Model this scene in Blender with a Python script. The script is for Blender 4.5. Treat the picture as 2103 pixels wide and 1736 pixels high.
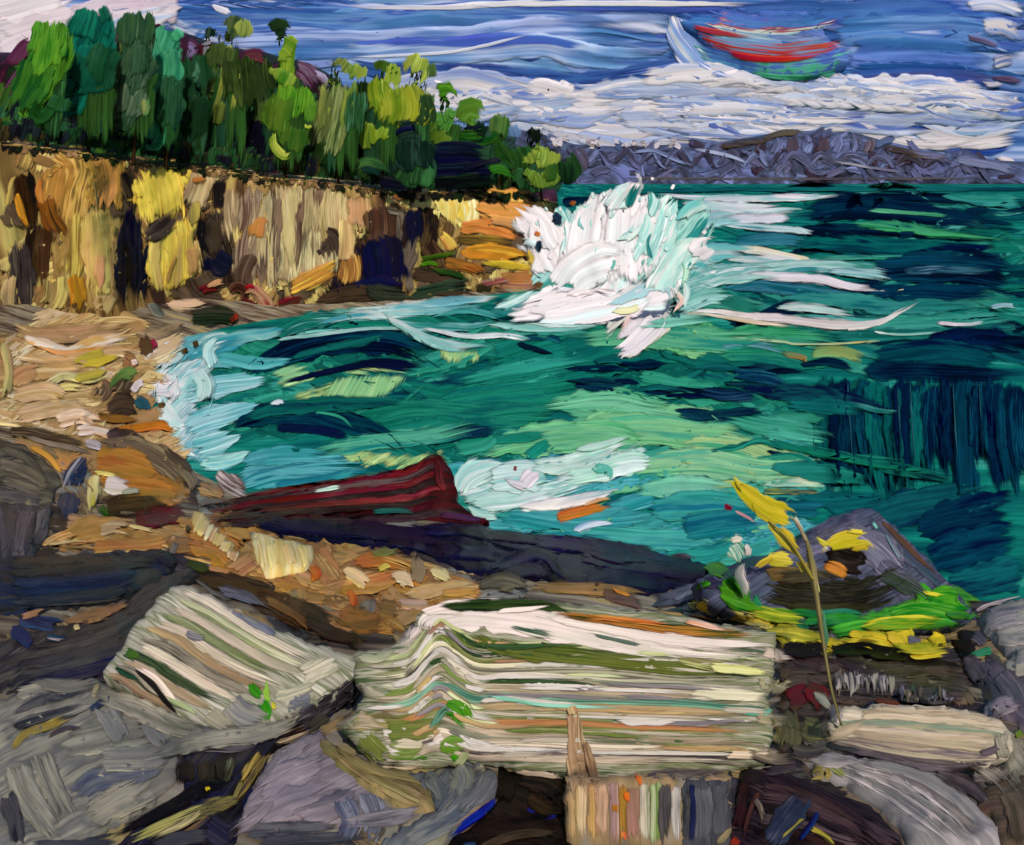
import bpy, math, random
import numpy as np
from mathutils import Vector, Matrix, noise as mnoise
from mathutils.bvhtree import BVHTree
from mathutils.geometry import delaunay_2d_cdt

random.seed(11); RNG = np.random.default_rng(11)
sc = bpy.context.scene
for o in list(bpy.data.objects): bpy.data.objects.remove(o)
COL = sc.collection

# ------------------------------------------------------------------ camera, sky light, sun, exposure
W0, H0 = 2103.0, 1736.0                      # tracing units across and down the view
F = 2020.0                                   # focal length in those units
PITCH = math.radians(14.2)
CAM = np.array([0.0, 0.0, 8.0])
cd = bpy.data.cameras.new('camera'); cam = bpy.data.objects.new('camera', cd); COL.objects.link(cam)
cam.location = CAM.tolist(); cam.rotation_euler = (math.pi / 2 - PITCH, 0, 0)
cd.sensor_width = 36; cd.sensor_fit = 'HORIZONTAL'; cd.lens = 36 * F / W0
cd.clip_start = 0.1; cd.clip_end = 60000
sc.camera = cam
SUN_EL, SUN_AZ = math.radians(43), math.radians(168)     # behind the viewer, a little to the right (azimuth from +Y towards +X)
w = bpy.data.worlds.new('World'); sc.world = w; w.use_nodes = True
nt = w.node_tree; nt.nodes.clear()
sky = nt.nodes.new('ShaderNodeTexSky'); sky.sky_type = 'NISHITA'; sky.sun_disc = False
sky.sun_elevation = SUN_EL; sky.sun_rotation = SUN_AZ
bg = nt.nodes.new('ShaderNodeBackground'); bg.inputs[1].default_value = 0.05
wo = nt.nodes.new('ShaderNodeOutputWorld')
nt.links.new(sky.outputs[0], bg.inputs[0]); nt.links.new(bg.outputs[0], wo.inputs[0])
sl = bpy.data.lights.new('sun', 'SUN'); sl.energy = 3.4; sl.angle = math.radians(1.0); sl.color = (1.0, 0.905, 0.815)
so = bpy.data.objects.new('sun', sl); COL.objects.link(so)
sd = Vector((math.sin(SUN_AZ) * math.cos(SUN_EL), math.cos(SUN_AZ) * math.cos(SUN_EL), math.sin(SUN_EL)))
so.rotation_euler = sd.to_track_quat('Z', 'Y').to_euler(); so.location = (sd * 60)[:]
sc.view_settings.view_transform = 'Standard'; sc.view_settings.look = 'None'
sc.view_settings.exposure = 0.0; sc.view_settings.gamma = 1.0; sc.view_settings.use_curve_mapping = False
sc.cycles.max_bounces = 4; sc.cycles.diffuse_bounces = 2; sc.cycles.glossy_bounces = 2; sc.cycles.transparent_max_bounces = 40
K = 0.98                                     # sunlit white paint of albedo a shows about a*K

# ------------------------------------------------------------------ paint-like materials
def lin(h, k=None):
    v = [int(h[i:i + 2], 16) / 255 for i in (0, 2, 4)]
    v = [(c / 12.92 if c <= .04045 else ((c + .055) / 1.055) ** 2.4) for c in v]
    return tuple(min(.84, max(.35 * c, c - .011) / (k or K)) for c in v) + (1,)      # the glaze over the paint adds a little light of its own
MATS = {}; SOFT = 2.6
def paint(pal, su=.55, sv=9., contrast=3.0, warp=.10, rough=.36, bump=.36, band=False, spec=.02, dry=False, gain=1., tint=1.):
    """streaks of thick colour drawn out along U; pal is a run of hex colours"""
    key = (pal, su, sv, contrast, warp, rough, bump, band, spec, dry, gain, tint)
    if key in MATS: return MATS[key]
    hsh = sum(ord(c) * (i + 3) for i, c in enumerate(pal)) % 97 / 97.; sv = sv * (.45 + .75 * hsh)     # some colours go on smooth, some bristly
    m = bpy.data.materials.new('paint_' + pal.split()[0]); m.use_nodes = True
    t = m.node_tree; N = t.nodes; L = t.links
    b = N['Principled BSDF']; b.inputs['Roughness'].default_value = rough
    b.inputs['Specular IOR Level'].default_value = spec
    uv = N.new('ShaderNodeUVMap'); uv.uv_map = 'UVMap'
    def vm(op, a, bb):
        n = N.new('ShaderNodeVectorMath'); n.operation = op
        for i, x in enumerate((a, bb)):
            if isinstance(x, tuple): n.inputs[i].default_value = x
            else: L.new(x, n.inputs[i])
        return n.outputs[0]
    def mt(op, a, bb, clamp=False):
        n = N.new('ShaderNodeMath'); n.operation = op; n.use_clamp = clamp
        for i, x in enumerate((a, bb)):
            if isinstance(x, (int, float)): n.inputs[i].default_value = x
            else: L.new(x, n.inputs[i])
        return n.outputs[0]
    def nz(vec, det, ro):
        n = N.new('ShaderNodeTexNoise'); n.noise_dimensions = '2D'
        n.inputs['Scale'].default_value = 1; n.inputs['Detail'].default_value = det; n.inputs['Roughness'].default_value = ro
        L.new(vec, n.inputs['Vector']); return n
    base = uv.outputs[0]
    wn = nz(vm('MULTIPLY', base, (.7, .9, 1)), 1, .5)
    wv = vm('MULTIPLY', vm('SUBTRACT', wn.outputs['Color'], (.5, .5, .5)), (.0, warp * 1.6, 0))
    p = vm('ADD', base, wv)
    s1 = nz(vm('MULTIPLY', p, (su, sv * .6, 1)), 3, .66)
    s2 = nz(vm('MULTIPLY', p, (su * .8, sv * 3.0, 1)), 2, .65)       # bristle marks
    f = mt('ADD', mt('MULTIPLY', mt('SUBTRACT', s1.outputs[0], .5), contrast), .5)
    f = mt('ADD', f, mt('MULTIPLY', mt('SUBTRACT', s2.outputs[0], .5), contrast * .4))
    if band or dry:
        u2 = N.new('ShaderNodeUVMap'); u2.uv_map = 'lane'
        sx = N.new('ShaderNodeSeparateXYZ'); L.new(u2.outputs[0], sx.inputs[0])
    if dry:                                  # where the brush runs dry the paint breaks up into bristle marks
        a = mt('ADD', mt('MULTIPLY', sx.outputs[0], .95), mt('ADD', mt('MULTIPLY', mt('SUBTRACT', s2.outputs[0], .5), 1.3), mt('MULTIPLY', mt('SUBTRACT', s1.outputs[0], .5), .8)))
        a = mt('MULTIPLY', mt('SUBTRACT', a, .16), SOFT, True); L.new(a, b.inputs['Alpha'])
    if band:
        f = mt('ADD', sx.outputs[1], mt('MULTIPLY', mt('SUBTRACT', f, .5), .22))
    r = N.new('ShaderNodeValToRGB'); cols = pal.split(); cols = cols * 2 if len(cols) == 1 else cols; n = len(cols); e = r.color_ramp.elements
    while len(e) < n: e.new(.5)
    for i, c in enumerate(cols):
        e[i].position = (.06 + .88 * i / max(1, n - 1)) if n > 1 else 0
        e[i].color = (lambda q: (q[0], q[1] * (.5 + .5 * tint), q[2] * tint, 1))(lin(c, K / gain))
    L.new(f, r.inputs[0])
    hv = N.new('ShaderNodeHueSaturation'); L.new(r.outputs[0], hv.inputs['Color'])
    L.new(mt('ADD', mt('MULTIPLY', mt('SUBTRACT', s2.outputs[0], .5), .9), 1.0), hv.inputs['Value'])
    L.new(mt('ADD', mt('MULTIPLY', mt('SUBTRACT', s1.outputs[0], .5), .10), .5), hv.inputs['Hue'])
    L.new(hv.outputs[0], b.inputs['Base Color'])
    h = mt('ADD', mt('MULTIPLY', s1.outputs[0], .35), mt('MULTIPLY', s2.outputs[0], .5))
    bp = N.new('ShaderNodeBump'); bp.inputs['Strength'].default_value = bump
    bp.inputs['Distance'].default_value = 1.0
    at = N.new('ShaderNodeAttribute'); at.attribute_type = 'OBJECT'; at.attribute_name = 'relief'
    L.new(mt('MULTIPLY', h, at.outputs['Fac']), bp.inputs['Height'])
    L.new(bp.outputs[0], b.inputs['Normal'])
    MATS[key] = m; return m

# ------------------------------------------------------------------ rays and surfaces
R_ = np.array([1., 0, 0]); U_ = np.array([0, math.sin(PITCH), math.cos(PITCH)]); D_ = np.array([0, math.cos(PITCH), -math.sin(PITCH)])
def ray(px, py):
    d = R_ * ((px - W0 / 2) / F) + U_ * ((H0 / 2 - py) / F) + D_
    return d / np.linalg.norm(d)
def on_z(px, py, z=0.0):
    d = ray(px, py); return CAM + d * ((z - CAM[2]) / d[2])
def at_dist(px, py, y):
    d = ray(px, py); return CAM + d * (y / d[1])
class Surf:
    """something paint can be laid on: flat bases plus every layer laid on it so far"""
    def __init__(s, plane=None, bulge=None): s.plane = plane; s.lay = []; s.bulge = bulge
    def add(s, bvh, box, nrm=None): s.lay.append((bvh, box, nrm))
    def cast(s, P):
        """P (n,2) -> t (n,), normals (n,3)"""
        x0, y0 = P.min(0) - 2; x1, y1 = P.max(0) + 2
        cand = [l for l in s.lay if l[1] is None or not (l[1][0] > x1 or l[1][2] < x0 or l[1][1] > y1 or l[1][3] < y0)]
        n = len(P); T = np.full(n, np.inf); NN = np.zeros((n, 3)); o = Vector(CAM)
        dirs = R_ * ((P[:, :1] - W0 / 2) / F) + U_ * ((H0 / 2 - P[:, 1:]) / F) + D_; dirs /= np.linalg.norm(dirs, axis=1)[:, None]
        for i, d in enumerate(dirs):
            if s.plane is not None:
                q, nn = s.plane; dn = d @ nn
                if abs(dn) > 1e-6:
                    t = ((q - CAM) @ nn) / dn
                    if t > 0:
                        if s.bulge:
                            cx, rad, dep = s.bulge
                            x = (CAM + d * t)[0]; k = max(0, 1 - ((x - cx) / rad) ** 2)
                            t -= dep * math.sqrt(k)
                        T[i] = t; NN[i] = nn
            if cand:
                dv = Vector(d)
                for bvh, box, nr in cand:
                    h = bvh.ray_cast(o, dv)
                    if h[3] is not None and h[3] < T[i]:
                        T[i] = h[3]; k = np.array(h[1]) if nr is None else nr
                        if k @ d > 0: k = -k
                        NN[i] = k
        good = np.isfinite(T)
        if not good.any(): T[:] = 50; NN[:] = (0, -1, 0); good[:] = True
        med = np.median(T[good]); bad = ~good | (T > med * 1.6) | (T < med * .55)
        if bad.any():
            ok = ~bad; nm = NN[ok].mean(0); nm /= np.linalg.norm(nm)
            q = np.mean([CAM + dirs[i] * T[i] for i in np.where(ok)[0]], axis=0)
            for i in np.where(bad)[0]:
                dn = dirs[i] @ nm; t = ((q - CAM) @ nm) / dn if abs(dn) > .02 else med
                T[i] = min(max(t, med * .6), med * 1.5); NN[i] = nm
        return T, NN, np.array(dirs)

def catmull(pts, n):
    p = np.array(pts, float)
    if len(p) == 2: return p[0] + (p[1] - p[0]) * np.linspace(0, 1, n)[:, None]
    p = np.vstack([2 * p[0] - p[1], p, 2 * p[-1] - p[-2]])
    seg = len(p) - 3; out = []
    for s in np.linspace(0, seg - 1e-6, n):
        i = int(s); f = s - i; a, b, c, d = p[i:i + 4]
        out.append(.5 * ((2 * b) + (c - a) * f + (2 * a - 5 * b + 4 * c - d) * f * f + (3 * b - a - 3 * c + d) * f ** 3))
    return np.array(out)

def smooth_noise(n, k):
    a = RNG.normal(size=n + 2 * k); ker = np.ones(k) / k
    return np.convolve(a, ker, 'same')[k:k + n] * math.sqrt(k)

TH = .32; WX = 1.3
def stroke_geo(surf, pts, wd, th=4., rag=.12, tip=(.75, .7), lift=.4, step=9., comb=.35, dryk=.28):
    th = th * TH; dryk = dryk * RNG.uniform(.6, 1.9)
    """a loaded brush or knife stroke: grid of points, lanes across with their own length and height"""
    P0 = np.array(pts, float); L = np.linalg.norm(np.diff(P0, axis=0), axis=1).sum()
    n = int(min(60, max(5, L / step))); wmax = max(wd) if isinstance(wd, (list, tuple)) else wd
    m = int(min(15, max(4, wmax / 6)))
    C = catmull(pts, n * 3)
    T = np.gradient(C, axis=0); T /= np.linalg.norm(T, axis=1)[:, None] + 1e-9
    NR = np.stack([-T[:, 1], T[:, 0]], 1)
    sp = np.linspace(0, 1, n * 3)
    wv = np.interp(sp, np.linspace(0, 1, len(wd)), wd) if isinstance(wd, (list, tuple)) else np.full(n * 3, float(wd))
    endk = np.minimum(1, tip[0] + (1 - tip[0]) * np.clip(sp / .12, 0, 1)) * np.minimum(1, tip[1] + (1 - tip[1]) * np.clip((1 - sp) / .15, 0, 1))
    wv = wv * endk * WX
    e1 = 1 + .10 * smooth_noise(n * 3, 7); e2 = 1 + .10 * smooth_noise(n * 3, 7)
    lanes = np.linspace(-1, 1, m); ra = rag * min(1, 70. / max(L, 1) + .3)
    a = np.abs(smooth_noise(m, 2)) * ra * .35 + .0; b = np.abs(smooth_noise(m, 2)) * ra * .6
    a = np.clip(a, 0, .4); b = np.clip(b, 0, .45)
    G = np.zeros((n, m, 2)); U = np.zeros((n, m, 2)); LN = np.zeros((n, m, 2)); LN[..., 0] = 1; HH = np.zeros((n, m))
    ridge = smooth_noise(m, 2) * comb
    for j, l in enumerate(lanes):
        s = np.linspace(a[j], 1 - b[j], n)
        cx = np.interp(s, sp, C[:, 0]); cy = np.interp(s, sp, C[:, 1])
        nx = np.interp(s, sp, NR[:, 0]); ny = np.interp(s, sp, NR[:, 1])
        ww = np.interp(s, sp, wv * (e1 if l < 0 else e2)) * .5 * l
        G[:, j, 0] = cx + nx * ww; G[:, j, 1] = cy + ny * ww
        U[:, j, 0] = s * L / 100; U[:, j, 1] = ww / 100 * (1 if True else 0)
        i_ = np.arange(n) / (n - 1.)
        LN[:, j, 0] = np.minimum(np.minimum(i_ / (.05 + dryk * .25), (1 - i_) / (.08 + dryk * .5)), (1 - abs(l)) * .5 / (.04 + .22 * dryk)); LN[:, j, 1] = (l + 1) / 2
        prof = .55 + .45 * abs(l) ** 3 if m > 4 else .8
        HH[:, j] = th * (prof + ridge[j] + .12 * smooth_noise(n, 4))
    HH = np.clip(HH, th * .25, th * 1.9)
    HH *= np.clip(np.minimum(np.arange(n), np.arange(n)[::-1] * .8) / 2 + .45, 0, 1)[:, None] if th < 5 else 1
    LN[..., 0] = np.clip(LN[..., 0], 0, 1)
    flat = G.reshape(-1, 2)
    t, NN, dirs = surf.cast(flat)
    t = t.reshape(n, m); pad = np.pad(t, 1, 'edge')
    ts = sum(pad[i:i + n, j:j + m] for i in range(3) for j in range(3)) / 9
    t = np.minimum(t, ts)
    nm = NN.mean(0); nm /= np.linalg.norm(nm) + 1e-9
    NB = .5 * NN + .5 * nm
    DD = .65 * NB - .35 * dirs; DD /= np.linalg.norm(DD, axis=1)[:, None]
    tf = t.reshape(-1); px = tf / F
    base = CAM + dirs * tf[:, None]
    top = base + DD * ((HH.reshape(-1) + lift) * px)[:, None]
    bot = base - DD * (1.2 * px)[:, None]
    return dict(n=n, m=m, top=top, bot=bot, U=U.reshape(-1, 2), LN=LN.reshape(-1, 2), box=(flat[:, 0].min(), flat[:, 1].min(), flat[:, 0].max(), flat[:, 1].max()), nrm=nm, rel=float(np.median(px)))

def grid_faces(n, m, off, back):
    f = []
    for i in range(n - 1):
        for j in range(m - 1):
            a = off + i * m + j; f.append((a, a + 1, a + m + 1, a + m))
    rim = [j for j in range(m)] + [i * m + m - 1 for i in range(1, n)] + [(n - 1) * m + j for j in range(m - 2, -1, -1)] + [i * m for i in range(n - 2, 0, -1)]
    k = len(rim); sk = []
    for q in range(k):
        a, b = rim[q], rim[(q + 1) % k]
        sk.append((off + b, off + a, back + q, back + (q + 1) % k))
    return f, sk, rim

def to_obj(name, V, Fc, uv, lane, mats, midx=None, parent=None, rel=.02, smooth=True):
    V = np.asarray(V, float); c = V.mean(0)
    if lane is None: lane = np.tile((1., .5), (len(V), 1))
    me = bpy.data.meshes.new(name); me.from_pydata((V - c).tolist(), [], Fc)
    for nm_, arr in (('UVMap', uv), ('lane', lane)):
        if arr is None: continue
        l = me.uv_layers.new(name=nm_); vi = np.zeros(len(me.loops), int); me.loops.foreach_get('vertex_index', vi)
        l.data.foreach_set('uv', np.asarray(arr, float)[vi].reshape(-1))
    for mm in mats: me.materials.append(mm)
    if midx is not None: me.polygons.foreach_set('material_index', midx)
    if smooth: me.polygons.foreach_set('use_smooth', [True] * len(me.polygons))
    o = bpy.data.objects.new(name, me); COL.objects.link(o); o.location = c.tolist(); o['relief'] = float(rel)
    if parent is not None: put(o, parent)
    return o
def put(o, parent):
    o.parent = parent; o.matrix_parent_inverse = Matrix.Translation(-world_loc(parent))
def world_loc(o):
    """world position of an unrotated object"""
    l = Vector(o.location)
    if o.parent is not None: l = l + o.matrix_parent_inverse.translation + world_loc(o.parent)
    return l
def tag(o, label=None, cat=None, group=None, kind=None):
    if label: o['label'] = label
    if cat: o['category'] = cat
    if group: o['group'] = group
    if kind: o['kind'] = kind
    return o
def empty(name, loc, label=None, cat=None, group=None):
    o = bpy.data.objects.new(name, None); COL.objects.link(o); o.location = [float(v) for v in loc]; o.empty_display_size = .3
    return tag(o, label, cat, group)

def pmat(pal, **k): return pal if not isinstance(pal, str) else paint(pal, **k)
def S(surf, parent, name, pts, wd, pal, th=4., rag=.14, tip=(.75, .7), lay=True, band=False, lift=.4, label=None, cat=None, mk=None, comb=.35, dryk=.28):
    g = stroke_geo(surf, pts, wd, th, rag, tip, lift, comb=comb, dryk=dryk)
    n, m = g['n'], g['m']; off = 0; nt_ = n * m
    f, sk, rim = grid_faces(n, m, 0, nt_)
    V = np.vstack([g['top'], g['bot'][rim]]); ro = RNG.uniform(0, 40, 2)
    U = np.vstack([g['U'], g['U'][rim]]) + ro; LN = np.vstack([g['LN'], g['LN'][rim] * (0, 1)])
    kw = dict(mk or {}); kw['band'] = band; kw['dry'] = True
    if surf is globals().get('SKY'): kw.setdefault('gain', 1.12)
    if surf is globals().get('FG'): kw.setdefault('gain', 1.06); kw.setdefault('tint', .86 if name not in ('foam_streak', 'foam_sheet', 'foam_trail', 'spray_sheet') else 1.)
    o = to_obj(name, V, f + sk, U, LN, [pmat(pal, **kw)], parent=parent, rel=g['rel'] * 6)
    if lay:
        surf.add(BVHTree.FromPolygons([tuple(v) for v in g['top']], f), g['box'], g['nrm'])
    if label: tag(o, label, cat)
    return o

def inpoly(P, poly):
    x, y = P[:, 0], P[:, 1]; r = np.zeros(len(P), bool); q = np.array(poly, float); j = len(q) - 1
    for i in range(len(q)):
        c = ((q[i, 1] > y) != (q[j, 1] > y)) & (x < (q[j, 0] - q[i, 0]) * (y - q[i, 1]) / (q[j, 1] - q[i, 1] + 1e-12) + q[i, 0])
        r ^= c; j = i
    return r
def edged(P, poly):
    q = np.array(poly, float); d = np.full(len(P), 1e9)
    for i in range(len(q)):
        a, b = q[i], q[(i + 1) % len(q)]; ab = b - a; t = np.clip(((P - a) @ ab) / (ab @ ab + 1e-9), 0, 1)
        d = np.minimum(d, np.linalg.norm(P - (a + t[:, None] * ab), axis=1))
    return d
def densify(poly, step, jit):
    q = np.array(poly, float); out = []
    for i in range(len(q)):
        a, b = q[i], q[(i + 1) % len(q)]; n = max(1, int(np.linalg.norm(b - a) / step))
        for k in range(n):
            out.append(a + (b - a) * k / n + RNG.normal(size=2) * (jit if k else jit * .3))
    return np.array(out)

def fill_geo(surf, poly, n, ln, wd, ang, jit, th=3.):
    q = np.array(poly, float); lo, hi = q.min(0), q.max(0); c = 0; out = []
    while len(out) < n and c < n * 30:
        c += 1; p = RNG.uniform(lo, hi)
        if not inpoly(p[None], poly)[0]: continue
        a = math.radians((ang(p[0], p[1]) if callable(ang) else ang) + RNG.normal() * jit)
        l = ln * RNG.uniform(.6, 1.4); d = np.array([math.cos(a), math.sin(a)]); nn = np.array([-d[1], d[0]]) * RNG.normal() * l * .07
        out.append(stroke_geo(surf, [p - d * l / 2, p + nn, p + d * l / 2], wd * RNG.uniform(.6, 1.4), th * RNG.uniform(.6, 1.3), .3, (.6, .5), lift=RNG.uniform(.3, 2.2)))
    return out
def FILL(surf, parent, name, poly, n, ln, wd, ang, jit, pals, th=3., lay=False, mk=None, kind='stuff', label=None):
    gs = fill_geo(surf, poly, n, ln, wd, ang, jit, th)
    if not gs: return None
    o = merge(gs, [random.randrange(len(pals)) for _ in gs], pals, parent, name, mk, None)
    if lay:
        for g in gs: surf.add(BVHTree.FromPolygons([tuple(v) for v in g['top']], grid_faces(g['n'], g['m'], 0, 0)[0]), g['box'], g['nrm'])
    if kind: o['kind'] = kind
    if label: o['label'] = label
    return o

def merge(gs, pi, pals, parent, name, mk, kind):
    V = []; U = []; LN = []; Fc = []; MI = []; off = 0; mats = [pmat(p, **{**(mk or {}), 'dry': True}) for p in pals]
    for g, k in zip(gs, pi):
        nt_ = g['n'] * g['m']; f, sk_, rim = grid_faces(g['n'], g['m'], off, off + nt_)
        ro = RNG.uniform(0, 40, 2); V += [g['top'], g['bot'][rim]]; U += [g['U'] + ro, g['U'][rim] + ro]; LN += [g['LN'], g['LN'][rim] * (0, 1)]
        Fc += f + sk_; MI += [k] * len(f + sk_); off += nt_ + len(rim)
    o = to_obj(name, np.vstack(V), Fc, np.vstack(U), np.vstack(LN), mats, MI, parent, rel=float(np.median([g['rel'] for g in gs])) * 6)
    if kind: o['kind'] = kind
    return o
def MS(surf, parent, name, items, pals, th=3., mk=None, kind='stuff', rag=.3, dryk=.4):
    """many fine strokes, each too small to pick apart, as one part; items = (pts, width, palette index)"""
    gs = [stroke_geo(surf, p, w_, th * RNG.uniform(.7, 1.3), rag, (.6, .5), lift=RNG.uniform(.3, 1.6), dryk=dryk) for p, w_, k in items]
    return merge(gs, [k for _, _, k in items], pals, parent, name, mk, kind)

def PATCH(surf, parent, name, poly, pal, h=6., r=14., ang=0., step=13., jit=1.5, rough=.12, depth=None, lay=True, band=False, mk=None, flat=False, dry=False):
    """a filled outline raised from the surface behind it: slabs, boulders, broad knife patches"""
    B = densify(poly, step, jit); nb = len(B); lo, hi = B.min(0), B.max(0)
    gx, gy = np.meshgrid(np.arange(lo[0], hi[0], step), np.arange(lo[1], hi[1], step)); I = np.stack([gx.ravel(), gy.ravel()], 1)
    I = I + RNG.uniform(-.3, .3, I.shape) * step
    I = I[inpoly(I, B)]
    if len(I): I = I[edged(I, B) > step * .45]
    A = np.vstack([B, I]) if len(I) else B
    vv, ee, ff, ov, _, _ = delaunay_2d_cdt([Vector(p) for p in A.tolist()], [(i, (i + 1) % nb) for i in range(nb)], [], 1, 1e-4)
    A = np.array([v[:] for v in vv]); n = len(A); src = [o[0] if o else -1 for o in ov]
    t, NN, dirs = surf.cast(A); e = edged(A, B)
    nz_ = np.array([mnoise.noise(Vector((x / 60., y / 60., lo[0] * .13))) + .5 * mnoise.noise(Vector((x / 24., y / 24., lo[1] * .17))) for x, y in A])
    H = h * (1 - np.exp(-e / r)) * (1 + nz_ * rough * 2) + h * .18
    nm = NN.mean(0); nm /= np.linalg.norm(nm) + 1e-9
    DD = .7 * nm - .3 * dirs; DD /= np.linalg.norm(DD, axis=1)[:, None]; px = t / F
    base = CAM + dirs * t[:, None]; top = base + DD * (H * px)[:, None]
    fs = []
    for f in ff:
        f = list(f); a, b, c = A[f[0]], A[f[1]], A[f[2]]
        if (b[0] - a[0]) * (c[1] - a[1]) - (b[1] - a[1]) * (c[0] - a[0]) > 0: f = f[::-1]
        fs.append(tuple(f))
    cnt = {}
    for f in fs:
        for i in range(len(f)): k = (f[i], f[(i + 1) % len(f)]); cnt[k] = 1
    rim = [k for k in cnt if (k[1], k[0]) not in cnt]
    bv = sorted({a for k in rim for a in k}); idx = {a: n + i for i, a in enumerate(bv)}
    dp = (depth if depth is not None else 2. )
    back = base[bv] - DD[bv] * (dp * px[bv])[:, None]
    sk = [(b, a, idx[a], idx[b]) for a, b in rim]
    ca, sa = math.cos(math.radians(ang)), math.sin(math.radians(ang)); Ct = A - A.mean(0)
    u = np.stack([Ct[:, 0] * ca + Ct[:, 1] * sa, -Ct[:, 0] * sa + Ct[:, 1] * ca], 1); ro = RNG.uniform(0, 40, 2)
    ln_ = (u - u.min(0)) / (np.ptp(u, axis=0) + 1e-9)
    UV = u / 100 + ro
    ln_[:, 0] = np.clip(e / (step * 1.5), 0, 1) if dry else 1
    V = np.vstack([top, back]); UV = np.vstack([UV, UV[bv]]); LN = np.vstack([ln_, ln_[bv] * ((0, 1) if dry else (1, 1))])
    kw = dict(mk or {}); kw['band'] = band; kw['dry'] = dry
    if surf is globals().get('SKY'): kw.setdefault('gain', 1.12)
    if surf is globals().get('FG'): kw.setdefault('gain', 1.06); kw.setdefault('tint', .86 if name not in ('foam_streak', 'foam_sheet', 'foam_trail', 'spray_sheet') else 1.)
    o = to_obj(name, V, fs + sk, UV, LN, [pmat(pal, **kw)], parent=parent, rel=float(np.median(px)) * 6, smooth=not flat)
    if lay: surf.add(BVHTree.FromPolygons([tuple(v) for v in V], fs + sk), (lo[0], lo[1], hi[0], hi[1]), None if depth else nm)
    return o

# ================================================================== THE SETTING
def mesh_obj(name, V, Fc, UV, mat, rel, kind='structure'):
    o = to_obj(name, V, Fc, UV, None, [mat], rel=rel); o['kind'] = kind; return o
# ---- sky: a broad curved backdrop far beyond the hills, going on well outside the view
RS, YC = 12000., -7800.
az = np.linspace(-1.15, 1.15, 140); hz = np.concatenate([np.linspace(-150, 2400, 22), np.linspace(2700, 9000, 14)])
V = []; UV = []
for h in hz:
    for a in az:
        x, y = RS * math.sin(a), YC + RS * math.cos(a); V.append((x, y, h)); UV.append((a * RS / 4200 * F / 100, -h / 4200 * F / 100))
nA = len(az); Fc = [(i * nA + j, (i + 1) * nA + j, (i + 1) * nA + j + 1, i * nA + j + 1) for i in range(len(hz) - 1) for j in range(nA - 1)]
sky_o = mesh_obj('sky', V, Fc, UV, paint('3a5a9e 4568ac 5677b6 6d8cc2 8fa8d2 c4cce2', su=.08, sv=1.8, warp=.08, contrast=2.6, bump=.2, spec=.04, gain=1.12), 20.)
SKY = Surf(); SKY.add(BVHTree.FromPolygons([tuple(v) for v in V], Fc), None)
# ---- sea
xs = np.concatenate([-np.geomspace(30, 9000, 24)[::-1], np.linspace(-26, 26, 40), np.geomspace(30, 9000, 24)])
ys = np.concatenate([[-60, -20], np.linspace(0, 90, 60), np.geomspace(95, 3900, 24)])
V = []; UV = []
for y in ys:
    for x in xs:
        z = .05 * mnoise.noise(Vector((x * .25, y * .18, 3))) if -30 < x < 40 and 0 < y < 95 else 0
        V.append((x, y, z)); UV.append((x / 3.2, math.log(max(y, 8)) * 6))
nX = len(xs); Fc = [(i * nX + j, i * nX + j + 1, (i + 1) * nX + j + 1, (i + 1) * nX + j) for i in range(len(ys) - 1) for j in range(nX - 1)]
sea = mesh_obj('sea', V, Fc, UV, paint('12324a 175a60 1c7068 22806e 3c9a84', su=.5, sv=3.5, warp=.15, contrast=2.1, rough=.5, spec=0.), .08)
SEA = Surf(plane=(np.zeros(3), np.array([0, 0, 1.])))
# ---- shore: everything inland of the waterline slopes up to where the viewer stands
SHORE = [(1135, 592), (1000, 606), (860, 622), (720, 637), (560, 656), (450, 674), (375, 700), (335, 740), (305, 800), (312, 870), (335, 930), (410, 975), (480, 1010), (640, 1035), (860, 1060), (960, 1078), (1100, 1108), (1300, 1142), (1440, 1165), (1600, 1172), (1800, 1190), (1950, 1222), (2110, 1252), (2500, 1330)]
sh = [on_z(*p)[:2] for p in SHORE]
WATER = [(60., 120.), (4.5, 120.), (4.2, 90.)] + [tuple(p) for p in sh] + [(60., 12.)]
def inland(P):
    d = np.full(len(P), 1e9); q = np.array([(4.2, 90.)] + [tuple(p) for p in sh] + [(60., 12.)])
    for a, b in zip(q[:-1], q[1:]):
        ab = b - a; t = np.clip(((P - a) @ ab) / (ab @ ab), 0, 1); d = np.minimum(d, np.linalg.norm(P - (a + t[:, None] * ab), axis=1))
    return np.where(inpoly(P, WATER), -d, d)
def height(P):
    d = inland(P); h = np.interp(d, [-12, -3, 0, 1, 3, 7, 11, 14, 17, 24, 40, 120], [-3, -.9, 0, .35, .9, 2., 3.3, 4.4, 5., 5.6, 6.2, 7.])
    n = np.array([mnoise.noise(Vector((x * .45, y * .45, 1.7))) + .4 * mnoise.noise(Vector((x * 1.3, y * 1.3, 4))) for x, y in P])
    return h + n * .22 * np.clip(d / 4, 0, 1)
gx = np.concatenate([np.linspace(-90, -30, 16)[:-1], np.linspace(-30, 22, 150), np.linspace(22, 90, 16)[1:]]); gy = np.concatenate([np.linspace(-40, -2, 10)[:-1], np.linspace(-2, 30, 110), np.linspace(30, 92, 70)[1:]])
GP = np.array([(x, y) for y in gy for x in gx]); gh = height(GP)
V = np.column_stack([GP, gh]); UV = np.column_stack([GP[:, 0] * .55, GP[:, 1] * .55]); nX = len(gx)
Fc = [(i * nX + j, i * nX + j + 1, (i + 1) * nX + j + 1, (i + 1) * nX + j) for i in range(len(gy) - 1) for j in range(nX - 1)]
ground = mesh_obj('shore_ground', V, Fc, UV, paint('3a3230 5a5046 7a6c58 8a8478 a08a62', su=.6, sv=2.6, warp=.3, contrast=2.2), .05)
gb = BVHTree.FromPolygons([tuple(v) for v in V], Fc)
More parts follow.
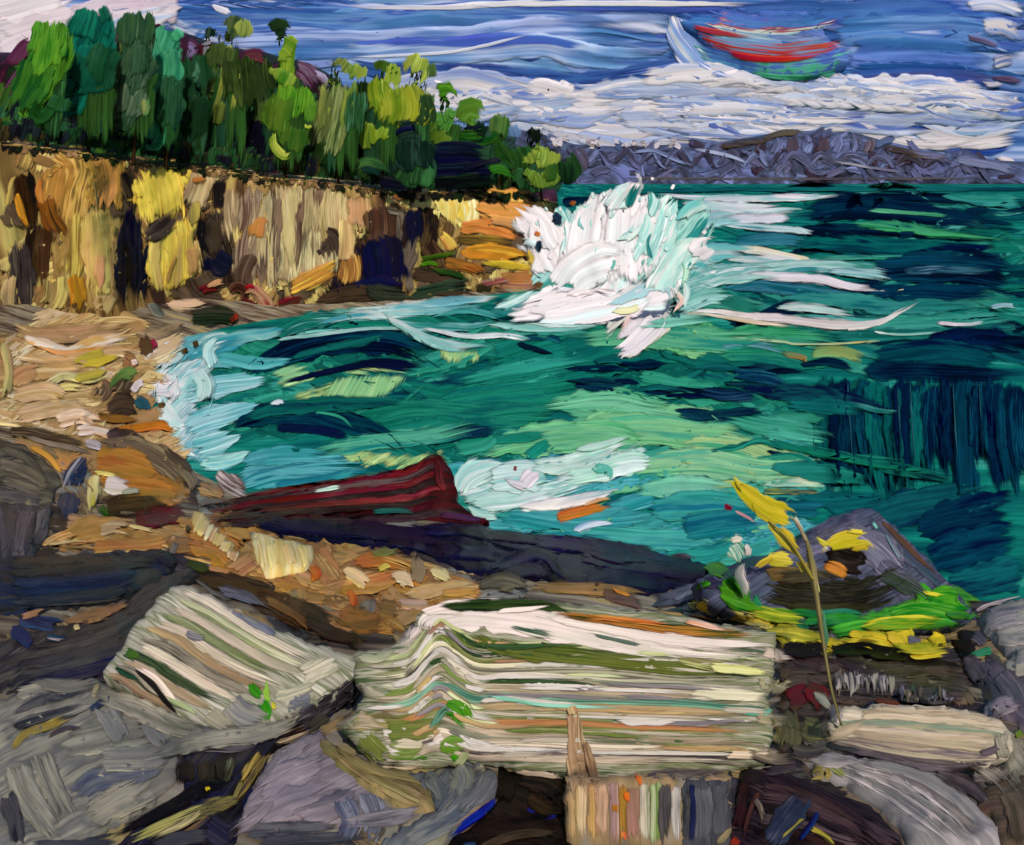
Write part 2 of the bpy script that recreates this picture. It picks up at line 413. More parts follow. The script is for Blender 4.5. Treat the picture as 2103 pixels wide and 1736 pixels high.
FG = Surf(plane=(np.zeros(3), np.array([0, 0, 1.]))); FG.add(gb, None)
# ---- cliff: a wall of rock along the cove with a wooded top
CC = [(-420, 720, 2.0, 285), (-200, 690, 1.5, 290), (0, 676, 1.2, 295), (100, 668, 1.0, 298), (250, 655, 1, 318), (300, 645, .8, 325), (420, 642, .3, 345), (560, 640, .2, 362), (700, 634, 0, 375), (860, 620, 0, 398), (960, 608, 0, 395), (1060, 598, 0, 398), (1128, 592, 0, 402)]
cp = np.array(CC, float); pxs = np.arange(-420, 1129, 6.)
cb = np.interp(pxs, cp[:, 0], cp[:, 1]); cz = np.interp(pxs, cp[:, 0], cp[:, 2]); ct = np.interp(pxs, cp[:, 0], cp[:, 3])
base = np.array([on_z(x, y, z) for x, y, z in zip(pxs, cb, cz)]); ctop = []
for x, y, b in zip(pxs, ct, base): ctop.append(at_dist(x, y, b[1] + 1.2)[2])
ctop = np.array(ctop)
extra = [(1.2, 4, -.6), (1.6, 9, -1.2), (1.0, 18, -2.0), (0.2, 40, -2.5)]
for ex, ey, ez in extra:
    base = np.vstack([base, base[len(pxs) - 1] + (ex, ey, 0)]); ctop = np.append(ctop, ctop[len(pxs) - 1] + ez)
tg = np.gradient(base[:, :2], axis=0); tg /= np.linalg.norm(tg, axis=1)[:, None]; outn = np.column_stack([tg[:, 1], -tg[:, 0]])
def cliffY(px): return float(np.interp(px, pxs, base[:len(pxs), 1]))
def cliffZ(px): return float(np.interp(px, pxs, ctop[:len(pxs)]))
rows = list(np.linspace(0, 1, 26)); V = []; UV = []; nC = len(base)
for r in rows:
    for i in range(nC):
        z = -1.5 + (ctop[i] + 1.5) * r
        bx, by = base[i, :2]
        k = mnoise.noise(Vector((i * .16, z * .06, 2))) * .6 + mnoise.noise(Vector((i * .5, z * .25, 7))) * .25 + abs(mnoise.noise(Vector((i * .09, 0, 9)))) * .6
        k *= (1 - r ** 6) * .9
        off = k - 1.4 * r
        V.append((bx + outn[i, 0] * off, by + outn[i, 1] * off, z)); UV.append((z * .33, i * .06))
for q, (back, up) in enumerate([(1, .1), (4, .35), (9, .6), (18, 1.2), (34, 2.2), (70, 3)]):
    for i in range(nC):
        bx, by = base[i, :2]; V.append((bx - outn[i, 0] * (1.4 + back) * (1 if i < nC - 4 else .2), by - outn[i, 1] * (1.4 + back) * (1 if i < nC - 4 else .2), ctop[i] + up * (1 if i < nC - 8 else .3)))
        UV.append((back * .3, i * .06))
Fc = [(i * nC + j, i * nC + j + 1, (i + 1) * nC + j + 1, (i + 1) * nC + j) for i in range(len(rows) + 5) for j in range(nC - 1)]
cliff = mesh_obj('cliff', V, Fc, UV, paint('3c322a 6a5438 8a6f44 a88f58 c0a868', su=.35, sv=2.2, warp=.25, contrast=2.4), .2)
CLIFF = Surf(); CLIFF.add(BVHTree.FromPolygons([tuple(v) for v in V], Fc), None)
# ---- far hills across the bay
RG = [(900, 262), (1020, 255), (1110, 272), (1180, 294), (1290, 300), (1400, 293), (1480, 290), (1560, 276), (1600, 268), (1680, 266), (1770, 275), (1830, 290), (1940, 314), (2060, 328), (2200, 335), (2600, 345)]
rg = np.array(RG, float); hp = np.arange(900, 2600, 10.); ht = np.interp(hp, rg[:, 0], rg[:, 1]); V = []; UV = []
for q in range(12):
    f = q / 9.
    for i, (x, y) in enumerate(zip(hp, ht)):
        Y = 800 + 130 * f; zt = at_dist(x, y, 930)[2]; X = at_dist(x, y, 800)[0] * (Y / 800)
        z = zt * min(1, math.sin(min(1, f) * math.pi / 2)) if f <= 1 else zt * (1 - (f - 1) * 4)
        n = mnoise.noise(Vector((X * .02, Y * .02, 3))) * 6 * math.sin(min(1, f) * math.pi)
        V.append((X, Y + n, max(-2, z - 1 + n * .4))); UV.append((x / 100, f * 1.2))
nH = len(hp); Fc = [(i * nH + j, i * nH + j + 1, (i + 1) * nH + j + 1, (i + 1) * nH + j) for i in range(11) for j in range(nH - 1)]
hills = mesh_obj('far_hills', V, Fc, UV, paint('2c2a32 3c3e4e 4a5068 566080 6a7aa4', su=1.2, sv=4, warp=.6, contrast=2.4), 4.)
HILL = Surf(); HILL.add(BVHTree.FromPolygons([tuple(v) for v in V], Fc), None)
# ---- dark maroon slope that closes the view behind the trees
SLOPE = [(-300, 105), (10, 110), (70, 92), (140, 92), (240, 66), (330, 72), (420, 96), (520, 112), (600, 130), (670, 165), (720, 215), (800, 250), (900, 270), (1000, 300), (1080, 330), (1150, 372)]
ms = np.array(SLOPE, float); mp = np.arange(-300, 1150, 12.); mtop = np.interp(mp, ms[:, 0], ms[:, 1]); V = []; UV = []
for q in range(8):
    f = q / 7.
    for x, y in zip(mp, mtop):
        Y0 = cliffY(min(1120, max(-400, x))) + 9; Y = Y0 + 12 * f; zt = at_dist(x, y, Y0 + 12)[2]; X = at_dist(x, y, Y0 + 6)[0]
        z0 = cliffZ(min(1120, max(-400, x))) - .6
        V.append((X, Y + mnoise.noise(Vector((X * .3, f * 4, 1))), z0 + (zt - z0) * math.sin(f * math.pi / 2) + .3 * mnoise.noise(Vector((X * .5, f * 5, 6))))); UV.append((x / 100, f * 2))
nM = len(mp); Fc = [(i * nM + j, i * nM + j + 1, (i + 1) * nM + j + 1, (i + 1) * nM + j) for i in range(7) for j in range(nM - 1)]
hillside = mesh_obj('hillside', V, Fc, UV, paint('1c2a1c 24321f 2c2026 3a1e2c 46283a', su=2.2, sv=1.0, warp=.4, contrast=2.2), .2)
BACK = Surf(); BACK.add(BVHTree.FromPolygons([tuple(v) for v in V], Fc), None)

# ================================================================== SKY STROKES AND CLOUDS
WH = 'e2dade d5d2de b7c0da 8ea6d0'; WB = 'e4dce0 dcd6e0 a9b8da 6f8cc4 dfd8de'; BL = '35559c 4468ae 5b7dbc 7d99cb'; DB = '2f4a90 3b5ca2 4a6cb0'; LB = '5f80bc 7d9acb a4b6da c8cfe4'
SW = lambda w_, k: [v * k for v in w_] if isinstance(w_, list) else w_ * k
def sk(pts, wd, pal, th=.8, **k): return S(SKY, sky_o, 'sky_streak', pts, SW(wd, 1.25), pal, th=th, mk=dict(su=.2, sv=3.2, spec=.03, bump=.2), **k)
def cloud(label, strokes, th=1.2):
    p = at_dist(strokes[0][0][0][0], strokes[0][0][0][1], 4190); r = empty('cloud', p, label, 'cloud', 'clouds streaked across the sky')
    for s_ in strokes: S(SKY, r, 'cloud_streak', s_[0], SW(s_[1], 1.3), s_[2], th=s_[3] if len(s_) > 3 else th, mk=dict(su=.2, sv=3.2, spec=.03, bump=.2), rag=.2)
    return r
FILL(SKY, sky_o, 'sky_streak', [(330, 0), (2103, 0), (2103, 190), (1700, 180), (1100, 170), (700, 130), (360, 90)], 60, 420, 34, 2, 2.5, [BL, DB, LB, BL], th=.6, mk=dict(su=.2, sv=3.2, spec=.03, bump=.2), lay=True)
sk([(350, 20), (700, 30), (1000, 18), (1400, 14), (1750, 10)], 22, DB)
sk([(360, 60), (700, 52), (980, 48), (1380, 52)], 44, '4a6db0 6486c0 3c5da4 8fa8d2')
sk([(420, 95), (700, 92), (960, 82), (1180, 62), (1390, 88)], 40, '3f62a8 5376b4 6b8bc4 9db2d8')
sk([(660, 120), (850, 108), (1100, 95), (1240, 120), (1420, 128)], 36, '5b7cba 7391c8 a6b8da 4568ac')
sk([(1380, 30), (1700, 30), (1980, 30), (2080, 50)], 46, '3a5ba4 4a6db2 3252a0 7d98cc')
sk([(1700, 70), (1850, 62), (2000, 68), (2075, 90)], 42, '3f60aa 6485c2 4468b0 c4cbe4')
sk([(1740, 112), (1880, 108), (2050, 125)], 44, '3f61ac 4a6bb2 5f80be')
sk([(1730, 158), (1900, 150), (2060, 165)], 34, '2f4c98 3c5ca6 47507e')
sk([(690, 132), (830, 150), (1000, 158), (1150, 172), (1260, 166), (1420, 140), (1480, 150)], [20, 34, 36, 34, 26], '324a8c 3f5ea2 2c3f78 5c7cb8')
sk([(985, 205), (1060, 235), (1130, 262)], 26, '3a5aa0 4c6fb2 8aa2d0')
sk([(720, 118), (860, 112), (960, 102), (1090, 70)], 5, 'd8d4e2 b4c0dc', th=2)
cloud('thin white cloud line along the very top of the sky', [([(880, 16), (1060, 8), (1400, 8), (1640, 10)], 9, 'e2dade c8cee2'), ([(700, 14), (900, 16), (1040, 12)], 8, 'dcd6e0 6f8cc4')])
cloud('long white cloud band running right from the pointed yellow-green treetops', [([(850, 168), (960, 180), (1080, 190), (1160, 188), (1300, 196)], [12, 36, 34, 26, 12], WB), ([(845, 172), (930, 186), (1010, 196), (1100, 198)], 12, WH), ([(1160, 200), (1230, 212), (1330, 200), (1460, 178), (1560, 170)], [16, 30, 40, 34, 20], WH)])
sk([(1010, 198), (1090, 188), (1160, 196)], 14, '3f5fa6 5474b2')
sk([(1170, 178), (1220, 192), (1290, 190)], 16, '4a6aac 6f8cc0')
cloud('small white cloud tuft with dark flecks in mid sky', [([(1140, 162), (1134, 178), (1128, 190)], 14, 'dcd4d8 4a3f48 c8c4d0', 7), ([(1162, 162), (1156, 178), (1150, 192)], 20, 'e4dcde d2ccd6', 8), ([(1122, 184), (1142, 190)], 7, '2c2630 4a4456', 5)])
cloud('broad white cloud sheet above the left end of the far hills', [([(900, 178), (960, 200), (1040, 222), (1180, 236), (1320, 238), (1500, 228)], [14, 30, 44, 46, 44, 24], WB), ([(1090, 232), (1200, 252), (1330, 258), (1480, 252), (1640, 226)], [16, 32, 38, 36, 16], WH), ([(1080, 258), (1200, 272), (1340, 284), (1500, 276), (1620, 262)], [12, 22, 30, 28, 14], WH), ([(1250, 286), (1400, 292), (1520, 284), (1600, 270)], [8, 14, 16, 8], 'e0d8dc cfc4b8 d8d2da'), ([(940, 196), (1010, 218), (1080, 246), (1120, 262)], 20, 'd8d2dc 8ea2cc 4a6aac')])
sk([(1000, 214), (1080, 228), (1160, 246)], 16, '44659f 5b7cb6')
sk([(1330, 236), (1390, 242), (1450, 246)], 8, '5474b4 7d98c8')
sk([(1520, 292), (1600, 268), (1648, 246)], [8, 12, 6], 'a8824e c09a60', th=3)
cloud('thick white cloud band right of the red streaked smear', [([(1700, 182), (1800, 182), (1920, 190), (2040, 208)], [22, 36, 42, 36], 'e6dee0 e0d9de c6cbde'), ([(1740, 206), (1860, 212), (1960, 222), (2090, 226)], [18, 30, 34, 24], 'e4dcde d8d6dc b8c4d8 e0d8da'), ([(1700, 238), (1810, 236), (1930, 254), (2095, 262)], [14, 30, 34, 28], 'dcd6dc c8c8cc a0b2d4 e0dad8')])
sk([(1790, 262), (1900, 276), (2010, 296), (2095, 288)], [10, 26, 34, 26], '2c4896 3a5ba6 253f88 5072b8')
sk([(1740, 270), (1830, 280), (1930, 300), (2030, 318)], 16, '5c7ab4 8aa2ce 4464a4')
for q in range(5): sk([(1640, 186 + q * 18), (1690, 190 + q * 17), (1740, 200 + q * 16)], 20, ['3f5ca6 5a78b8 c2c6de 7890c4', '3552a0 4a6ab0 8094c8'][q % 2])
sk([(1950, 218), (2020, 228), (2098, 216)], 9, 'd8bfa2 e2d0bc', th=4)
sk([(1660, 262), (1730, 256), (1800, 262)], 20, 'dcd4da 8094c4 5c78b4')
cloud('ragged strip of bare white canvas made into cloud down the right-hand edge of the sky', [([(1980, 14), (2050, 12), (2112, 30)], 22, 'e0d8da 8ea0d0 d2cdd4'), ([(2010, 54), (2060, 56), (2112, 76)], 26, 'dcd4d8 6f88c4 c8c8d8'), ([(2020, 216), (2070, 220), (2112, 212)], 24, 'd8d0d2 c4bec8'), ([(2032, 132), (2060, 122), (2086, 120)], 16, 'dcd4d8 5c6fa8 d8d0d6'), ([(2012, 172), (2040, 174), (2060, 170)], 8, 'e0d8dc 4a4f80'), ([(2040, 345), (2090, 352)], 30, 'c8c0c4 b0a8ae')])  # unpainted canvas edge, shown as cloud streaks
sk([(2030, 160), (2070, 164), (2110, 172)], [4, 10, 6], '5a4a6c 46304a 6a78ac', dryk=.6)
sk([(1980, 75), (2020, 84), (2056, 98)], 10, '5f4a60 6f7aae')
sk([(1510, 212), (1550, 214)], 7, '4a2c38 5a3a44', th=3); sk([(1592, 214), (1618, 222)], 9, '4a2630 5a3440', th=3)
cloud('bare white and pinkish canvas made into cloud in the top left corner behind the trees', [([(-20, 60), (60, 40), (160, 12)], 70, 'd8ccd2 dcd2d8 ccbcc8'), ([(-20, 110), (60, 80), (140, 60), (220, 40)], 60, 'dad0d6 d2c2cc'), ([(130, 60), (210, 36), (330, 10), (380, 2)], 50, 'd8ced6 b8a4b4 ccc0cc'), ([(200, 80), (270, 50), (370, 22)], 30, 'dcd4dc 9aa6cc d2cad6 5c74b0')])  # bare canvas corner, shown as cloud streaks
cloud('short white cloud dash above the spindly dark treetop', [([(430, 12), (455, 20), (478, 30)], [6, 12, 8], 'e2dade cfcfe0')])
for poly_, n_ in (([(860, 176), (1000, 186), (1200, 200), (1560, 176), (1660, 190), (1640, 240), (1500, 290), (1250, 292), (1100, 266), (960, 214)], 46), ([(1700, 176), (2060, 190), (2090, 260), (1900, 262), (1720, 246)], 22)):
    FILL(SKY, sky_o, 'cloud_wisp', poly_, n_, 300, 40, 3, 2.5, [WH, WB, 'e4dce0 dcd6de', 'd8d4de a9b8da e0dade', '8ea6d0 b7c0da 5c7cb8'], th=.5, mk=dict(su=.16, sv=3.5, spec=.03, bump=.2))
for y_, x_, l_, p_ in [(196, 1000, 150, DB), (214, 1180, 190, BL), (206, 1460, 130, BL), (236, 1240, 120, LB), (252, 1420, 170, BL), (268, 1150, 140, LB), (228, 1540, 110, DB), (276, 1500, 120, LB), (204, 1800, 160, LB), (232, 1880, 150, BL), (248, 1760, 140, LB)]:
    sk([(x_, y_), (x_ + l_ * .5, y_ + RNG.uniform(-2, 8)), (x_ + l_, y_ + RNG.uniform(-4, 10))], [4, RNG.uniform(8, 15), 4], p_, dryk=.5)
sm = empty('cloud', at_dist(1560, 100, 4180), 'red, white and green streaked cloud smear in the upper sky', 'cloud', 'clouds streaked across the sky')
kw = dict(mk=dict(su=.25, sv=8, spec=.02))
S(SKY, sm, 'cloud_lip', [(1376, 32), (1394, 72), (1424, 112), (1466, 142), (1530, 166)], [16, 44, 60, 56, 14], 'd8d6de 8ea6d0 6f8cc4 dcd6dc', th=5, **kw)
PATCH(SKY, sm, 'cloud_body', [(1398, 44), (1440, 34), (1560, 36), (1655, 24), (1680, 50), (1706, 84), (1738, 112), (1744, 128), (1734, 146), (1650, 166), (1570, 160), (1530, 142), (1470, 104), (1440, 88), (1404, 60)], '3a5aa0 4466aa 4f70b0 6a86bc', h=9, r=4, ang=4, mk=dict(su=.25, sv=7, spec=.02))
S(SKY, sm, 'colour_smear', [(1428, 62), (1500, 84), (1590, 94), (1680, 88), (1744, 74)], [84, 104, 108, 108, 96], '3a5aa0 4466aa 4a6cac 4466aa 9a4a54 c8d0cc a8c0c8 6f92b8 6f8cba 7a8ab0 a84440 b03a34 5a6aa0 4466aa 4a6cb0 4a70b0 5f9aa0 48a07c', th=2, rag=.3, band=True, tip=(.6, .9), mk=dict(su=.3, sv=8, spec=.02, warp=.06))
for pts, wd, pal in [([(1474, 100), (1520, 116), (1590, 122), (1650, 120), (1710, 106)], [8, 15, 15, 11, 5], 'b02e26 c03a2e a8342c'), ([(1408, 50), (1450, 62), (1520, 73), (1600, 74)], [8, 13, 11, 6], 'a03a36 b8504a'), ([(1530, 146), (1590, 158), (1650, 160), (1733, 146)], [6, 12, 14, 6], '3f9a78 58b08c 2c5a4c')]: S(SKY, sm, 'cloud_streak', pts, wd, pal, th=3, rag=.3, dryk=.5, **kw)
S(SKY, sm, 'cloud_streak', [(1662, 164), (1644, 178), (1636, 192)], [8, 4, 2], '2c2a30 3f4a48', th=5, **kw)

# ================================================================== FAR HILL STROKES
hk = lambda pts, wd, pal, th=3: S(HILL, hills, 'ridge', pts, wd, pal, th=th, rag=.2, mk=dict(su=.8, sv=8, warp=.2, gain=.85))
FILL(HILL, hills, 'scrub', [(1130, 290), (1290, 305), (1480, 296), (1680, 272), (1800, 285), (2090, 335), (2090, 370), (1180, 370)], 110, 46, 12, lambda x, y: 45 if int(x / 60) % 2 else -35, 22, ['454456 565a74 64698c', '6f7fb0 585c7a 8494c4', '3a3038 4a3a48', '55526a 6c6f8e', '5c6c98 4a4c66'], th=2.5, mk=dict(gain=.8), lay=True)
for x0 in range(1200, 1580, 54):
    hk([(x0, 352), (x0 + 18, 324), (x0 + 34, 312), (x0 + 48, 338), (x0 + 66, 350)], [6, 13, 15, 12, 6], random.choice(['4a4656 5c6080 8a98c4', '565874 7f8cb8 3c3644', '4c4858 3f3a48 6a7094']))
for x0 in range(1560, 1790, 32):
    hk([(x0, 276 + abs(x0 - 1670) * .06), (x0 + 4, 300), (x0 - 10, 322)], [14, 24, 14], random.choice(['3a2c30 5a4a50 4a3f48', '6f80b4 8fa0cc 4c506c', '4a3a3e 6a5a5c 8a94b8', '3c3a44 7884ae']))
hk([(1560, 292), (1600, 276), (1650, 272)], 12, '4a3f2c 5a4c36'); hk([(1470, 300), (1530, 296), (1590, 284)], 12, '3a3028 524436')
for x0 in range(1600, 2000, 58):
    hk([(x0, 348), (x0 + 24, 318 + (x0 - 1600) * .03), (x0 + 50, 330), (x0 + 74, 352)], [8, 16, 16, 8], random.choice(['4c4c62 686f92', '585e7c 44424e 7a86b0', '3c3630 4a4658 5f6686']))
hk([(1290, 318), (1340, 310), (1390, 330), (1440, 352)], 8, '8f9cc8 5a5f80'); hk([(1420, 306), (1500, 322), (1570, 352)], 7, 'a8b0d0 6c7294')
hk([(1700, 330), (1780, 344), (1860, 356)], 5, '9a9aa8 6a6c80'); hk([(1800, 300), (1880, 316), (1960, 326)], 13, '44392c 5c5046 6a6f8c')
hk([(1180, 300), (1200, 330), (1196, 360)], 22, '4a4450 5c5466'); hk([(1120, 274), (1150, 296), (1176, 320)], 16, '56607e 6f7ea8 3f4a52')
hk([(1230, 366), (1500, 368), (1760, 368), (2060, 366)], 5, '5c5854 4a4650', th=1); hk([(1960, 330), (2030, 340), (2090, 352)], 16, '6c7494 8088a4')

MS(HILL, hills, 'snow_patch', [([(x, 284 + RNG.uniform(0, 16) + (x - 1120) * .03), (x + 20, 290 + RNG.uniform(-4, 10) + (x - 1120) * .03)], RNG.uniform(6, 13), int(RNG.integers(0, 2))) for x in RNG.uniform(1120, 1390, 22)], ['d8d0d4 c4bcc4', 'ccc4c8 7a6c64 d8d0d0'], th=4, rag=.5)

# ================================================================== SEA STROKES
wk = dict(mk=dict(su=.4, sv=6, warp=.12, spec=0., rough=.5))
def sw(pts, wd, pal, th=3.5, name='swell', **k): return S(SEA, sea, name, pts, wd, pal, th=th, **{**wk, **k})
T1 = '186058 1f7264 2a8470'; T2 = '1c6c60 237c6c 164c54 38947c'; DK = '05182c 08263a 0c3a48'; DT = '0a3442 0f4a54 166060'; LG = '86c48a a4d08e c4da98 6ab884'; MG = '3f9a78 56ac84 74c094'; TQ = '2c8a90 3f9ca2 5ab0b4 2a7a84'; FO = 'dfe0e2 d0dcdc 9ccac8 e4dee0'; PT = '7cc0c0 a4d4d0 c8e2de 58a8ac'
mkf = wk['mk']
FILL(SEA, sea, 'ripples', [(1190, 410), (2200, 410), (2200, 500), (1300, 520)], 60, 170, 13, 1, 2.5, [DT, DK, '1a5a5c 2a7a76 123a48', T1, '2c8078 4a9c90'], th=.6, mk=mkf, lay=True)
FILL(SEA, sea, 'ripples', [(1350, 520), (2200, 500), (2200, 760), (1300, 720)], 60, 230, 28, 2, 5, [T2, DT, T1, '2c8274 3f9684 1c6860', DK], th=1.8, mk=mkf, lay=True)
FILL(SEA, sea, 'ripples', [(560, 670), (1350, 640), (1700, 760), (1700, 900), (1200, 1000), (700, 960), (450, 880), (430, 760)], 100, 190, 44, -4, 12, [T2, T1, '1c7466 2c8a74 1a6460', '23806c 3a9a7e', '1a5c58 217062'], th=1.8, mk=mkf, lay=True)
FILL(SEA, sea, 'ripples', [(900, 1010), (1200, 940), (1680, 900), (1690, 1100), (1480, 1160), (1200, 1115), (1000, 1070)], 50, 170, 44, -6, 9, ['3a9a8c 4cae92 2c8a86', TQ, '54b48c 78c494 3f9c84', '2f8f8c 44a498'], th=1.8, mk=mkf, lay=True)
# far water, right
for pts, wd, pal in [([(1180, 400), (1350, 394), (1600, 390), (1900, 390), (2200, 391)], 9, '1a5a5e 226a68 174c56'), ([(1660, 410), (1800, 406), (1980, 410), (2100, 416)], [14, 24, 22, 12], DK), ([(1640, 436), (1760, 430), (1900, 440), (2090, 462)], [24, 44, 40, 24], '071a30 0a2c44 0c3c4a'), ([(1930, 404), (2010, 410), (2100, 416)], [8, 24, 30], '2a8078 3f9a8c 1c6468'), ([(1690, 470), (1800, 474), (1950, 486), (2100, 500)], 26, DK), ([(1735, 462), (1830, 466), (1920, 478), (2100, 494)], [8, 24, 26, 14], '2f8a60 48a272 3c9668 1c5a54'), ([(1780, 432), (1880, 440), (1960, 446)], 8, '3a8a66 5aa880'), ([(1840, 486), (1880, 480)], 9, DK), ([(1610, 506), (1700, 500), (1830, 512), (1960, 512), (2070, 508)], [10, 32, 36, 30, 10], '0a3a48 0e5058 14665e 082a40'), ([(1660, 530), (1800, 530), (1950, 532), (2040, 522)], 10, '2f8a78 4aa48c 174c54'), ([(1780, 556), (1900, 550), (2000, 552), (2100, 566)], [30, 56, 60, 50], '061a30 0a2c44 0e404e 12485a'), ([(1850, 560), (1930, 554), (2060, 558)], 16, '3f6a7c 1a3a50 5a8494'), ([(1550, 480), (1640, 476), (1770, 486)], 16, DK), ([(1500, 498), (1580, 492), (1660, 500)], 26, '1f5a6c 3a7a8a 2a6878')]:
    sw(pts, wd, pal)
for pts, wd, pal, th in [([(1330, 404), (1500, 410), (1640, 408), (1752, 402)], [10, 14, 14, 4], FO, 4), ([(1400, 420), (1520, 430), (1650, 428)], [16, 26, 18], FO, 5), ([(1470, 446), (1560, 450), (1640, 446)], 20, 'e2dade c8d0d8 7aa4b0', 5), ([(1480, 462), (1600, 470), (1680, 480)], 14, '9ac4c4 c8dcdc 4a8a90', 4), ([(1500, 512), (1560, 516), (1640, 532), (1668, 536)], [8, 16, 14, 6], 'd8cc98 e0d8b8 d8dcd8', 6), ([(1480, 530), (1580, 536), (1680, 540)], [10, 18, 10], 'c4d8d4 e0dcd8 8cbcb8', 4), ([(1480, 552), (1600, 548), (1720, 548), (1830, 552)], [14, 26, 26, 12], '5aa098 86bcb4 b4d4cc 3a8484', 4), ([(1496, 560), (1580, 568), (1680, 576), (1760, 592), (1842, 602)], [10, 20, 20, 18, 8], 'e4dcde e0dadc bcd4d2', 7), ([(1690, 560), (1770, 562), (1840, 568)], [10, 22, 26], '7cb0b4 a8ccca 4a8c92', 4), ([(1840, 600), (1880, 592)], 6, 'd8c890 c8d4cc', 5)]:
    sw(pts, wd, pal, th, name='foam_streak')
for pts, wd, pal in [([(1470, 592), (1560, 588), (1680, 602), (1800, 614)], [12, 26, 26, 14], '1c5468 2a6a7a 3f7c8a 16445a'), ([(1580, 618), (1700, 616), (1820, 628), (1960, 622), (2100, 620)], [10, 26, 36, 40, 30], '2a7a78 3c8e86 1f6668'), ([(1780, 600), (1900, 600), (2100, 600)], 30, '082a44 0c465a'), ([(1640, 660), (1800, 672), (1960, 662), (2100, 655)], 34, '2a8074 3c9484 4aa090'), ([(1380, 610), (1480, 618), (1580, 640)], 34, '2f8070 2a7468 48987c'), ([(1700, 692), (1850, 688), (2000, 682), (2100, 676)], 26, '1c6460 2a786e 16505a'), ([(1400, 690), (1500, 700), (1620, 694), (1740, 700)], 44, '2f8c66 44a074 3a9470'), ([(1300, 680), (1400, 690), (1470, 704)], 60, '3f9c6c 66b47c 8ac084'), ([(1470, 728), (1560, 724), (1640, 736), (1720, 744)], [20, 40, 40, 20], '247c64 349070 1c6c5c'), ([(1660, 730), (1720, 724), (1780, 738)], 22, '5a9c78 7aa868 8a9a5c'), ([(1470, 710), (1530, 704), (1620, 722)], 14, '3f7a80 5a949a'), ([(1640, 752), (1700, 744), (1760, 756)], 16, DK), ([(1600, 726), (1650, 736), (1650, 744)], 12, '7a8050 9a7a48 5a8a68')]:
    sw(pts, wd, pal)
for pts, wd, pal, th in [([(1394, 642), (1460, 640), (1530, 648), (1600, 656), (1720, 668), (1800, 664), (1850, 640), (1905, 610)], [5, 7, 12, 18, 20, 12, 9, 4], 'e2d8d4 e0d4cc d8dcd8', 7), ([(1396, 650), (1440, 646), (1540, 662), (1640, 670)], [4, 6, 9, 5], 'd8b880 e4d8c8', 6), ([(1590, 634), (1640, 632), (1700, 640), (1790, 656)], [10, 16, 16, 6], 'd8d8d4 a8ccc4 e0d4cc', 6), ([(1490, 694), (1600, 702), (1640, 708), (1740, 706), (1810, 698)], 5, 'c8c078 9ac09a', 4), ([(1790, 682), (1850, 688), (1990, 680)], 5, 'c8dcd4 7ab4a4', 4), ([(1920, 664), (1980, 668), (2030, 660)], 7, '8cbcb8 d8d0d4', 4), ([(2030, 634), (2060, 628), (2095, 632)], 8, '6a9ca8 9ac0c4', 3)]:
    sw(pts, wd, pal, th, name='foam_streak')
# deep water, right: vertical drags of dark colour
for pts, wd, pal in [([(1900, 704), (1990, 692), (2090, 700)], 34, '06162e 08223a 0c2c48'), ([(1780, 736), (1880, 728), (1990, 732), (2060, 738)], [24, 46, 50, 30], '0a3a4a 0e5058 082a40'), ([(1770, 760), (1920, 766), (2100, 770)], 34, DK)]: sw(pts, wd, pal)
for i in range(15):
    x = 1692 + i * 29; pal = ['0c484c 125e5a 0a3c4a', '082a3e 0c3c4c 061e36', '0c5254 146862 0a364a', '062038 0a2e46', '0a3e4e 0e525c 082a40'][(i * 3 + (i > 6)) % 5] if i < 8 else ['06223a 0a324a 061c34', '0a364a 0e485a', '061e36 082c42 104c5c'][i % 3]
    S(SEA, sea, 'swell', [(x + 4, 762 + 8 * (i % 3)), (x + RNG.uniform(-6, 10), 880), (x + RNG.uniform(6, 24), 1000 + RNG.uniform(-10, 60))], RNG.uniform(34, 58), pal, th=4, mk=dict(su=.9, sv=10, warp=.03, spec=0., rough=.4), rag=.3)
for x in (1740, 1842, 1868, 1956, 2010): S(SEA, sea, 'glint', [(x, 775), (x + 6, 880), (x + 12, 960)], 2.5, '3a6a74 2a5a64', th=1, mk=dict(su=1, sv=10, spec=0.))
for pts, wd, pal in [([(1690, 1040), (1780, 1060), (1900, 1040), (2060, 1010)], [40, 60, 60, 50], '174c58 1c5c60 123a4c'), ([(1880, 1090), (1960, 1068), (2090, 1050)], [30, 70, 90], '082e44 0c3a4e 06243a'), ([(1900, 1150), (1980, 1130), (2100, 1110)], [40, 76, 90], '0a324a 0e465a 08283e'), ([(1940, 1210), (2020, 1190), (2110, 1170)], [30, 60, 60], '165058 1c6468 12384a')]: sw(pts, wd, pal)
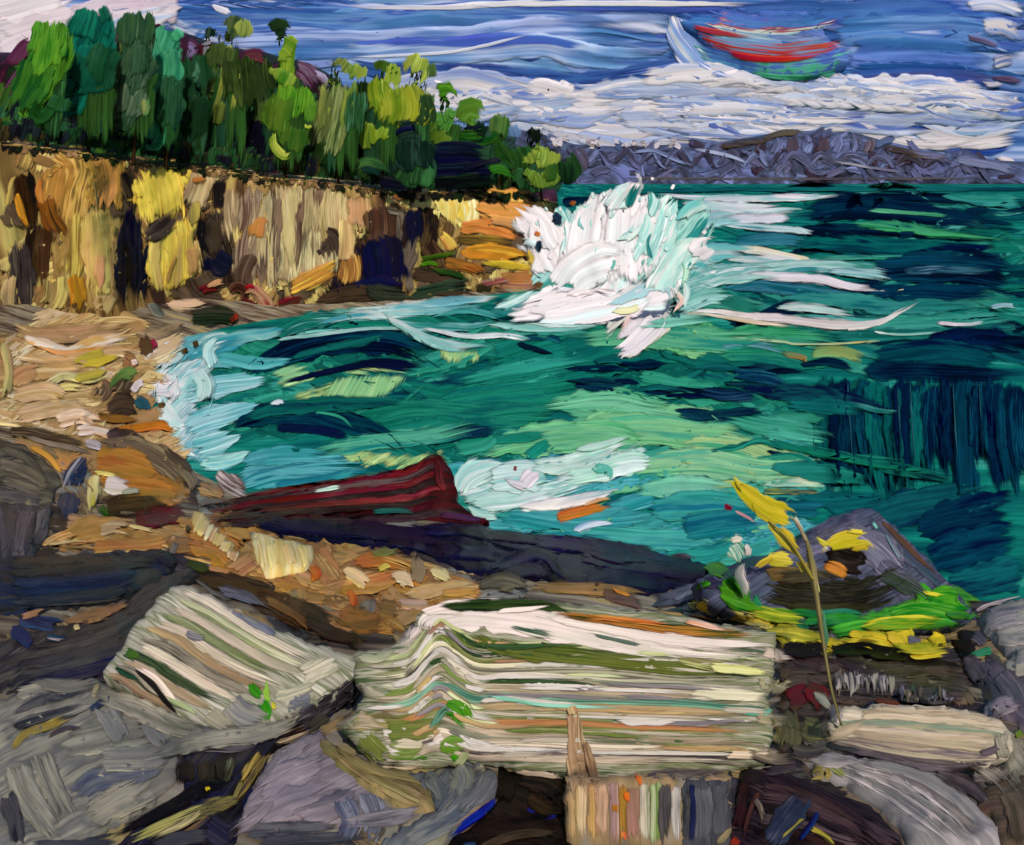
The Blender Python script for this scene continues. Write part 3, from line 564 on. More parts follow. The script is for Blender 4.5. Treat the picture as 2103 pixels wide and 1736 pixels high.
# middle water
for pts, wd, pal in [([(980, 800), (1100, 770), (1240, 730), (1350, 720)], [40, 90, 80, 40], '1a6a60 1f7868 176058'), ([(860, 860), (980, 830), (1120, 810), (1240, 800)], [30, 66, 66, 40], '1e7666 27866f 196a60'), ([(1010, 740), (1100, 716), (1180, 700)], 56, '1c7064 24806e'), ([(700, 880), (840, 850), (1000, 856), (1160, 850)], [30, 52, 52, 30], '1c7062 2a846c 186058'), ([(640, 930), (760, 900), (900, 880), (1000, 900)], [20, 44, 44, 20], '1a6a5e 258068'), ([(1150, 850), (1280, 838), (1400, 830)], 46, '4aa880 6abc8c 3a9878'), ([(1300, 780), (1400, 800), (1500, 812)], 44, '2a8a70 3c9c7c'), ([(1180, 900), (1280, 870), (1420, 880), (1560, 900)], [30, 70, 74, 40], '6cbe88 86c890 50ac80'), ([(980, 930), (1100, 905), (1240, 895), (1340, 910)], [24, 54, 60, 40], '58b484 7cc48e 409c78'), ([(1380, 930), (1500, 930), (1600, 960), (1690, 960)], [40, 70, 60, 40], '4cac84 88c08c a8c47e 3a9878'), ([(1000, 905), (1060, 900), (1130, 895)], 22, '1f7a68 2a8870'), ([(1080, 942), (1110, 920), (1134, 902)], 22, '1f7c6a 278a72'), ([(930, 920), (990, 905), (1010, 890)], 36, '227e6a 3a987c')]: sw(pts, wd, pal)
for poly, pal, an in [([(705, 755), (760, 740), (846, 738), (840, 768), (760, 772), (700, 780)], 'b4cc84 a0c884 8cc088', 8), ([(640, 810), (698, 772), (780, 768), (864, 768), (820, 800), (740, 836), (700, 838)], '96cc88 84c488 a8d090', -60), ([(860, 700), (880, 692), (930, 712), (1000, 722), (985, 746), (905, 752), (900, 722)], 'a0c880 b4d08a 88c084', -70), ([(545, 760), (600, 744), (640, 752), (690, 744), (640, 780), (590, 800), (560, 786)], '9cd090 84c490 b0d898', -20), ([(590, 812), (690, 776), (700, 800), (640, 830), (600, 836)], 'a4cc80 b8d48c', -15), ([(680, 930), (740, 918), (840, 936), (930, 920), (900, 950), (820, 966), (720, 960)], 'b4cc80 9cc884 c4d490', -30), ([(760, 950), (830, 930), (880, 938), (840, 962)], '8cc080 a8cc84', -30)]:
    PATCH(SEA, sea, 'pale_shallows', poly, pal, h=2, r=5, ang=an, dry=True, mk=dict(su=.5, sv=6, warp=.08, spec=0.))
for pts, wd, pal, th in [([(490, 772), (560, 740), (650, 706), (740, 696), (830, 706), (912, 750)], [10, 34, 52, 54, 50, 22], '06162c 081e36 0c3048 104c56', 6), ([(560, 792), (660, 768), (760, 748), (840, 752), (905, 758)], [6, 14, 18, 22, 20], '0f1a32 14243e', 6), ([(530, 700), (620, 668), (730, 656), (860, 662), (950, 690)], [10, 34, 40, 34, 10], '1c7468 2a8878 165a58 6ab0a4', 5), ([(590, 742), (650, 722), (740, 704), (800, 690)], 14, '1a5a58 23706a', 5), ([(560, 700), (640, 690), (760, 676), (850, 678)], 7, 'a4c8c8 4a9a90', 4), ([(455, 882), (520, 856), (620, 852), (720, 872), (790, 892), (836, 936)], [8, 40, 46, 40, 24, 8], '061c32 0a3048 0e4850 06182e', 6), ([(500, 862), (580, 840), (700, 830), (840, 828)], [8, 30, 34, 14], '17544f 1e6c60 14484c', 5), ([(560, 880), (640, 884), (720, 896)], 18, '0f1c34 132a40', 5), ([(640, 846), (700, 858), (730, 890)], 5, '3fa484 2a8870', 4), ([(880, 898), (950, 886), (1026, 876)], [10, 22, 20], '10223a 15384c', 6), ([(880, 914), (960, 898), (1030, 890)], 10, '12283e 164450', 5), ([(1060, 706), (1090, 716), (1150, 734)], [6, 14, 5], '0f1c30 14303e', 6), ([(1056, 700), (1120, 694), (1160, 706)], 12, '186a72 2a8a8c 14424e', 4), ([(700, 910), (760, 904), (836, 938)], 8, '12283e 1a5050', 4)]:
    sw(pts, wd, pal, th)
for i in range(20):
    x = RNG.uniform(1150, 1560); y = RNG.uniform(738, 830) + (x - 1150) * .06; l = RNG.uniform(50, 150)
    sw([(x, y), (x + l * .5, y + RNG.uniform(-10, 8)), (x + l, y + RNG.uniform(-6, 14))], [4, RNG.uniform(9, 20), 4], random.choice([DK, '12283e 1a4a54 0f1a30', '163e4c 1f6a64', '143a54 0a2438']), 4.5)
for pts, wd, pal, th in [([(1520, 798), (1600, 806), (1680, 812), (1760, 832), (1862, 852)], [12, 30, 34, 34, 8], '0f1e36 142c44 1c5258 12283e', 7), ([(1640, 826), (1720, 826), (1800, 844), (1855, 846)], [6, 10, 12, 6], '2f8474 1c5a5c 4a9c8c', 6), ([(1430, 806), (1500, 816), (1560, 812)], 20, '0a2034 14304a 2a4a60', 6), ([(1390, 850), (1440, 858), (1520, 850), (1590, 840)], [8, 22, 22, 8], '12263e 17444e', 6), ([(1500, 770), (1560, 776), (1620, 790)], 22, '1a4a60 103450 2a6a78', 4), ([(1560, 866), (1640, 858), (1700, 862)], 22, '2a8068 3c9478', 4), ([(1420, 930), (1500, 922), (1560, 908), (1630, 922), (1720, 940), (1850, 962), (1985, 988)], [4, 10, 14, 18, 20, 22, 16], '1a6c5c 237c66 175a54 2c8a6e', 8), ([(1568, 924), (1620, 940), (1680, 950)], [4, 12, 6], '14283e 2a3a58', 6), ([(1800, 968), (1880, 978), (1988, 990)], [6, 12, 10], '102a38 1f6a5a 14383f', 8), ([(1540, 960), (1620, 948), (1690, 966)], 34, '2a846c 3a967a 217460', 4), ([(1400, 1000), (1480, 996), (1540, 990)], 20, 'a8c074 8cb87c 5aa880', 4), ([(1560, 996), (1640, 990), (1700, 994)], [8, 18, 14], 'a4c8b4 d0d8b0 7ab09c', 5), ([(1560, 1010), (1640, 1012), (1696, 1010)], 12, 'c0b860 1a4a50 9aa858', 4), ([(1580, 1028), (1640, 1034), (1700, 1030)], 14, '16404e 1f6068', 4)]:
    sw(pts, wd, pal, th)
for pts, wd, pal in [([(620, 936), (760, 910), (900, 892), (1000, 872)], [14, 34, 38, 16], '3a9a84 5ab090 2a8474'), ([(1180, 700), (1300, 690), (1450, 700), (1600, 690)], [16, 44, 46, 16], '3f9c78 62b088 2f8a70'), ([(1100, 834), (1260, 822), (1420, 850)], [16, 44, 20], '4aa884 78c494'), ([(930, 790), (1080, 762), (1220, 738)], [14, 42, 18], '238070 349880'), ([(1260, 966), (1420, 950), (1580, 970), (1690, 958)], [20, 52, 50, 24], '66b890 94cc98 4ca888'), ([(1480, 862), (1600, 880), (1720, 896)], [16, 44, 20], '2f8c74 4aa688'), ([(1600, 830), (1700, 836), (1790, 850)], [12, 34, 12], '14585a 1f6c68'), ([(1580, 960), (1690, 970), (1800, 990)], [14, 40, 14], '1c6c64 2a8070'), ([(1620, 1020), (1730, 1030), (1850, 1020)], [14, 40, 14], '125258 1c6468'), ([(1300, 1010), (1400, 1000), (1520, 1010)], [16, 46, 20], '58b49c 7cc4a0'), ([(1000, 690), (1120, 680), (1240, 690)], [10, 26, 10], '2f8c7c 4aa48e')]: sw(pts, wd, pal, 1.5, dryk=.6)
# near turquoise
for pts, wd, pal in [([(480, 990), (560, 975), (660, 968), (760, 964)], [24, 60, 60, 24], '2f8a94 48a0a8 62b2b4 2a7c86'), ([(490, 950), (580, 935), (690, 940)], [20, 36, 20], '3a949c 56a8ac'), ([(560, 1000), (660, 990), (740, 966)], 24, '3f989e 2a828c'), ([(1010, 1050), (1100, 1066), (1200, 1070), (1340, 1062)], 40, '2c868c 3a969a 50a8a4'), ([(1080, 1098), (1240, 1104), (1400, 1110), (1480, 1130)], [16, 40, 44, 20], '3a9c98 50b0a4 2c8a8c'), ([(1330, 1050), (1450, 1040), (1560, 1050)], [30, 60, 50], '2f8f8c 44a498 27808a'), ([(1400, 1090), (1490, 1076), (1570, 1068)], 46, '23747e 2f868c 1c6470'), ([(1360, 1140), (1450, 1140), (1520, 1110)], [16, 34, 30], '1f847c 34988c 186c6c'), ([(950, 1000), (1000, 1040), (1060, 1060)], 30, '2a8c84 3f9c8e'), ([(1540, 1040), (1640, 1046), (1700, 1050)], 30, '1c5a68 256c78')]: sw(pts, wd, pal)
# ---- surf breaking on the left beach
FG.lay += SEA.lay
SRF = None
surf1 = empty('surf', on_z(340, 790), 'white and pale blue surf breaking on the sandy left beach', 'surf')
PATCH(FG, surf1, 'foam_sheet', [(300, 764), (330, 726), (380, 706), (430, 692), (474, 700), (446, 760), (404, 800), (412, 860), (444, 900), (476, 940), (420, 956), (350, 936), (325, 890), (330, 840), (300, 812)], 'dfe4e4 b4d8d6 8cc4c6 d4e0e0 6ab0b6', h=3, r=6, ang=-40, dry=True, mk=dict(su=.6, sv=5, spec=0.))
for pts, wd, pal, th in [([(480, 690), (430, 700), (370, 720), (330, 760)], [10, 30, 40, 30], PT, 5), ([(600, 680), (520, 690), (440, 712), (380, 740)], [10, 26, 34, 20], '58a8ac 86c4c4 3a929a', 5), ([(640, 672), (720, 650), (800, 644), (900, 640)], [8, 16, 20, 10], '7cbcc0 c8dcdc 4a9ea4', 4), ([(620, 740), (540, 748), (460, 740), (390, 750)], [8, 26, 34, 26], '4a9fa6 6cb4b8 3a8f98', 5), ([(560, 780), (480, 790), (420, 800), (370, 820)], [8, 36, 46, 36], '58a8b0 7cbcc0 a8d4d4', 5), ([(540, 830), (470, 850), (410, 870), (360, 890)], [8, 40, 50, 36], '4a9ca8 68b0b6 9cd0d0', 5), ([(500, 890), (440, 910), (390, 930)], [10, 46, 44], '5cacb2 86c4c4 b4dcd8', 5), ([(520, 930), (460, 950), (400, 950)], [10, 30, 24], '7cc0bc a8d8d0 4a9ea4', 6), ([(395, 705), (360, 720), (320, 745), (305, 770)], [16, 44, 50, 24], FO, 8), ([(360, 760), (335, 800), (330, 850)], [30, 60, 40], 'd0e0de e2e0e2 a4d0ce', 8), ([(300, 800), (340, 800), (370, 790)], [14, 34, 24], 'e6dee2 dcdce0', 9), ([(330, 830), (350, 860), (380, 880)], [22, 40, 26], 'd8e4e2 a8d4d0 e4e0e2', 8), ([(300, 860), (310, 900), (330, 930)], [16, 26, 16], 'c4e0dc e0dee0', 7), ([(330, 930), (380, 940), (420, 955)], [14, 30, 16], 'c0e0da 9cd0c8 dce4e0', 7), ([(400, 760), (420, 800), (400, 850)], 34, 'a4d4d0 c8e4de 7cc0c0', 6), ([(440, 760), (430, 720), (460, 690)], 24, '86c4c4 b8dcd8', 5)]:
    S(FG, surf1, 'foam_streak', pts, wd, pal, th=th, rag=.3, **wk)
for x, y in ((378, 722), (330, 833), (400, 706)): S(FG, surf1, 'wet_pebble', [(x, y - 6), (x + 4, y + 8)], 14, '3a2c20 5a4a30', th=8)
S(FG, surf1, 'foam_streak', [(555, 832), (572, 826), (584, 828)], [6, 14, 6], 'dcdce0 c8d8dc', th=7)
# ---- foam near the foot of the red ledge
surf2 = empty('surf', on_z(1080, 1010), 'pale mint foam swirl floating in front of the dark red ledge', 'surf')
PATCH(FG, surf2, 'foam_sheet', [(940, 1012), (960, 976), (1020, 952), (1090, 956), (1130, 984), (1180, 960), (1270, 930), (1320, 900), (1338, 950), (1270, 975), (1210, 1000), (1160, 1025), (1080, 1045), (1000, 1060), (960, 1040)], 'a8d4cc c8e0da 86c4b8 d4e4e0', h=3, r=6, ang=-18, dry=True, mk=dict(su=.6, sv=5, spec=0.))
for pts, wd, pal, th in [([(940, 1020), (960, 985), (1010, 960), (1060, 955)], [14, 46, 50, 26], 'b8dcd4 d0e4de 9cd0c4', 8), ([(960, 1040), (1020, 1030), (1090, 1020), (1170, 1010)], [16, 44, 46, 20], 'c4e0d8 a8d8cc d8e4e0', 8), ([(1000, 990), (1070, 980), (1130, 985)], [30, 60, 40], 'a8d4cc c8e0dc 86c4b8', 8), ([(1080, 960), (1160, 955), (1240, 930), (1320, 905)], [20, 40, 40, 20], 'b4dccc d0e4da 8cc8b0', 6), ([(1140, 990), (1230, 970), (1290, 950), (1340, 950)], [16, 34, 44, 30], 'bce0d4 9cd0bc d0e6dc', 6), ([(1170, 930), (1240, 915), (1310, 895)], [10, 20, 16], 'a8d4c4 c8e2d4', 5), ([(1060, 1040), (1140, 1036), (1230, 1020), (1280, 1005)], [10, 22, 20, 6], 'd0e0e0 a8cccc e0dcd8', 7), ([(1070, 1010), (1090, 980), (1110, 965)], [18, 34, 14], 'e4dcde e0d8dc', 9), ([(1030, 985), (1070, 1000), (1090, 1010)], [8, 16, 8], 'e2d8dc d8d4d8', 9), ([(950, 1040), (990, 1060), (1030, 1062)], [10, 22, 10], 'b8dcd4 7cbcb4', 7), ([(1210, 960), (1250, 970), (1230, 990)], 20, '48a494 6ab8a4', 4)]:
    S(FG, surf2, 'foam_streak', pts, wd, pal, th=th, rag=.3, **wk)
S(FG, surf2, 'foam_streak', [(1178, 1094), (1210, 1080), (1270, 1075)], [10, 18, 4], 'b0c8dc d0dae0 8cb4c8', th=5, **wk)
S(FG, surf2, 'foam_streak', [(1054, 962), (1062, 964)], 8, '6a2a28 8a4a40', th=10)
pl = empty('driftwood_plank', on_z(1200, 1052), 'orange driftwood plank floating beside the mint foam swirl', 'driftwood')
S(FG, pl, 'board', [(1136, 1066), (1190, 1050), (1258, 1036)], [24, 26, 16], 'b8702e c47c38 a86428', th=9, rag=.2)
S(FG, pl, 'pale_edge', [(1190, 1042), (1225, 1030), (1258, 1024)], [4, 9, 4], 'd8b890 c89458', th=8)
# foam along the cliff foot
for pts, wd, pal in [([(720, 626), (760, 620), (830, 624), (900, 616)], [6, 14, 10, 5], 'd8ccc8 e0d8d4'), ([(690, 640), (800, 634), (920, 620), (1050, 610)], [6, 14, 18, 12], '9ccccc c8dcdc 6ab0b8'), ([(760, 645), (900, 640), (1010, 628)], [8, 16, 10], 'b4d4d4 7cbcc0 5aa8ac'), ([(780, 656), (870, 672), (960, 672), (1040, 660)], [8, 16, 16, 8], '1f7a74 349088 8cc4c0'), ([(780, 640), (840, 680), (920, 710), (1010, 712)], [6, 18, 22, 10], 'c8d8d8 8cc0bc 4a9c94'), ([(860, 672), (950, 690), (1040, 690), (1100, 700)], [6, 10, 12, 6], 'b0d0cc 5aa89c d0dcdc'), ([(1000, 640), (1080, 650), (1150, 660)], [10, 20, 20], '1f7c78 3a9490 175c60'), ([(880, 655), (960, 640), (1040, 655), (1120, 665)], [6, 12, 14, 6], '238078 1a6a68 4aa098')]:
    sw(pts, wd, pal, 5, name='foam_streak')

# ================================================================== CLIFF STROKES
ck = lambda pts, wd, pal, th=4.5, name='rock_face', **k: S(CLIFF, cliff, name, pts, wd, pal, th=th, **{**dict(rag=.22, mk=dict(su=.5, sv=7, warp=.1, gain=1.2)), **k})
FILL(CLIFF, cliff, 'rubble', [(0, 310), (260, 330), (560, 370), (850, 405), (1130, 408), (1120, 585), (860, 610), (690, 625), (400, 620), (20, 650)], 150, 56, 42, 92, 34, ['a8905a 8a7044 b8a468', '6a5438 4a3c2c 8a6c40', 'b09a60 c4b070', '9a7a48 6a5840 b89858', '6a5a46 4a3e34'], th=4, lay=True, mk=dict(gain=1.2))
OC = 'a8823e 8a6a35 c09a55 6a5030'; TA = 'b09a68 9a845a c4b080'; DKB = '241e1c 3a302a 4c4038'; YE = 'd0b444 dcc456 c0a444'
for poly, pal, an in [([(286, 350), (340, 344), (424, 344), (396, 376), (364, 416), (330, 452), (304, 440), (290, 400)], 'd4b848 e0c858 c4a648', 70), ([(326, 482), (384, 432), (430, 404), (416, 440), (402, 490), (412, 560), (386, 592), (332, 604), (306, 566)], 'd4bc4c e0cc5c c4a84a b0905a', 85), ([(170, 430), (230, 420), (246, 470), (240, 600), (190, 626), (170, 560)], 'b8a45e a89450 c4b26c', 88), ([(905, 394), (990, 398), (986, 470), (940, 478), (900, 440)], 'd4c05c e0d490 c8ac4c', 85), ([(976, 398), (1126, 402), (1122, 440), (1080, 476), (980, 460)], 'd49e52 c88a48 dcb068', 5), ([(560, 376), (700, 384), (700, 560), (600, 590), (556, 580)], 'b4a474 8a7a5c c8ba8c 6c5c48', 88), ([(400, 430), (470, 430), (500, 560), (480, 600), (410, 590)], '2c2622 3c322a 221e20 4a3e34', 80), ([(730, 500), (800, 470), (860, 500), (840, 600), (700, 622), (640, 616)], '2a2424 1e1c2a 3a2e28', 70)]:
    PATCH(CLIFF, cliff, 'rock_face', poly, pal, h=3, r=6, ang=an, dry=True, mk=dict(su=.5, sv=6, warp=.1, gain=1.2))  # dark palettes paint crevice shade on the rock, no recess cut
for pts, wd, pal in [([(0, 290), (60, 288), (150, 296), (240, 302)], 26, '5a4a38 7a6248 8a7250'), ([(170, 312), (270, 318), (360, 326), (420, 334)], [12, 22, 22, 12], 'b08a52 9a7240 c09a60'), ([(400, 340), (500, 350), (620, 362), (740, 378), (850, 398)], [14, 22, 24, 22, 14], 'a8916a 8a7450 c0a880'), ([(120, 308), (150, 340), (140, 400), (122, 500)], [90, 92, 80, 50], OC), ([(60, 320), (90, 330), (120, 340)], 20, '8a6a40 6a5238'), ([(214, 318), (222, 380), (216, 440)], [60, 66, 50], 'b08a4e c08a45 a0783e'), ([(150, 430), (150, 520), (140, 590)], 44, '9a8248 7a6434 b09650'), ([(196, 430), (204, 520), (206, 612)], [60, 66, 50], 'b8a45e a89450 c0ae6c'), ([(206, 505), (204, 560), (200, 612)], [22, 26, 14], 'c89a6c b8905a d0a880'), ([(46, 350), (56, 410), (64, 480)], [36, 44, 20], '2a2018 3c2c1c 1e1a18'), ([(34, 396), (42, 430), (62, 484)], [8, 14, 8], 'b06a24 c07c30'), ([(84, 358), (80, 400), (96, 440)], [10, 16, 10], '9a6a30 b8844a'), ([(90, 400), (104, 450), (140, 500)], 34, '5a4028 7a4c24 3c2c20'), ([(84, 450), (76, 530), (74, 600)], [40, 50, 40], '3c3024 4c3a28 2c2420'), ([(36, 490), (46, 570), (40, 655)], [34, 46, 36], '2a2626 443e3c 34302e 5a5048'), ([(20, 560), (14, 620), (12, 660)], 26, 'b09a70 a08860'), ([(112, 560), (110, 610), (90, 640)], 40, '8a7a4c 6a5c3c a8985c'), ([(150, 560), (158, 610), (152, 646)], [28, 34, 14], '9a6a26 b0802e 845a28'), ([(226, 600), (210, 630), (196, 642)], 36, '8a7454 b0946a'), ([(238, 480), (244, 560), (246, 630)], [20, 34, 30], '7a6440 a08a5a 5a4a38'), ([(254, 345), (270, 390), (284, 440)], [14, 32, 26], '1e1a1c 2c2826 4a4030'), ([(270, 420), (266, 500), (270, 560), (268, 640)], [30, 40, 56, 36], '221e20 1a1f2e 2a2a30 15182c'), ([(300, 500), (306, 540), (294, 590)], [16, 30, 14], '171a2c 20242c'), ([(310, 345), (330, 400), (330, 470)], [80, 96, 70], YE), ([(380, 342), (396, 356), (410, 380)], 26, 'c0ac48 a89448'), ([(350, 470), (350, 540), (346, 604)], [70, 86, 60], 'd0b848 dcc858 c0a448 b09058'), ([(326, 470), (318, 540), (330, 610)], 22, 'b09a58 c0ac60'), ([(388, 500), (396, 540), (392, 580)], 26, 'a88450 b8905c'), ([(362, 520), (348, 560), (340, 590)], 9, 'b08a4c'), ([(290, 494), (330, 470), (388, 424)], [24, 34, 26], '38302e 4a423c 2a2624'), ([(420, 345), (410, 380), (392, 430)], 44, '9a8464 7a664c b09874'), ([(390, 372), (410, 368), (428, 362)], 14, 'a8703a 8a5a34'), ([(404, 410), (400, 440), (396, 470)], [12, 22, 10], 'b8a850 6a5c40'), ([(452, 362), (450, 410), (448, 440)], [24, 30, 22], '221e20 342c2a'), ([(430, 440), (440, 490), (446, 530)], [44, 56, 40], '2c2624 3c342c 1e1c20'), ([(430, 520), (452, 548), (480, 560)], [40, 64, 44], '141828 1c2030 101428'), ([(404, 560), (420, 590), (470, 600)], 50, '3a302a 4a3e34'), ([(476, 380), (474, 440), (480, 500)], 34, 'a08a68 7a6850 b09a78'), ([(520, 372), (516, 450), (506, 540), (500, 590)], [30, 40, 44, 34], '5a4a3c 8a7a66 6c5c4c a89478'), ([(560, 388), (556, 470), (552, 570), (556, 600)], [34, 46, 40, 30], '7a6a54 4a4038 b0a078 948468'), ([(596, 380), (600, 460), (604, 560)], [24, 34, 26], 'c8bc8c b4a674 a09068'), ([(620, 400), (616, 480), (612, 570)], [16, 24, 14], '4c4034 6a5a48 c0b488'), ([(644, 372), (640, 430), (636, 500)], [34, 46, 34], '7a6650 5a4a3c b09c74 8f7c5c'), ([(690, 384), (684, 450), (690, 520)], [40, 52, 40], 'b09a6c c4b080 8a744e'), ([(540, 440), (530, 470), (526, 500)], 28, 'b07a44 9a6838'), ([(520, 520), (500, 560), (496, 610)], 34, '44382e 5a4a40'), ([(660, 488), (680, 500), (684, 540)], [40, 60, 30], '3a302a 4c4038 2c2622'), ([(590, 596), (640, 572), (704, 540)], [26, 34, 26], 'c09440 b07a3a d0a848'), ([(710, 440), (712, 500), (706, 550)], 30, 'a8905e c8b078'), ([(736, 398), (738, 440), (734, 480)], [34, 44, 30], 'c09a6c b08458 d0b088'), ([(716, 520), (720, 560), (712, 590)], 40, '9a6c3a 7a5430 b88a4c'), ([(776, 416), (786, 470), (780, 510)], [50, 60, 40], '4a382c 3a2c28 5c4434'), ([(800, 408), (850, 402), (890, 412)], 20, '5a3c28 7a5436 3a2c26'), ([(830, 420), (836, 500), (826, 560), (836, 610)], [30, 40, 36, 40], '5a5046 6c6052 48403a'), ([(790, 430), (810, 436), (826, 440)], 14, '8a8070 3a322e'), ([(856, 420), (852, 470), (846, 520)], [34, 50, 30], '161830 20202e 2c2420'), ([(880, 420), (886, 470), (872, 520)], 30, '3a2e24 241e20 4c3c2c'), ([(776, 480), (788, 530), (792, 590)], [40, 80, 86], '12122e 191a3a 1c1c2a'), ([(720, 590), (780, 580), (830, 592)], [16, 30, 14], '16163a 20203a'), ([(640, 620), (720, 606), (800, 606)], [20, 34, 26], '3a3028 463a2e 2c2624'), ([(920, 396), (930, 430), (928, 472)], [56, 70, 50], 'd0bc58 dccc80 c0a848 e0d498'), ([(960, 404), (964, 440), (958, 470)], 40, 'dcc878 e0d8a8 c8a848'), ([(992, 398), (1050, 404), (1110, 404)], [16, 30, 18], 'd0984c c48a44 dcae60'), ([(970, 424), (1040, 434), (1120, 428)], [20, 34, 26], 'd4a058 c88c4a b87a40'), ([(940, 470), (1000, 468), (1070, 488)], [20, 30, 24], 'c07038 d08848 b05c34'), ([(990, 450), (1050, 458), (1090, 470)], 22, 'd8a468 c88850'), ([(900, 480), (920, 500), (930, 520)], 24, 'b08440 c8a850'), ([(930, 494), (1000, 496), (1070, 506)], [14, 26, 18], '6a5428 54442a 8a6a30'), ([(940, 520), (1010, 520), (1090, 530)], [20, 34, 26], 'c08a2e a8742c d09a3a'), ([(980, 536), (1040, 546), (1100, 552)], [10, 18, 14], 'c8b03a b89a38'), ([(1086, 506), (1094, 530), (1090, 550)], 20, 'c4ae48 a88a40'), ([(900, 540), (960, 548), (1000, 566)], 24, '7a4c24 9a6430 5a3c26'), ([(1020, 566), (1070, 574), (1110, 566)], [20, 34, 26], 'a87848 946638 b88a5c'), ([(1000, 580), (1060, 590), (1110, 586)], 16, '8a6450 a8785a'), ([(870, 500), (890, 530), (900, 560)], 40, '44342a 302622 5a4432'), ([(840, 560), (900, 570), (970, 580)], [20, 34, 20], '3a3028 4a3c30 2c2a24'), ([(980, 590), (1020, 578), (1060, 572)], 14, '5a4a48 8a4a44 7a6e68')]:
    ck(pts, wd, pal)  # darkest strokes are crevice shade painted as raised strips
for pts, wd, pal in [([(850, 536), (900, 526), (950, 522)], 12, '3f5a22 2c3c20'), ([(860, 548), (880, 540), (910, 546)], 10, '4a7a20 3a5c22'), ([(885, 556), (930, 562), (970, 576)], 12, '44641f 2c3c22')]: ck(pts, wd, pal, 6, 'moss_patch')
ledge = empty('rock_ledge', on_z(860, 612), 'low dark green rock ledge along the foot of the cliff', 'rock')
for pts, wd, pal in [([(742, 590), (790, 606), (860, 612)], [20, 34, 24], '2a3029 3a4034 1f2622'), ([(830, 612), (900, 596), (960, 590), (1008, 596)], [20, 30, 30, 14], '26332a 3a4a3a 1e2824'), ([(880, 608), (940, 604), (990, 604)], 12, '4a3c30 2c3a2c'), ([(970, 586), (1000, 598), (1012, 606)], 16, '2c3020 44382c')]: S(CLIFF, ledge, 'slab', pts, wd, pal, th=9, rag=.3)
red = empty('red_rocks', on_z(540, 630), 'crimson and brown rocks curled at the foot of the cliff', 'rock')
for pts, wd, pal in [([(404, 606), (420, 592), (450, 590)], 18, '5a2220 7a2c28 3c2a28'), ([(424, 592), (444, 580), (466, 578)], [8, 14, 8], 'c09a70 a87a5a'), ([(470, 606), (484, 590), (504, 598), (502, 628)], [12, 20, 22, 14], '5a2420 8a5a48 3a2624'), ([(496, 604), (520, 592), (544, 616), (560, 642)], [10, 22, 26, 12], '6a2a28 8a4a40 b08a6c 4a2424'), ([(500, 594), (514, 588), (530, 596)], 8, '9a2222 8a1e20'), ([(556, 640), (590, 622), (640, 606)], [12, 26, 12], '7a2226 5a2626 4a302c'), ([(480, 612), (520, 626), (536, 644)], 14, '4c2426 6a2c2a')]: S(CLIFF, red, 'rock', pts, wd, pal, th=9, rag=.3)
lg = empty('drift_log', on_z(440, 662), 'dark green log with a red end lying at the cliff foot', 'log')
S(FG, lg, 'trunk', [(386, 652), (440, 652), (494, 656)], [32, 36, 30], '1e2a24 28362c 3a3a34', th=14, rag=.1)
S(FG, lg, 'end', [(476, 650), (484, 664)], 20, '7a2020 4a2622 8a2a24', th=17, rag=.2)

its = []
for x in np.arange(10, 1100, 9.):
    y = float(np.interp(x, cp[:, 0], cp[:, 3])); l = RNG.uniform(8, 26); its.append(([(x, y - 6), (x + RNG.uniform(-4, 4), y + l * .5), (x + RNG.uniform(-6, 6), y + l)], RNG.uniform(9, 22), int(RNG.integers(0, 5))))
MS(CLIFF, cliff, 'overhanging_turf', its, ['24301c 1c2418', '5a4a34 3a3024', '8a7250 6a5438', '1a1c20 2a2a24', '34421f 24301c'], th=4, mk=dict(gain=1.2))

# ================================================================== TREES ON THE CLIFF
def leaf_dabs(cx, cy, cz, rx, ry, rz, n, size, lean=.2):
    """crown volume of short paint-dab leaves: V, F, UV"""
    V = []; Fc = []; UV = []
    for i in range(n):
        d = RNG.normal(size=3); d /= np.linalg.norm(d); r = RNG.uniform(.55, 1.05)
        c = np.array([cx, cy, cz]) + d * r * np.array([rx, ry, rz])
        up = np.array([lean + RNG.normal() * .25, RNG.normal() * .25, 1.]); up /= np.linalg.norm(up)
        sd_ = np.cross(up, d + RNG.normal(size=3) * .4); sd_ /= np.linalg.norm(sd_) + 1e-9; nn = np.cross(sd_, up)
        l = size * RNG.uniform(.7, 1.7); w_ = size * RNG.uniform(.3, .6); o = len(V); ro = RNG.uniform(0, 40, 2)
        for a in (-.5, 0, .5):
            for b in (-1, 1):
                V.append(c + up * a * l + sd_ * b * w_ * .5 * (1.1 - abs(a)) + nn * (-abs(a) * .25 * l)); UV.append(ro + (a * .4, b * .1))
        Fc += [(o, o + 1, o + 3, o + 2), (o + 2, o + 3, o + 5, o + 4)]
    return V, Fc, UV
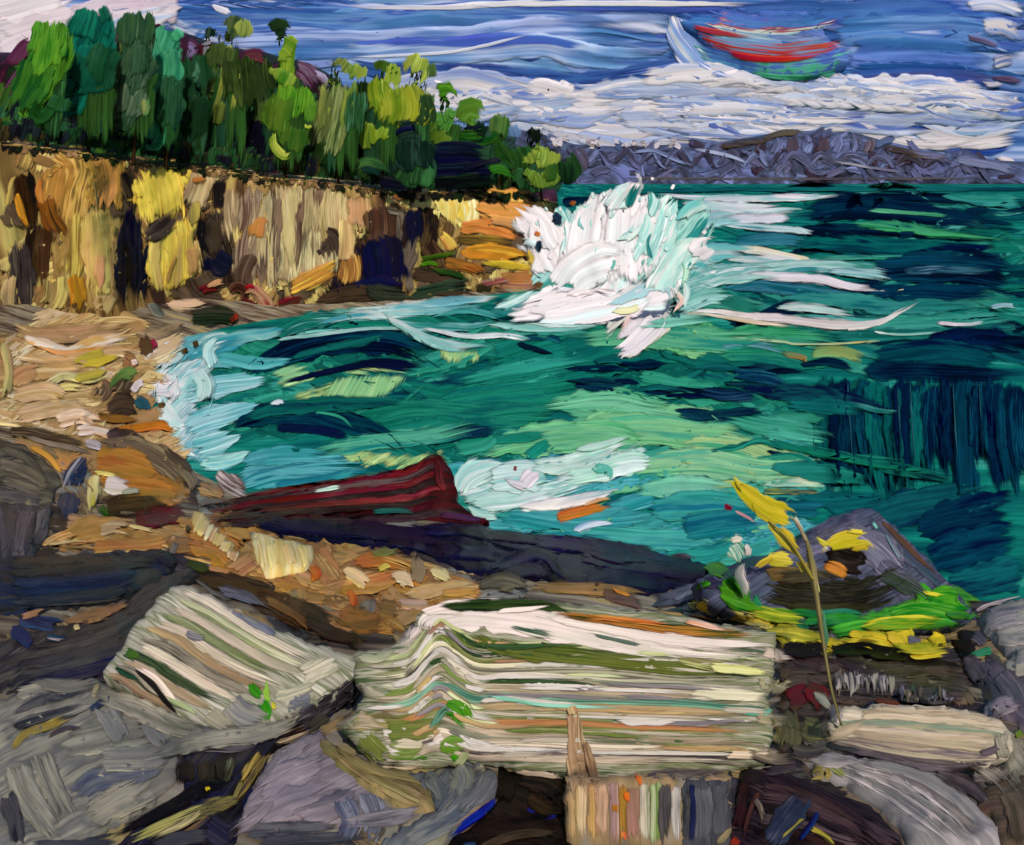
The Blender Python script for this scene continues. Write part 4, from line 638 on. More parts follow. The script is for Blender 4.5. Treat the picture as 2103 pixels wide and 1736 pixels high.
def trunk_mesh(b, t, r0, r1):
    V = []; Fc = []; UV = []; b = np.array(b); t = np.array(t); n = 7; k = 6
    for i in range(k):
        f = i / (k - 1); c = b + (t - b) * f + np.array([.12 * math.sin(f * 5 + b[0]), .1 * math.cos(f * 4 + b[0]), 0]); r = r0 + (r1 - r0) * f
        for j in range(n): a = j * 2 * math.pi / n; V.append(c + r * np.array([math.cos(a), math.sin(a), 0])); UV.append((f * 3, j * .2))
    Fc = [(i * n + j, i * n + (j + 1) % n, (i + 1) * n + (j + 1) % n, (i + 1) * n + j) for i in range(k - 1) for j in range(n)]
    for q in range(4):                                      # limbs
        f = .45 + .13 * q; c = b + (t - b) * f; a = q * 2.4 + b[0]; e = c + np.array([math.cos(a) * 1.0, math.sin(a) * .8, .8]); o = len(V); r = r0 * .4 * (1 - f * .4)
        for p_, rr in ((c, r), (e, r * .3)):
            for j in range(4): an = j * math.pi / 2; V.append(p_ + rr * np.array([math.cos(an), 0, math.sin(an)])); UV.append((q, j * .2))
        Fc += [(o + j, o + (j + 1) % 4, o + 4 + (j + 1) % 4, o + 4 + j) for j in range(4)]
    return V, Fc, UV
def ctpy(x): return float(np.interp(x, cp[:, 0], cp[:, 3]))
WV = []
for z_ in (3., 30.):
    for i in range(nC): WV.append((base[i, 0] - outn[i, 0] * 2.2, base[i, 1] - outn[i, 1] * 2.2, z_))
EDGE = Surf(); EDGE.add(BVHTree.FromPolygons(WV, [(i, i + 1, nC + i + 1, nC + i) for i in range(nC - 1)]), None)     # upright sheet of air just behind the cliff edge
def TREE(label, x, y0, y1, wpx, back, pals, strokes, name='tree', cat='tree', dabs=90, th=6., group='trees along the cliff top', core=True):
    """x centre, y0 top, y1 bottom in view units; back metres behind the cliff edge"""
    cxp = min(1115, max(-400, x)); Y = cliffY(cxp) + back
    zb = cliffZ(cxp) + min(.4, back * .06)
    tp = at_dist(x, y0, Y); bt = at_dist(x, y1, Y); px = Y / F
    r = empty(name, (bt[0], Y, zb - .2), label, cat, group)
    H = tp[2] - bt[2]; rx = wpx * px * .5; cz = (tp[2] + bt[2]) / 2
    v, f, uv = trunk_mesh((bt[0], Y, min(zb - .5, bt[2] - .3)), (tp[0], Y, tp[2] - H * .15), .10, .03)
    to_obj('trunk', v, f, uv, None, [paint('2a2018 3c2e22 4a3a2a')], parent=r, rel=.02)
    if core:
        v, f, uv = leaf_dabs((tp[0] + bt[0]) / 2, Y + rx * .2, cz, rx * .8, rx * .8, H * .44, dabs, .34)
        k = len(f); mats = [pmat(p) for p in pals]; mi = [random.randrange(len(mats)) for _ in range(k // 2) for _ in (0, 1)]
        to_obj('crown', v, f, uv, None, mats, mi, parent=r, rel=.05)
    sf = Surf(plane=(np.array([0, Y, 0.]), np.array([0, -1., 0])), bulge=((tp[0] + bt[0]) / 2, rx * 1.3, rx * .9))
    if H / px > 60 and core:                                # darker skirts of foliage down to the cliff edge
        for q in range(3):
            xa = x + wpx * (-.35 + .35 * q); ya = y0 + (y1 - y0) * RNG.uniform(.35, .55)
            S(sf, r, 'foliage', [(xa + 8, ya), (xa, (ya + y1) / 2), (xa - 6, ctpy(xa) - RNG.uniform(-2, 10))], wpx * RNG.uniform(.5, .7), random.choice(['1e3022 2a4030 24382a', '26402a 1c2e20 30502f', '22341f 2e4426']), th=3, rag=.3, mk=dict(gain=1.9))
    e_ = strokes[0][0][-1]; w_ = strokes[0][1]; w_ = max(w_) if isinstance(w_, list) else w_
    S(sf, r, 'foliage', [e_, ((e_[0] + x) / 2 - 4, (e_[1] * 2 + y1) / 3), (x - 8, (y0 + 2 * y1) / 3)], [w_ * .6, w_ * .8, w_ * .5], strokes[min(1, len(strokes) - 1)][2], th=3, rag=.3, mk=dict(gain=.95))
    for s_ in strokes: S(sf, r, 'foliage', s_[0], [v * 1.18 for v in s_[1]] if isinstance(s_[1], list) else s_[1] * 1.18, s_[2], th=s_[3] if len(s_) > 3 else th, rag=.34, mk=dict(su=.5, sv=7, warp=.06, gain=.95), comb=.4)
    return r
# undergrowth mass along the cliff edge
G1 = '1f3024 2a4030 182420'; G2 = '243a28 30502e 1c2a20'; NV = '12141f 1a1a2a 1c2430'
for pts_, nn_ in (([(0, 190), (300, 170), (420, 150), (640, 200), (640, 360), (420, 335), (0, 295)], 170), ([(600, 210), (760, 220), (900, 270), (1040, 300), (1150, 350), (1160, 395), (860, 395), (640, 360)], 130)):
    o = FILL(BACK, None, 'undergrowth', pts_, nn_, 66, 36, 98, 14, [G1, G2, '2c4a34 1f3a2c 3a5a3c', '1a2820 223428', '263c22 3a5226', '181c22 20242a'], th=4, mk=dict(gain=1.6))
    o['label'] = 'dark green undergrowth behind the tree trunks on the ' + ('left half of the wood' if pts_[0][0] == 0 else 'right half of the wood'); o['category'] = 'undergrowth'
its = []
for x in np.arange(-10, 1098, 7.):
    y = ctpy(x) + RNG.uniform(-4, 3); l = RNG.uniform(24, 60); its.append(([(x + l * .12, y - l), (x + RNG.uniform(-4, 4), y - l * .5), (x - l * .05, y)], RNG.uniform(18, 34), int(RNG.integers(0, 5))))
o = MS(EDGE, None, 'undergrowth', its, ['18241c 22301f 141c1a', '1c2e22 26402a', '12141c 1a1c24 20282a', '2a3c22 1e2c1c 38482a', '2a2a1c 3a3424 1c1c16'], th=3, mk=dict(gain=2.0))
o['label'] = 'dark fringe of low growth along the cliff lip'; o['category'] = 'undergrowth'
BG = '3a7228 4c8a30 5f9c38 2c5c26'; TE = '14564c 1c6a5a 22745e 185044'; GG = '34523e 466248 2a4436 566e54'; MT = '2f7a5a 3f9470 4fa67e 286848'; DG = '22422c 2c4e34 1c3626'; OL = '5a6a34 6f803e 485a2c 8a9a4c'; YG = '76902a 8aa034 5a7a24 a0ac48'; LM = '4f8a2a 66a034 3c7424 86ac40'
TREE('bright grass-green leaning tree at the far left', 90, 36, 250, 70, 3.2, [BG, '2c5a28 3a7030'], [([(124, 40), (106, 110), (72, 180), (32, 238)], [50, 60, 52, 28], BG), ([(106, 38), (100, 80), (84, 130)], [50, 58, 54], BG), ([(84, 120), (66, 170), (36, 232)], [56, 56, 26], '35682a 447c30 2a5426'), ([(104, 70), (98, 130), (84, 190)], 40, '4c8a2c 5f9a34 3a7028'), ([(52, 226), (80, 196), (104, 176)], [14, 24, 16], '2c5c2a 3a6e30'), ([(104, 176), (70, 232), (92, 240), (130, 190)], [14, 22, 22, 12], '24482a 2c5630 386834'), ([(132, 196), (112, 236)], 34, '28502e 32603a')])
TREE('teal tree with a pointed crown second from the left', 178, 10, 240, 80, 4.0, [TE, '1a4a3c 245c48'], [([(208, 14), (184, 80), (152, 140), (122, 198)], [54, 72, 68, 40], TE), ([(196, 14), (186, 50), (172, 90)], [40, 62, 70], TE), ([(204, 14), (214, 30), (218, 60)], [14, 22, 18], '1c5c4a 266a54'), ([(168, 84), (160, 120), (126, 140)], [60, 74, 40], '145448 1c6656'), ([(196, 110), (180, 150), (150, 196)], [50, 60, 44], '1f5c48 245a44 1a4c3c'), ([(226, 90), (212, 130), (200, 200)], 44, '244c38 2c583e'), ([(140, 150), (132, 180), (126, 196)], 30, '18564a 1f6452')])
TREE('tall grey-green tree between the teal tree and the mint tree', 270, 12, 262, 64, 3.4, [GG, '2c4638 3a5844'], [([(288, 14), (280, 90), (258, 170), (240, 248)], [52, 62, 58, 48], GG), ([(282, 16), (280, 60), (276, 104)], [44, 58, 54], '3a5a40 2f4c38 486648'), ([(276, 96), (262, 150), (244, 200)], [54, 56, 40], GG), ([(270, 170), (264, 210), (250, 246)], [50, 60, 40], '46604c 5c7058 344e3c'), ([(292, 90), (290, 130), (286, 170)], 30, '2c4a36 38563e'), ([(248, 80), (242, 140), (226, 240)], 7, '6a7a44 4a5c3a'), ([(296, 190), (300, 220), (296, 246)], [10, 18, 8], '8a9a5c 4a7a4c 2c4a36')])
TREE('mint green slender tree beside the tall grey-green tree', 335, 48, 290, 50, 2.6, [MT, '2c6048 245040'], [([(352, 52), (338, 120), (324, 200), (308, 286)], [30, 46, 42, 16], MT), ([(348, 52), (340, 80), (322, 130)], [24, 44, 30], MT), ([(352, 60), (364, 76), (368, 86)], [18, 24, 8], '3f9a72 56ac84'), ([(336, 100), (344, 140), (336, 180)], [36, 50, 48], '3a8a66 4a9c74 2f7656'), ([(334, 170), (322, 220), (312, 280)], [42, 36, 10], '3a8664 2c6a4e 4a9a78'), ([(356, 150), (352, 220), (346, 282)], [30, 44, 40], '2a4c36 32583e 243e2e')])
TREE('dark green rounded tree right of the mint tree', 390, 104, 290, 60, 3.8, [DG, G2], [([(392, 108), (398, 150), (400, 200)], [40, 56, 50], '25442f 2f5238'), ([(396, 120), (404, 150), (396, 166), (388, 150)], [8, 14, 14, 8], '5a8a6c 3a6448'), ([(376, 140), (372, 210), (372, 280)], [30, 46, 46], '223c2a 2a4630'), ([(410, 190), (400, 240), (396, 300)], 46, '1c3022 243a28')])
TREE('thin dark treetop standing alone against the blue sky', 430, 50, 200, 26, 6., ['22362a 2c4432', '1c2c24'], [([(434, 54), (430, 70), (428, 86)], [16, 24, 18], '26382c 1e2c26 3a4c40'), ([(444, 84), (424, 90), (412, 94)], [3, 6, 3], '4a4c50 8a8c98')], dabs=24)
TREE('olive topped tree with a pale crown dab and striped skirt', 470, 26, 262, 56, 3.0, [OL, '3a4c2c 2c3c26'], [([(486, 30), (480, 56), (468, 84)], [20, 36, 30], '4a5c3c 5c6c44 38482f'), ([(500, 36), (502, 60), (496, 84)], [20, 32, 20], '86984a 9aaa58 6c803c'), ([(466, 84), (456, 130), (444, 190)], [34, 56, 50], '3f5030 4c5e34 34442a'), ([(450, 110), (434, 170), (432, 196), (446, 180)], [8, 14, 16, 6], '6a7c44 3a4c30'), ([(466, 120), (452, 190), (436, 250)], 9, '98a04c 6c7a3c'), ([(492, 140), (482, 200), (476, 248)], 9, '8a9444 5c6c36'), ([(484, 110), (490, 170), (492, 240)], [34, 48, 44], '38482a 2c3a24 4a5a30'), ([(452, 200), (448, 240), (444, 262)], 20, '44542c 6c7a3c')])
TREE('dark round topped tree with a bright green middle and lime foot', 585, 54, 330, 60, 2.6, [LM, '2c4a26 244022'], [([(558, 72), (576, 62), (598, 72)], [24, 38, 24], '1f2e22 2a3c28'), ([(574, 92), (590, 100), (606, 118)], [26, 44, 30], '6c9030 84a03a 5a8028'), ([(590, 140), (580, 160), (570, 176)], [40, 44, 20], '6c9034 8aa444 527c2c'), ([(614, 170), (606, 220), (600, 256)], [44, 60, 50], LM), ([(584, 190), (570, 240), (566, 290)], [36, 46, 40], '587c30 42682a 6f8c3a'), ([(560, 270), (562, 300), (584, 322), (600, 312)], [10, 16, 18, 6], 'a0b040 86a838 c0c458', 9), ([(606, 250), (604, 290), (596, 320)], [46, 44, 24], '4a6a2c 3a5a28'), ([(632, 210), (640, 236), (628, 262)], [16, 22, 8], '5c8c34 3f742a'), ([(622, 256), (634, 262), (642, 256)], 6, 'a8b848')])
TREE('tall dark tree filling the gap left of the bright green one', 530, 110, 330, 60, 4.4, ['2c3e26 38482a', G1], [([(524, 120), (530, 180), (540, 240)], [40, 56, 50], '33442a 2a3a24 43532f'), ([(546, 190), (552, 240), (540, 300)], [30, 46, 40], '3c4e2c 4a5c34 2c3c24'), ([(512, 240), (508, 280), (490, 320)], [50, 70, 50], '14161f 1c1c2a 101018'), ([(470, 250), (440, 270), (430, 290)], [30, 44, 30], '12121c 1c1a2c'), ([(400, 280), (430, 310), (500, 326)], 34, '1c2620 141a1c 28301f')])
TREE('olive striped tree hanging like a fringe in the middle of the wood', 690, 108, 344, 64, 2.4, [OL, '3c4c28 2e3c24'], [([(716, 118), (704, 136), (694, 152)], [16, 32, 20], '6c7c40 86964a 4a5a34'), ([(742, 130), (736, 150), (728, 172)], [24, 32, 18], '86a044 9ab04e 6c8a3c'), ([(704, 158), (690, 220), (672, 290), (664, 330)], [40, 56, 56, 24], '6f7f4c 55663a 8a9860 445430'), ([(720, 160), (716, 210), (700, 280)], [20, 26, 12], '7c9444 5f7a38 90a858'), ([(734, 170), (730, 230), (726, 290)], [24, 34, 26], '3a6440 2c4c30 4a7a54'), ([(668, 170), (660, 230), (656, 290)], 14, '8a9850 5c6c3a'), ([(640, 290), (644, 320), (636, 346)], 40, '26381f 34482a')])
TREE('dark narrow tree behind the yellow-green tree', 745, 130, 350, 44, 4.2, [G1, '2a3c26 22301f'], [([(756, 160), (750, 220), (748, 300)], [30, 44, 40], '26381f 1e2c1e 34462a'), ([(722, 290), (716, 330), (712, 352)], 40, '1a2418 242e1f'), ([(760, 180), (772, 200), (774, 214)], [8, 14, 8], '4a2430 3a2428')])
TREE('yellow-green tree with a dark cap and wavy trunk-like sweep', 785, 116, 312, 50, 1.9, [YG, '4c6a24 3c5620'], [([(798, 120), (790, 140), (784, 156)], [24, 36, 26], '385422 48662a'), ([(812, 126), (806, 160), (800, 190)], [20, 30, 20], '9aac44 86a03c'), ([(780, 150), (782, 190), (788, 220), (776, 260)], [36, 40, 40, 40], YG), ([(776, 250), (768, 280), (776, 306)], [40, 52, 30], '6a8c2a 86a03c 56782a'), ([(812, 170), (822, 220), (808, 270)], [44, 60, 44], '8c9a2e a0a83c 74862a')])
TREE('pale lime treetop leaning right above the white cloud band', 858, 106, 300, 44, 2.4, ['a0b04e 8aa044', '5c7434 48602c'], [([(866, 108), (856, 140), (840, 172)], [30, 42, 26], 'a4b450 8ea444 b4c060'), ([(884, 126), (888, 146), (884, 168)], [12, 16, 10], '46603a 5c7a40'), ([(840, 168), (846, 220), (840, 262)], [44, 60, 50], '74882c 8a983a 5c702a'), ([(866, 190), (874, 230), (870, 264)], [24, 34, 30], '2a3e2c 34482f')])  # last dark stroke paints the shadow on the crown's right
TREE('dark blue-green mound tree at the cliff edge', 836, 250, 392, 80, 1.5, ['1f2f2a 2a3c34', '182420'], [([(812, 276), (834, 270), (860, 262)], [24, 40, 24], '20302a 2a3e36 1a2624'), ([(806, 290), (812, 330), (826, 366)], [44, 60, 50], '22342e 2c403a 1a2826'), ([(850, 280), (852, 320), (858, 366)], [44, 56, 50], '24382f 1c2c28 304a3c'), ([(800, 282), (830, 266), (856, 266)], 9, '141828 1e2440'), ([(812, 262), (796, 300), (780, 330)], [8, 14, 8], '8a9a34 5c7430')])
TREE('small bright green crown dab clear of the wood against white cloud', 915, 180, 330, 44, 3.2, ['3c7a28 4c8c30', '2c5c24'], [([(898, 196), (916, 188), (934, 212)], [24, 36, 16], '3a7424 4c8a2c 2c6020'), ([(904, 226), (906, 244), (914, 262)], [34, 46, 34], '3f7434 4f8a3c 5a8a40'), ([(920, 262), (900, 280), (884, 300)], [40, 48, 30], '5a7c30 4a6c2c 6f8c3c')])
TREE('mid green fan shaped tree left of the navy blue thicket', 968, 220, 330, 64, 2.4, ['4c7a30 5c8a3c', '355a28'], [([(940, 256), (966, 232), (996, 250)], [30, 46, 26], '4c7a2c 5f8c3a 3c6828'), ([(940, 262), (980, 264), (1006, 256)], 9, '1a2030 22301f'), ([(918, 260), (940, 286), (1000, 282), (1014, 262)], [12, 26, 26, 10], '2f5a24 3c6c28 244820')])
TREE('slim pale green tree beside the bluish gap in the wood', 1024, 228, 350, 34, 2.4, ['4a6c3c 5c8048', '3a5630'], [([(1028, 234), (1026, 260), (1020, 290)], [24, 36, 26], '4c6e3a 5c8044 3c5a30'), ([(1010, 262), (1020, 300), (1040, 322), (1060, 340)], [12, 26, 30, 20], '26421f 325428 1c3020'), ([(1044, 250), (1056, 270), (1062, 290)], [10, 24, 20], '5c74a4 7a92bc 46597c')])
TREE('small black-green round treetop near the end of the wood', 1094, 254, 372, 34, 3.4, ['18241c 223024', '1c2c20'], [([(1092, 258), (1096, 276), (1094, 296)], [20, 30, 22], '161f1c 1f2c22'), ([(1060, 300), (1070, 330), (1066, 360)], 40, '2a4a2a 355a30')])
TREE('light olive fan-shaped bush at the very end of the cliff', 1110, 288, 392, 74, .9, ['6c8836 7f9a42', '4a682c'], [([(1092, 304), (1104, 330), (1100, 352)], [34, 44, 30], '76923a 8aa448 5f7c30'), ([(1126, 300), (1122, 330), (1108, 352)], [28, 40, 26], '86a044 6c8a38 98ae54'), ([(1102, 344), (1090, 366), (1080, 376)], [22, 36, 22], '5c7c30 708c3a'), ([(1112, 346), (1120, 372), (1124, 390)], [26, 44, 30], '587830 6c8a3a 466426'), ([(1140, 330), (1142, 360), (1140, 386)], [26, 36, 26], '46662e 38562a'), ([(1160, 310), (1172, 345), (1170, 388)], [18, 36, 34], '223c28 2c4a2c 1c2f22')], th=8)
th_ = empty('thicket', (-1.5, cliffY(950) + 1.2, cliffZ(950)), 'navy blue ridged thicket block on the cliff edge', 'thicket')
sf = Surf(plane=(np.array([0, cliffY(950) + 1.3, 0.]), np.array([0, -1., 0])))
for i in range(7): S(sf, th_, 'foliage', [(884, 300 + i * 11), (940, 297 + i * 11), (1012 + 3 * i, 306 + i * 9)], 15, ['12182c 1a2440', '161c2a 202c3c', '0f1424 1a1f3a'][i % 3], th=7, rag=.2, mk=dict(sv=12))
for pts, wd, pal in [([(840, 372), (900, 376), (980, 372), (1040, 362)], [20, 26, 26, 16], '16201c 101420 22301f'), ([(1000, 352), (1030, 348), (1060, 366)], [16, 26, 16], '3c7a28 2c5a24'), ([(940, 352), (1000, 332), (1040, 330)], 12, '1a2038 141a28')]: S(sf, th_, 'foliage', pts, wd, pal, th=7, rag=.3)
bsh = empty('bush', (-8, cliffY(775) + 1., cliffZ(775)), 'low curled green bush on the cliff lip below the yellow-green tree', 'bush')
sf = Surf(plane=(np.array([0, cliffY(775) + .9, 0.]), np.array([0, -1., 0])))
for pts, wd, pal in [([(730, 346), (752, 336), (780, 344), (810, 362)], [14, 26, 24, 10], '3a5c34 4c7040 2c4a2c'), ([(736, 352), (764, 350), (800, 366)], 14, '28443a 1c3030'), ([(770, 366), (800, 376), (850, 384)], [16, 26, 20], '12161f 1a1c2e'), ([(660, 344), (700, 360), (760, 372)], 20, '1f261a 2c301f 38321f')]: S(sf, bsh, 'foliage', pts, wd, pal, th=7, rag=.3)
bk = lambda pts, wd, pal: S(BACK, hillside, 'slope_scrub', pts, wd, pal, th=5, rag=.3)
for pts, wd, pal in [([(20, 140), (50, 100), (70, 92)], 34, '4a2438 5a3046'), ([(10, 220), (40, 170), (60, 140)], 40, '46243a 5a3c50 38202c'), ([(110, 150), (130, 110), (140, 98)], 30, '48202f 5a2c3c'), ([(220, 100), (250, 70), (310, 66)], 30, '4c2434 5c2f42'), ([(300, 80), (320, 66), (336, 72)], 40, '461f34 542a40'), ([(380, 90), (400, 100), (392, 130)], 26, '5a4460 7a6c94 4a2c40'), ([(400, 110), (430, 106), (440, 120)], 30, '4c2028 3c242a'), ([(500, 116), (530, 112), (560, 126)], 24, '4a2430 5c343c'), ([(600, 135), (630, 150), (656, 190)], 34, '5a3a4c 7a6478 48283a'), ([(640, 150), (664, 160), (676, 180)], 16, '8a7a94 a8a0bc 5a3a4c')]: bk(pts, wd, pal)

# ================================================================== THE BREAKING WAVE
YW = 55.; SPL = Surf(plane=(np.array([0, YW, 0.]), np.array([0, -.88, .475])), bulge=(5.5, 5.5, 1.2))
BASE = Surf(plane=(np.array([0, 52., .05]), np.array([0, -.5, .866])))
spl = empty('wave_splash', on_z(1270, 650), 'tall white wave splash bursting up at the end of the cliff', 'wave')
wsm = dict(su=.5, sv=3, warp=.2, spec=.03, rough=.35, bump=.3)
PATCH(SPL, spl, 'spray_sheet', [(1150, 600), (1146, 560), (1176, 520), (1190, 470), (1196, 430), (1226, 410), (1250, 385), (1268, 396), (1290, 368), (1322, 356), (1318, 400), (1344, 396), (1370, 424), (1356, 470), (1348, 520), (1334, 570), (1290, 604), (1220, 612)], 'e6dee2 e2dce0 dadde0 b8d8d6', h=6, r=10, ang=-60, jit=6, step=10, dry=True, mk=wsm)
PATCH(SPL, spl, 'spray_sheet', [(1038, 414), (1060, 440), (1082, 434), (1100, 420), (1116, 446), (1130, 476), (1170, 500), (1190, 560), (1150, 606), (1124, 566), (1100, 528), (1056, 502), (1086, 484), (1048, 462)], 'e6dee0 e0dadd d2dadc', h=5, r=8, ang=50, jit=6, step=10, dry=True, mk=wsm)
for pts, wd, pal in [([(1380, 600), (1460, 570), (1540, 560), (1640, 566)], [50, 44, 34, 12], '8cc4bc b8d8d2 5aa49c d8e0de'), ([(1400, 540), (1470, 520), (1560, 520)], [40, 36, 14], 'a8d0c8 c8dcd8 68b0a8'), ([(1390, 470), (1460, 452), (1560, 448)], [34, 30, 14], 'c8dcda e0dee0 8cc0bc'), ([(1370, 640), (1450, 610), (1520, 606)], [36, 34, 12], '68b0a4 98ccc0'), ([(1000, 640), (1080, 622), (1150, 610)], [20, 40, 40], '7cbcb8 b4d8d4 d8e0e0')]: S(FG, spl, 'foam_trail', pts, wd, pal, th=3, rag=.4, dryk=.5, mk=dict(su=.4, sv=5, spec=0.))
WW = 'e8e0e4 e4dee2 d8dee0'; WT = 'e4dee2 bcdcd8 8cc8c4 dce2e2'; TT = '58a8a4 8cc8c4 c4e0dc 3a8c8a'
for pts, wd, pal, th in [([(1300, 620), (1350, 560), (1400, 500), (1440, 440), (1470, 400)], [60, 80, 70, 50, 20], '4a9c94 78b8b0 a8d4cc 2f8078', 4), ([(1100, 600), (1150, 560), (1200, 540)], [30, 60, 60], '3a9490 6cb4b0 a8d4d0', 4), ([(1160, 560), (1130, 500), (1090, 450), (1050, 420)], [70, 66, 44, 14], WW, 7), ([(1130, 520), (1110, 480), (1100, 440)], [40, 36, 14], 'e6dee0 dcdce0', 8), ([(1090, 470), (1060, 470), (1040, 466)], [16, 14, 6], WW, 7), ([(1110, 500), (1080, 496), (1058, 500)], [16, 12, 5], 'e2dcde c8dcdc', 7), ([(1190, 580), (1200, 500), (1190, 440), (1180, 420)], [60, 60, 44, 12], WT, 7), ([(1160, 470), (1150, 440), (1142, 420)], [20, 26, 10], TT, 6), ([(1240, 600), (1230, 520), (1240, 450), (1262, 390)], [90, 90, 66, 24], WW, 9), ([(1290, 590), (1290, 500), (1296, 430), (1320, 375)], [80, 84, 60, 18], WW, 9), ([(1250, 440), (1280, 400), (1300, 372)], [26, 34, 12], 'e4dee2 b4d8d4 e0dee0', 7), ([(1286, 430), (1300, 396), (1318, 362)], [12, 16, 5], '1f6a6c 3a8a88', 9), ([(1320, 560), (1350, 490), (1366, 430), (1392, 400)], [50, 56, 34, 12], WT, 8), ([(1330, 450), (1344, 410), (1336, 380)], [16, 22, 8], TT, 7), ([(1260, 500), (1300, 480), (1320, 440)], 16, 'd8e2e0 8cc4c0', 9), ([(1150, 600), (1180, 560), (1240, 530), (1290, 540)], [44, 60, 60, 30], WW, 9), ([(1340, 620), (1380, 560), (1420, 510), (1460, 500)], [30, 44, 40, 20], 'd8e2e0 a4d0ca e2dee0', 7), ([(1420, 530), (1440, 510), (1470, 496)], [16, 34, 24], 'e4dee0 dcd8dc', 9), ([(1390, 460), (1420, 430), (1460, 420)], [12, 22, 14], 'd0dedc 6ab4ac', 5), ([(1400, 590), (1410, 560), (1404, 530)], 10, 'c8e0c8 5ab0a0', 6), ([(1340, 540), (1330, 500), (1344, 460)], 8, '5aa4a0 2f7c7c', 9), ([(1250, 560), (1262, 540), (1256, 520)], 7, '6ab4ae', 9), ([(1200, 480), (1190, 460), (1196, 440)], 9, '4aa09c 8cc8c4', 9)]:
    S(SPL, spl, 'spray_sheet', pts, [v * 1.25 for v in wd] if isinstance(wd, list) else wd, pal, th=th, rag=.4, tip=(.8, .3), mk=dict(su=.6, sv=5, warp=.16, spec=.03, rough=.35))
for i in range(22):
    a = RNG.uniform(math.pi * .1, math.pi * .95); r = RNG.uniform(150, 300); x = 1270 + math.cos(a) * r * .8; y = 640 - math.sin(a) * r; d = np.array([math.cos(a) * .8, -math.sin(a)]) * RNG.uniform(8, 22)
    S(SPL, spl, 'spray_drop', [(x, y), (x + d[0], y + d[1] + 1)], RNG.uniform(4, 9), random.choice([WW, WT]), th=5, tip=(.8, .3), lay=False)
PATCH(BASE, spl, 'spray_sheet', [(1026, 646), (1090, 606), (1140, 596), (1250, 566), (1330, 584), (1392, 596), (1396, 626), (1340, 640), (1300, 646), (1180, 668), (1080, 668)], 'e6dee2 dedbe0 c8dcdc', h=5, r=10, ang=-10, jit=6, dry=True, mk=wsm)
for pts, wd, pal, th in [([(1060, 640), (1130, 620), (1200, 600), (1260, 590)], [26, 50, 60, 40], WW, 8), ([(1100, 660), (1180, 645), (1280, 630), (1350, 600)], [20, 40, 50, 30], 'e6dee2 dcdadf c8dcdc', 9), ([(1130, 610), (1180, 580), (1250, 575), (1300, 590)], [20, 44, 44, 20], 'e6dee2 d4d6e0 e2dade', 12), ([(1240, 620), (1290, 600), (1340, 575), (1380, 590), (1390, 640)], [20, 30, 40, 36, 14], 'e4dcde d8dcdc 9ac4c8', 9), ([(1350, 600), (1330, 650), (1290, 690), (1250, 716)], [60, 84, 80, 50], 'd8dcc0 e6dee0 e8e0e2 e4dade d8b8b4 c8d4c8', 12), ([(1250, 640), (1290, 640), (1320, 626)], [10, 16, 10], 'd8d8b0 c8cca0', 12), ([(1400, 640), (1410, 600), (1396, 570)], [10, 16, 10], 'd0e0dc 7cbcb8', 8), ([(1385, 600), (1400, 620), (1380, 650)], 12, 'd0a8a0 dcd8c8', 10), ([(1010, 640), (1060, 620), (1110, 590)], [12, 26, 16], '8cc4c0 c4dcda 3a9490', 6)]:
    S(FG if max(p[1] for p in pts) > 670 else BASE, spl, 'spray_sheet', pts, wd, pal, th=th, rag=.4, tip=(.7, .6), band=(th == 12), mk=dict(su=.5, sv=5, spec=.03, rough=.35))
for pts, wd, pal in [([(1134, 440), (1146, 450), (1140, 466)], [14, 24, 14], '1c2838 2c3a4c'), ([(1112, 490), (1106, 506), (1112, 522)], [8, 14, 5], '14283a 2c4a52'), ([(1106, 476), (1100, 486)], 12, 'b86a30'), ([(1172, 424), (1180, 412)], 10, '6a3a28 8a4a30')]: S(SPL, spl, 'dark_gap', pts, wd, pal, th=11)

for pts, wd, pal in [([(990, 664), (1090, 672), (1200, 672), (1290, 660)], [8, 22, 24, 10], '58a8a0 8cc4bc b8dcd4'), ([(1040, 650), (1120, 664), (1230, 668)], [10, 20, 10], 'a8d4cc d0e0dc 6cb4ac'), ([(1300, 670), (1400, 660), (1500, 650)], [14, 26, 10], '5aac98 84c4b0'), ([(1360, 560), (1430, 540), (1500, 548)], [24, 40, 12], '8cc8c0 b8dcd6 5aaca4'), ([(1340, 500), (1410, 480), (1490, 486)], [20, 34, 12], 'b0d8d2 d8e4e2 78bcb4')]: S(FG, spl, 'foam_trail', pts, wd, pal, th=3, rag=.4, dryk=.7, mk=dict(su=.4, sv=4, spec=0.))

# ================================================================== SHORE AND ROCKS IN FRONT
gk = lambda pts, wd, pal, th=4.5, name='sand_streak', parent=None, **k: S(FG, parent or ground, name, pts, wd, pal, th=th, **{**dict(rag=.24, mk=dict(su=.5, sv=8, warp=.12)), **k})
FILL(FG, ground, 'sand', [(-20, 660), (280, 660), (330, 700), (290, 800), (300, 880), (320, 930), (0, 900)], 60, 150, 42, -14, 14, ['c0a472 b09060 d0b888', 'b89a68 a88858 c8b080', 'c8b898 b8a078 d8c8a8', 'a8885a 8a7048'], lay=True, mk=dict(gain=1.18))
FILL(FG, ground, 'rubble', [(0, 900), (320, 930), (480, 1020), (1000, 1090), (1440, 1170), (1600, 1190), (1960, 1240), (2110, 1260), (2110, 1740), (0, 1740)], 240, 110, 40, lambda x, y: (20 if x < 900 else -3) if y < 1350 else (-30 if x < 700 else (4 if x < 1700 else 25)), 18, ['5a5650 6c6a62 484644', '7a7a72 8c8c82 65655f', '4a4448 36323a 5c5860', '8a7a5c 6f6048 a08a64', '3a3634 2c2a2e 4c4644'], lay=True, th=4)
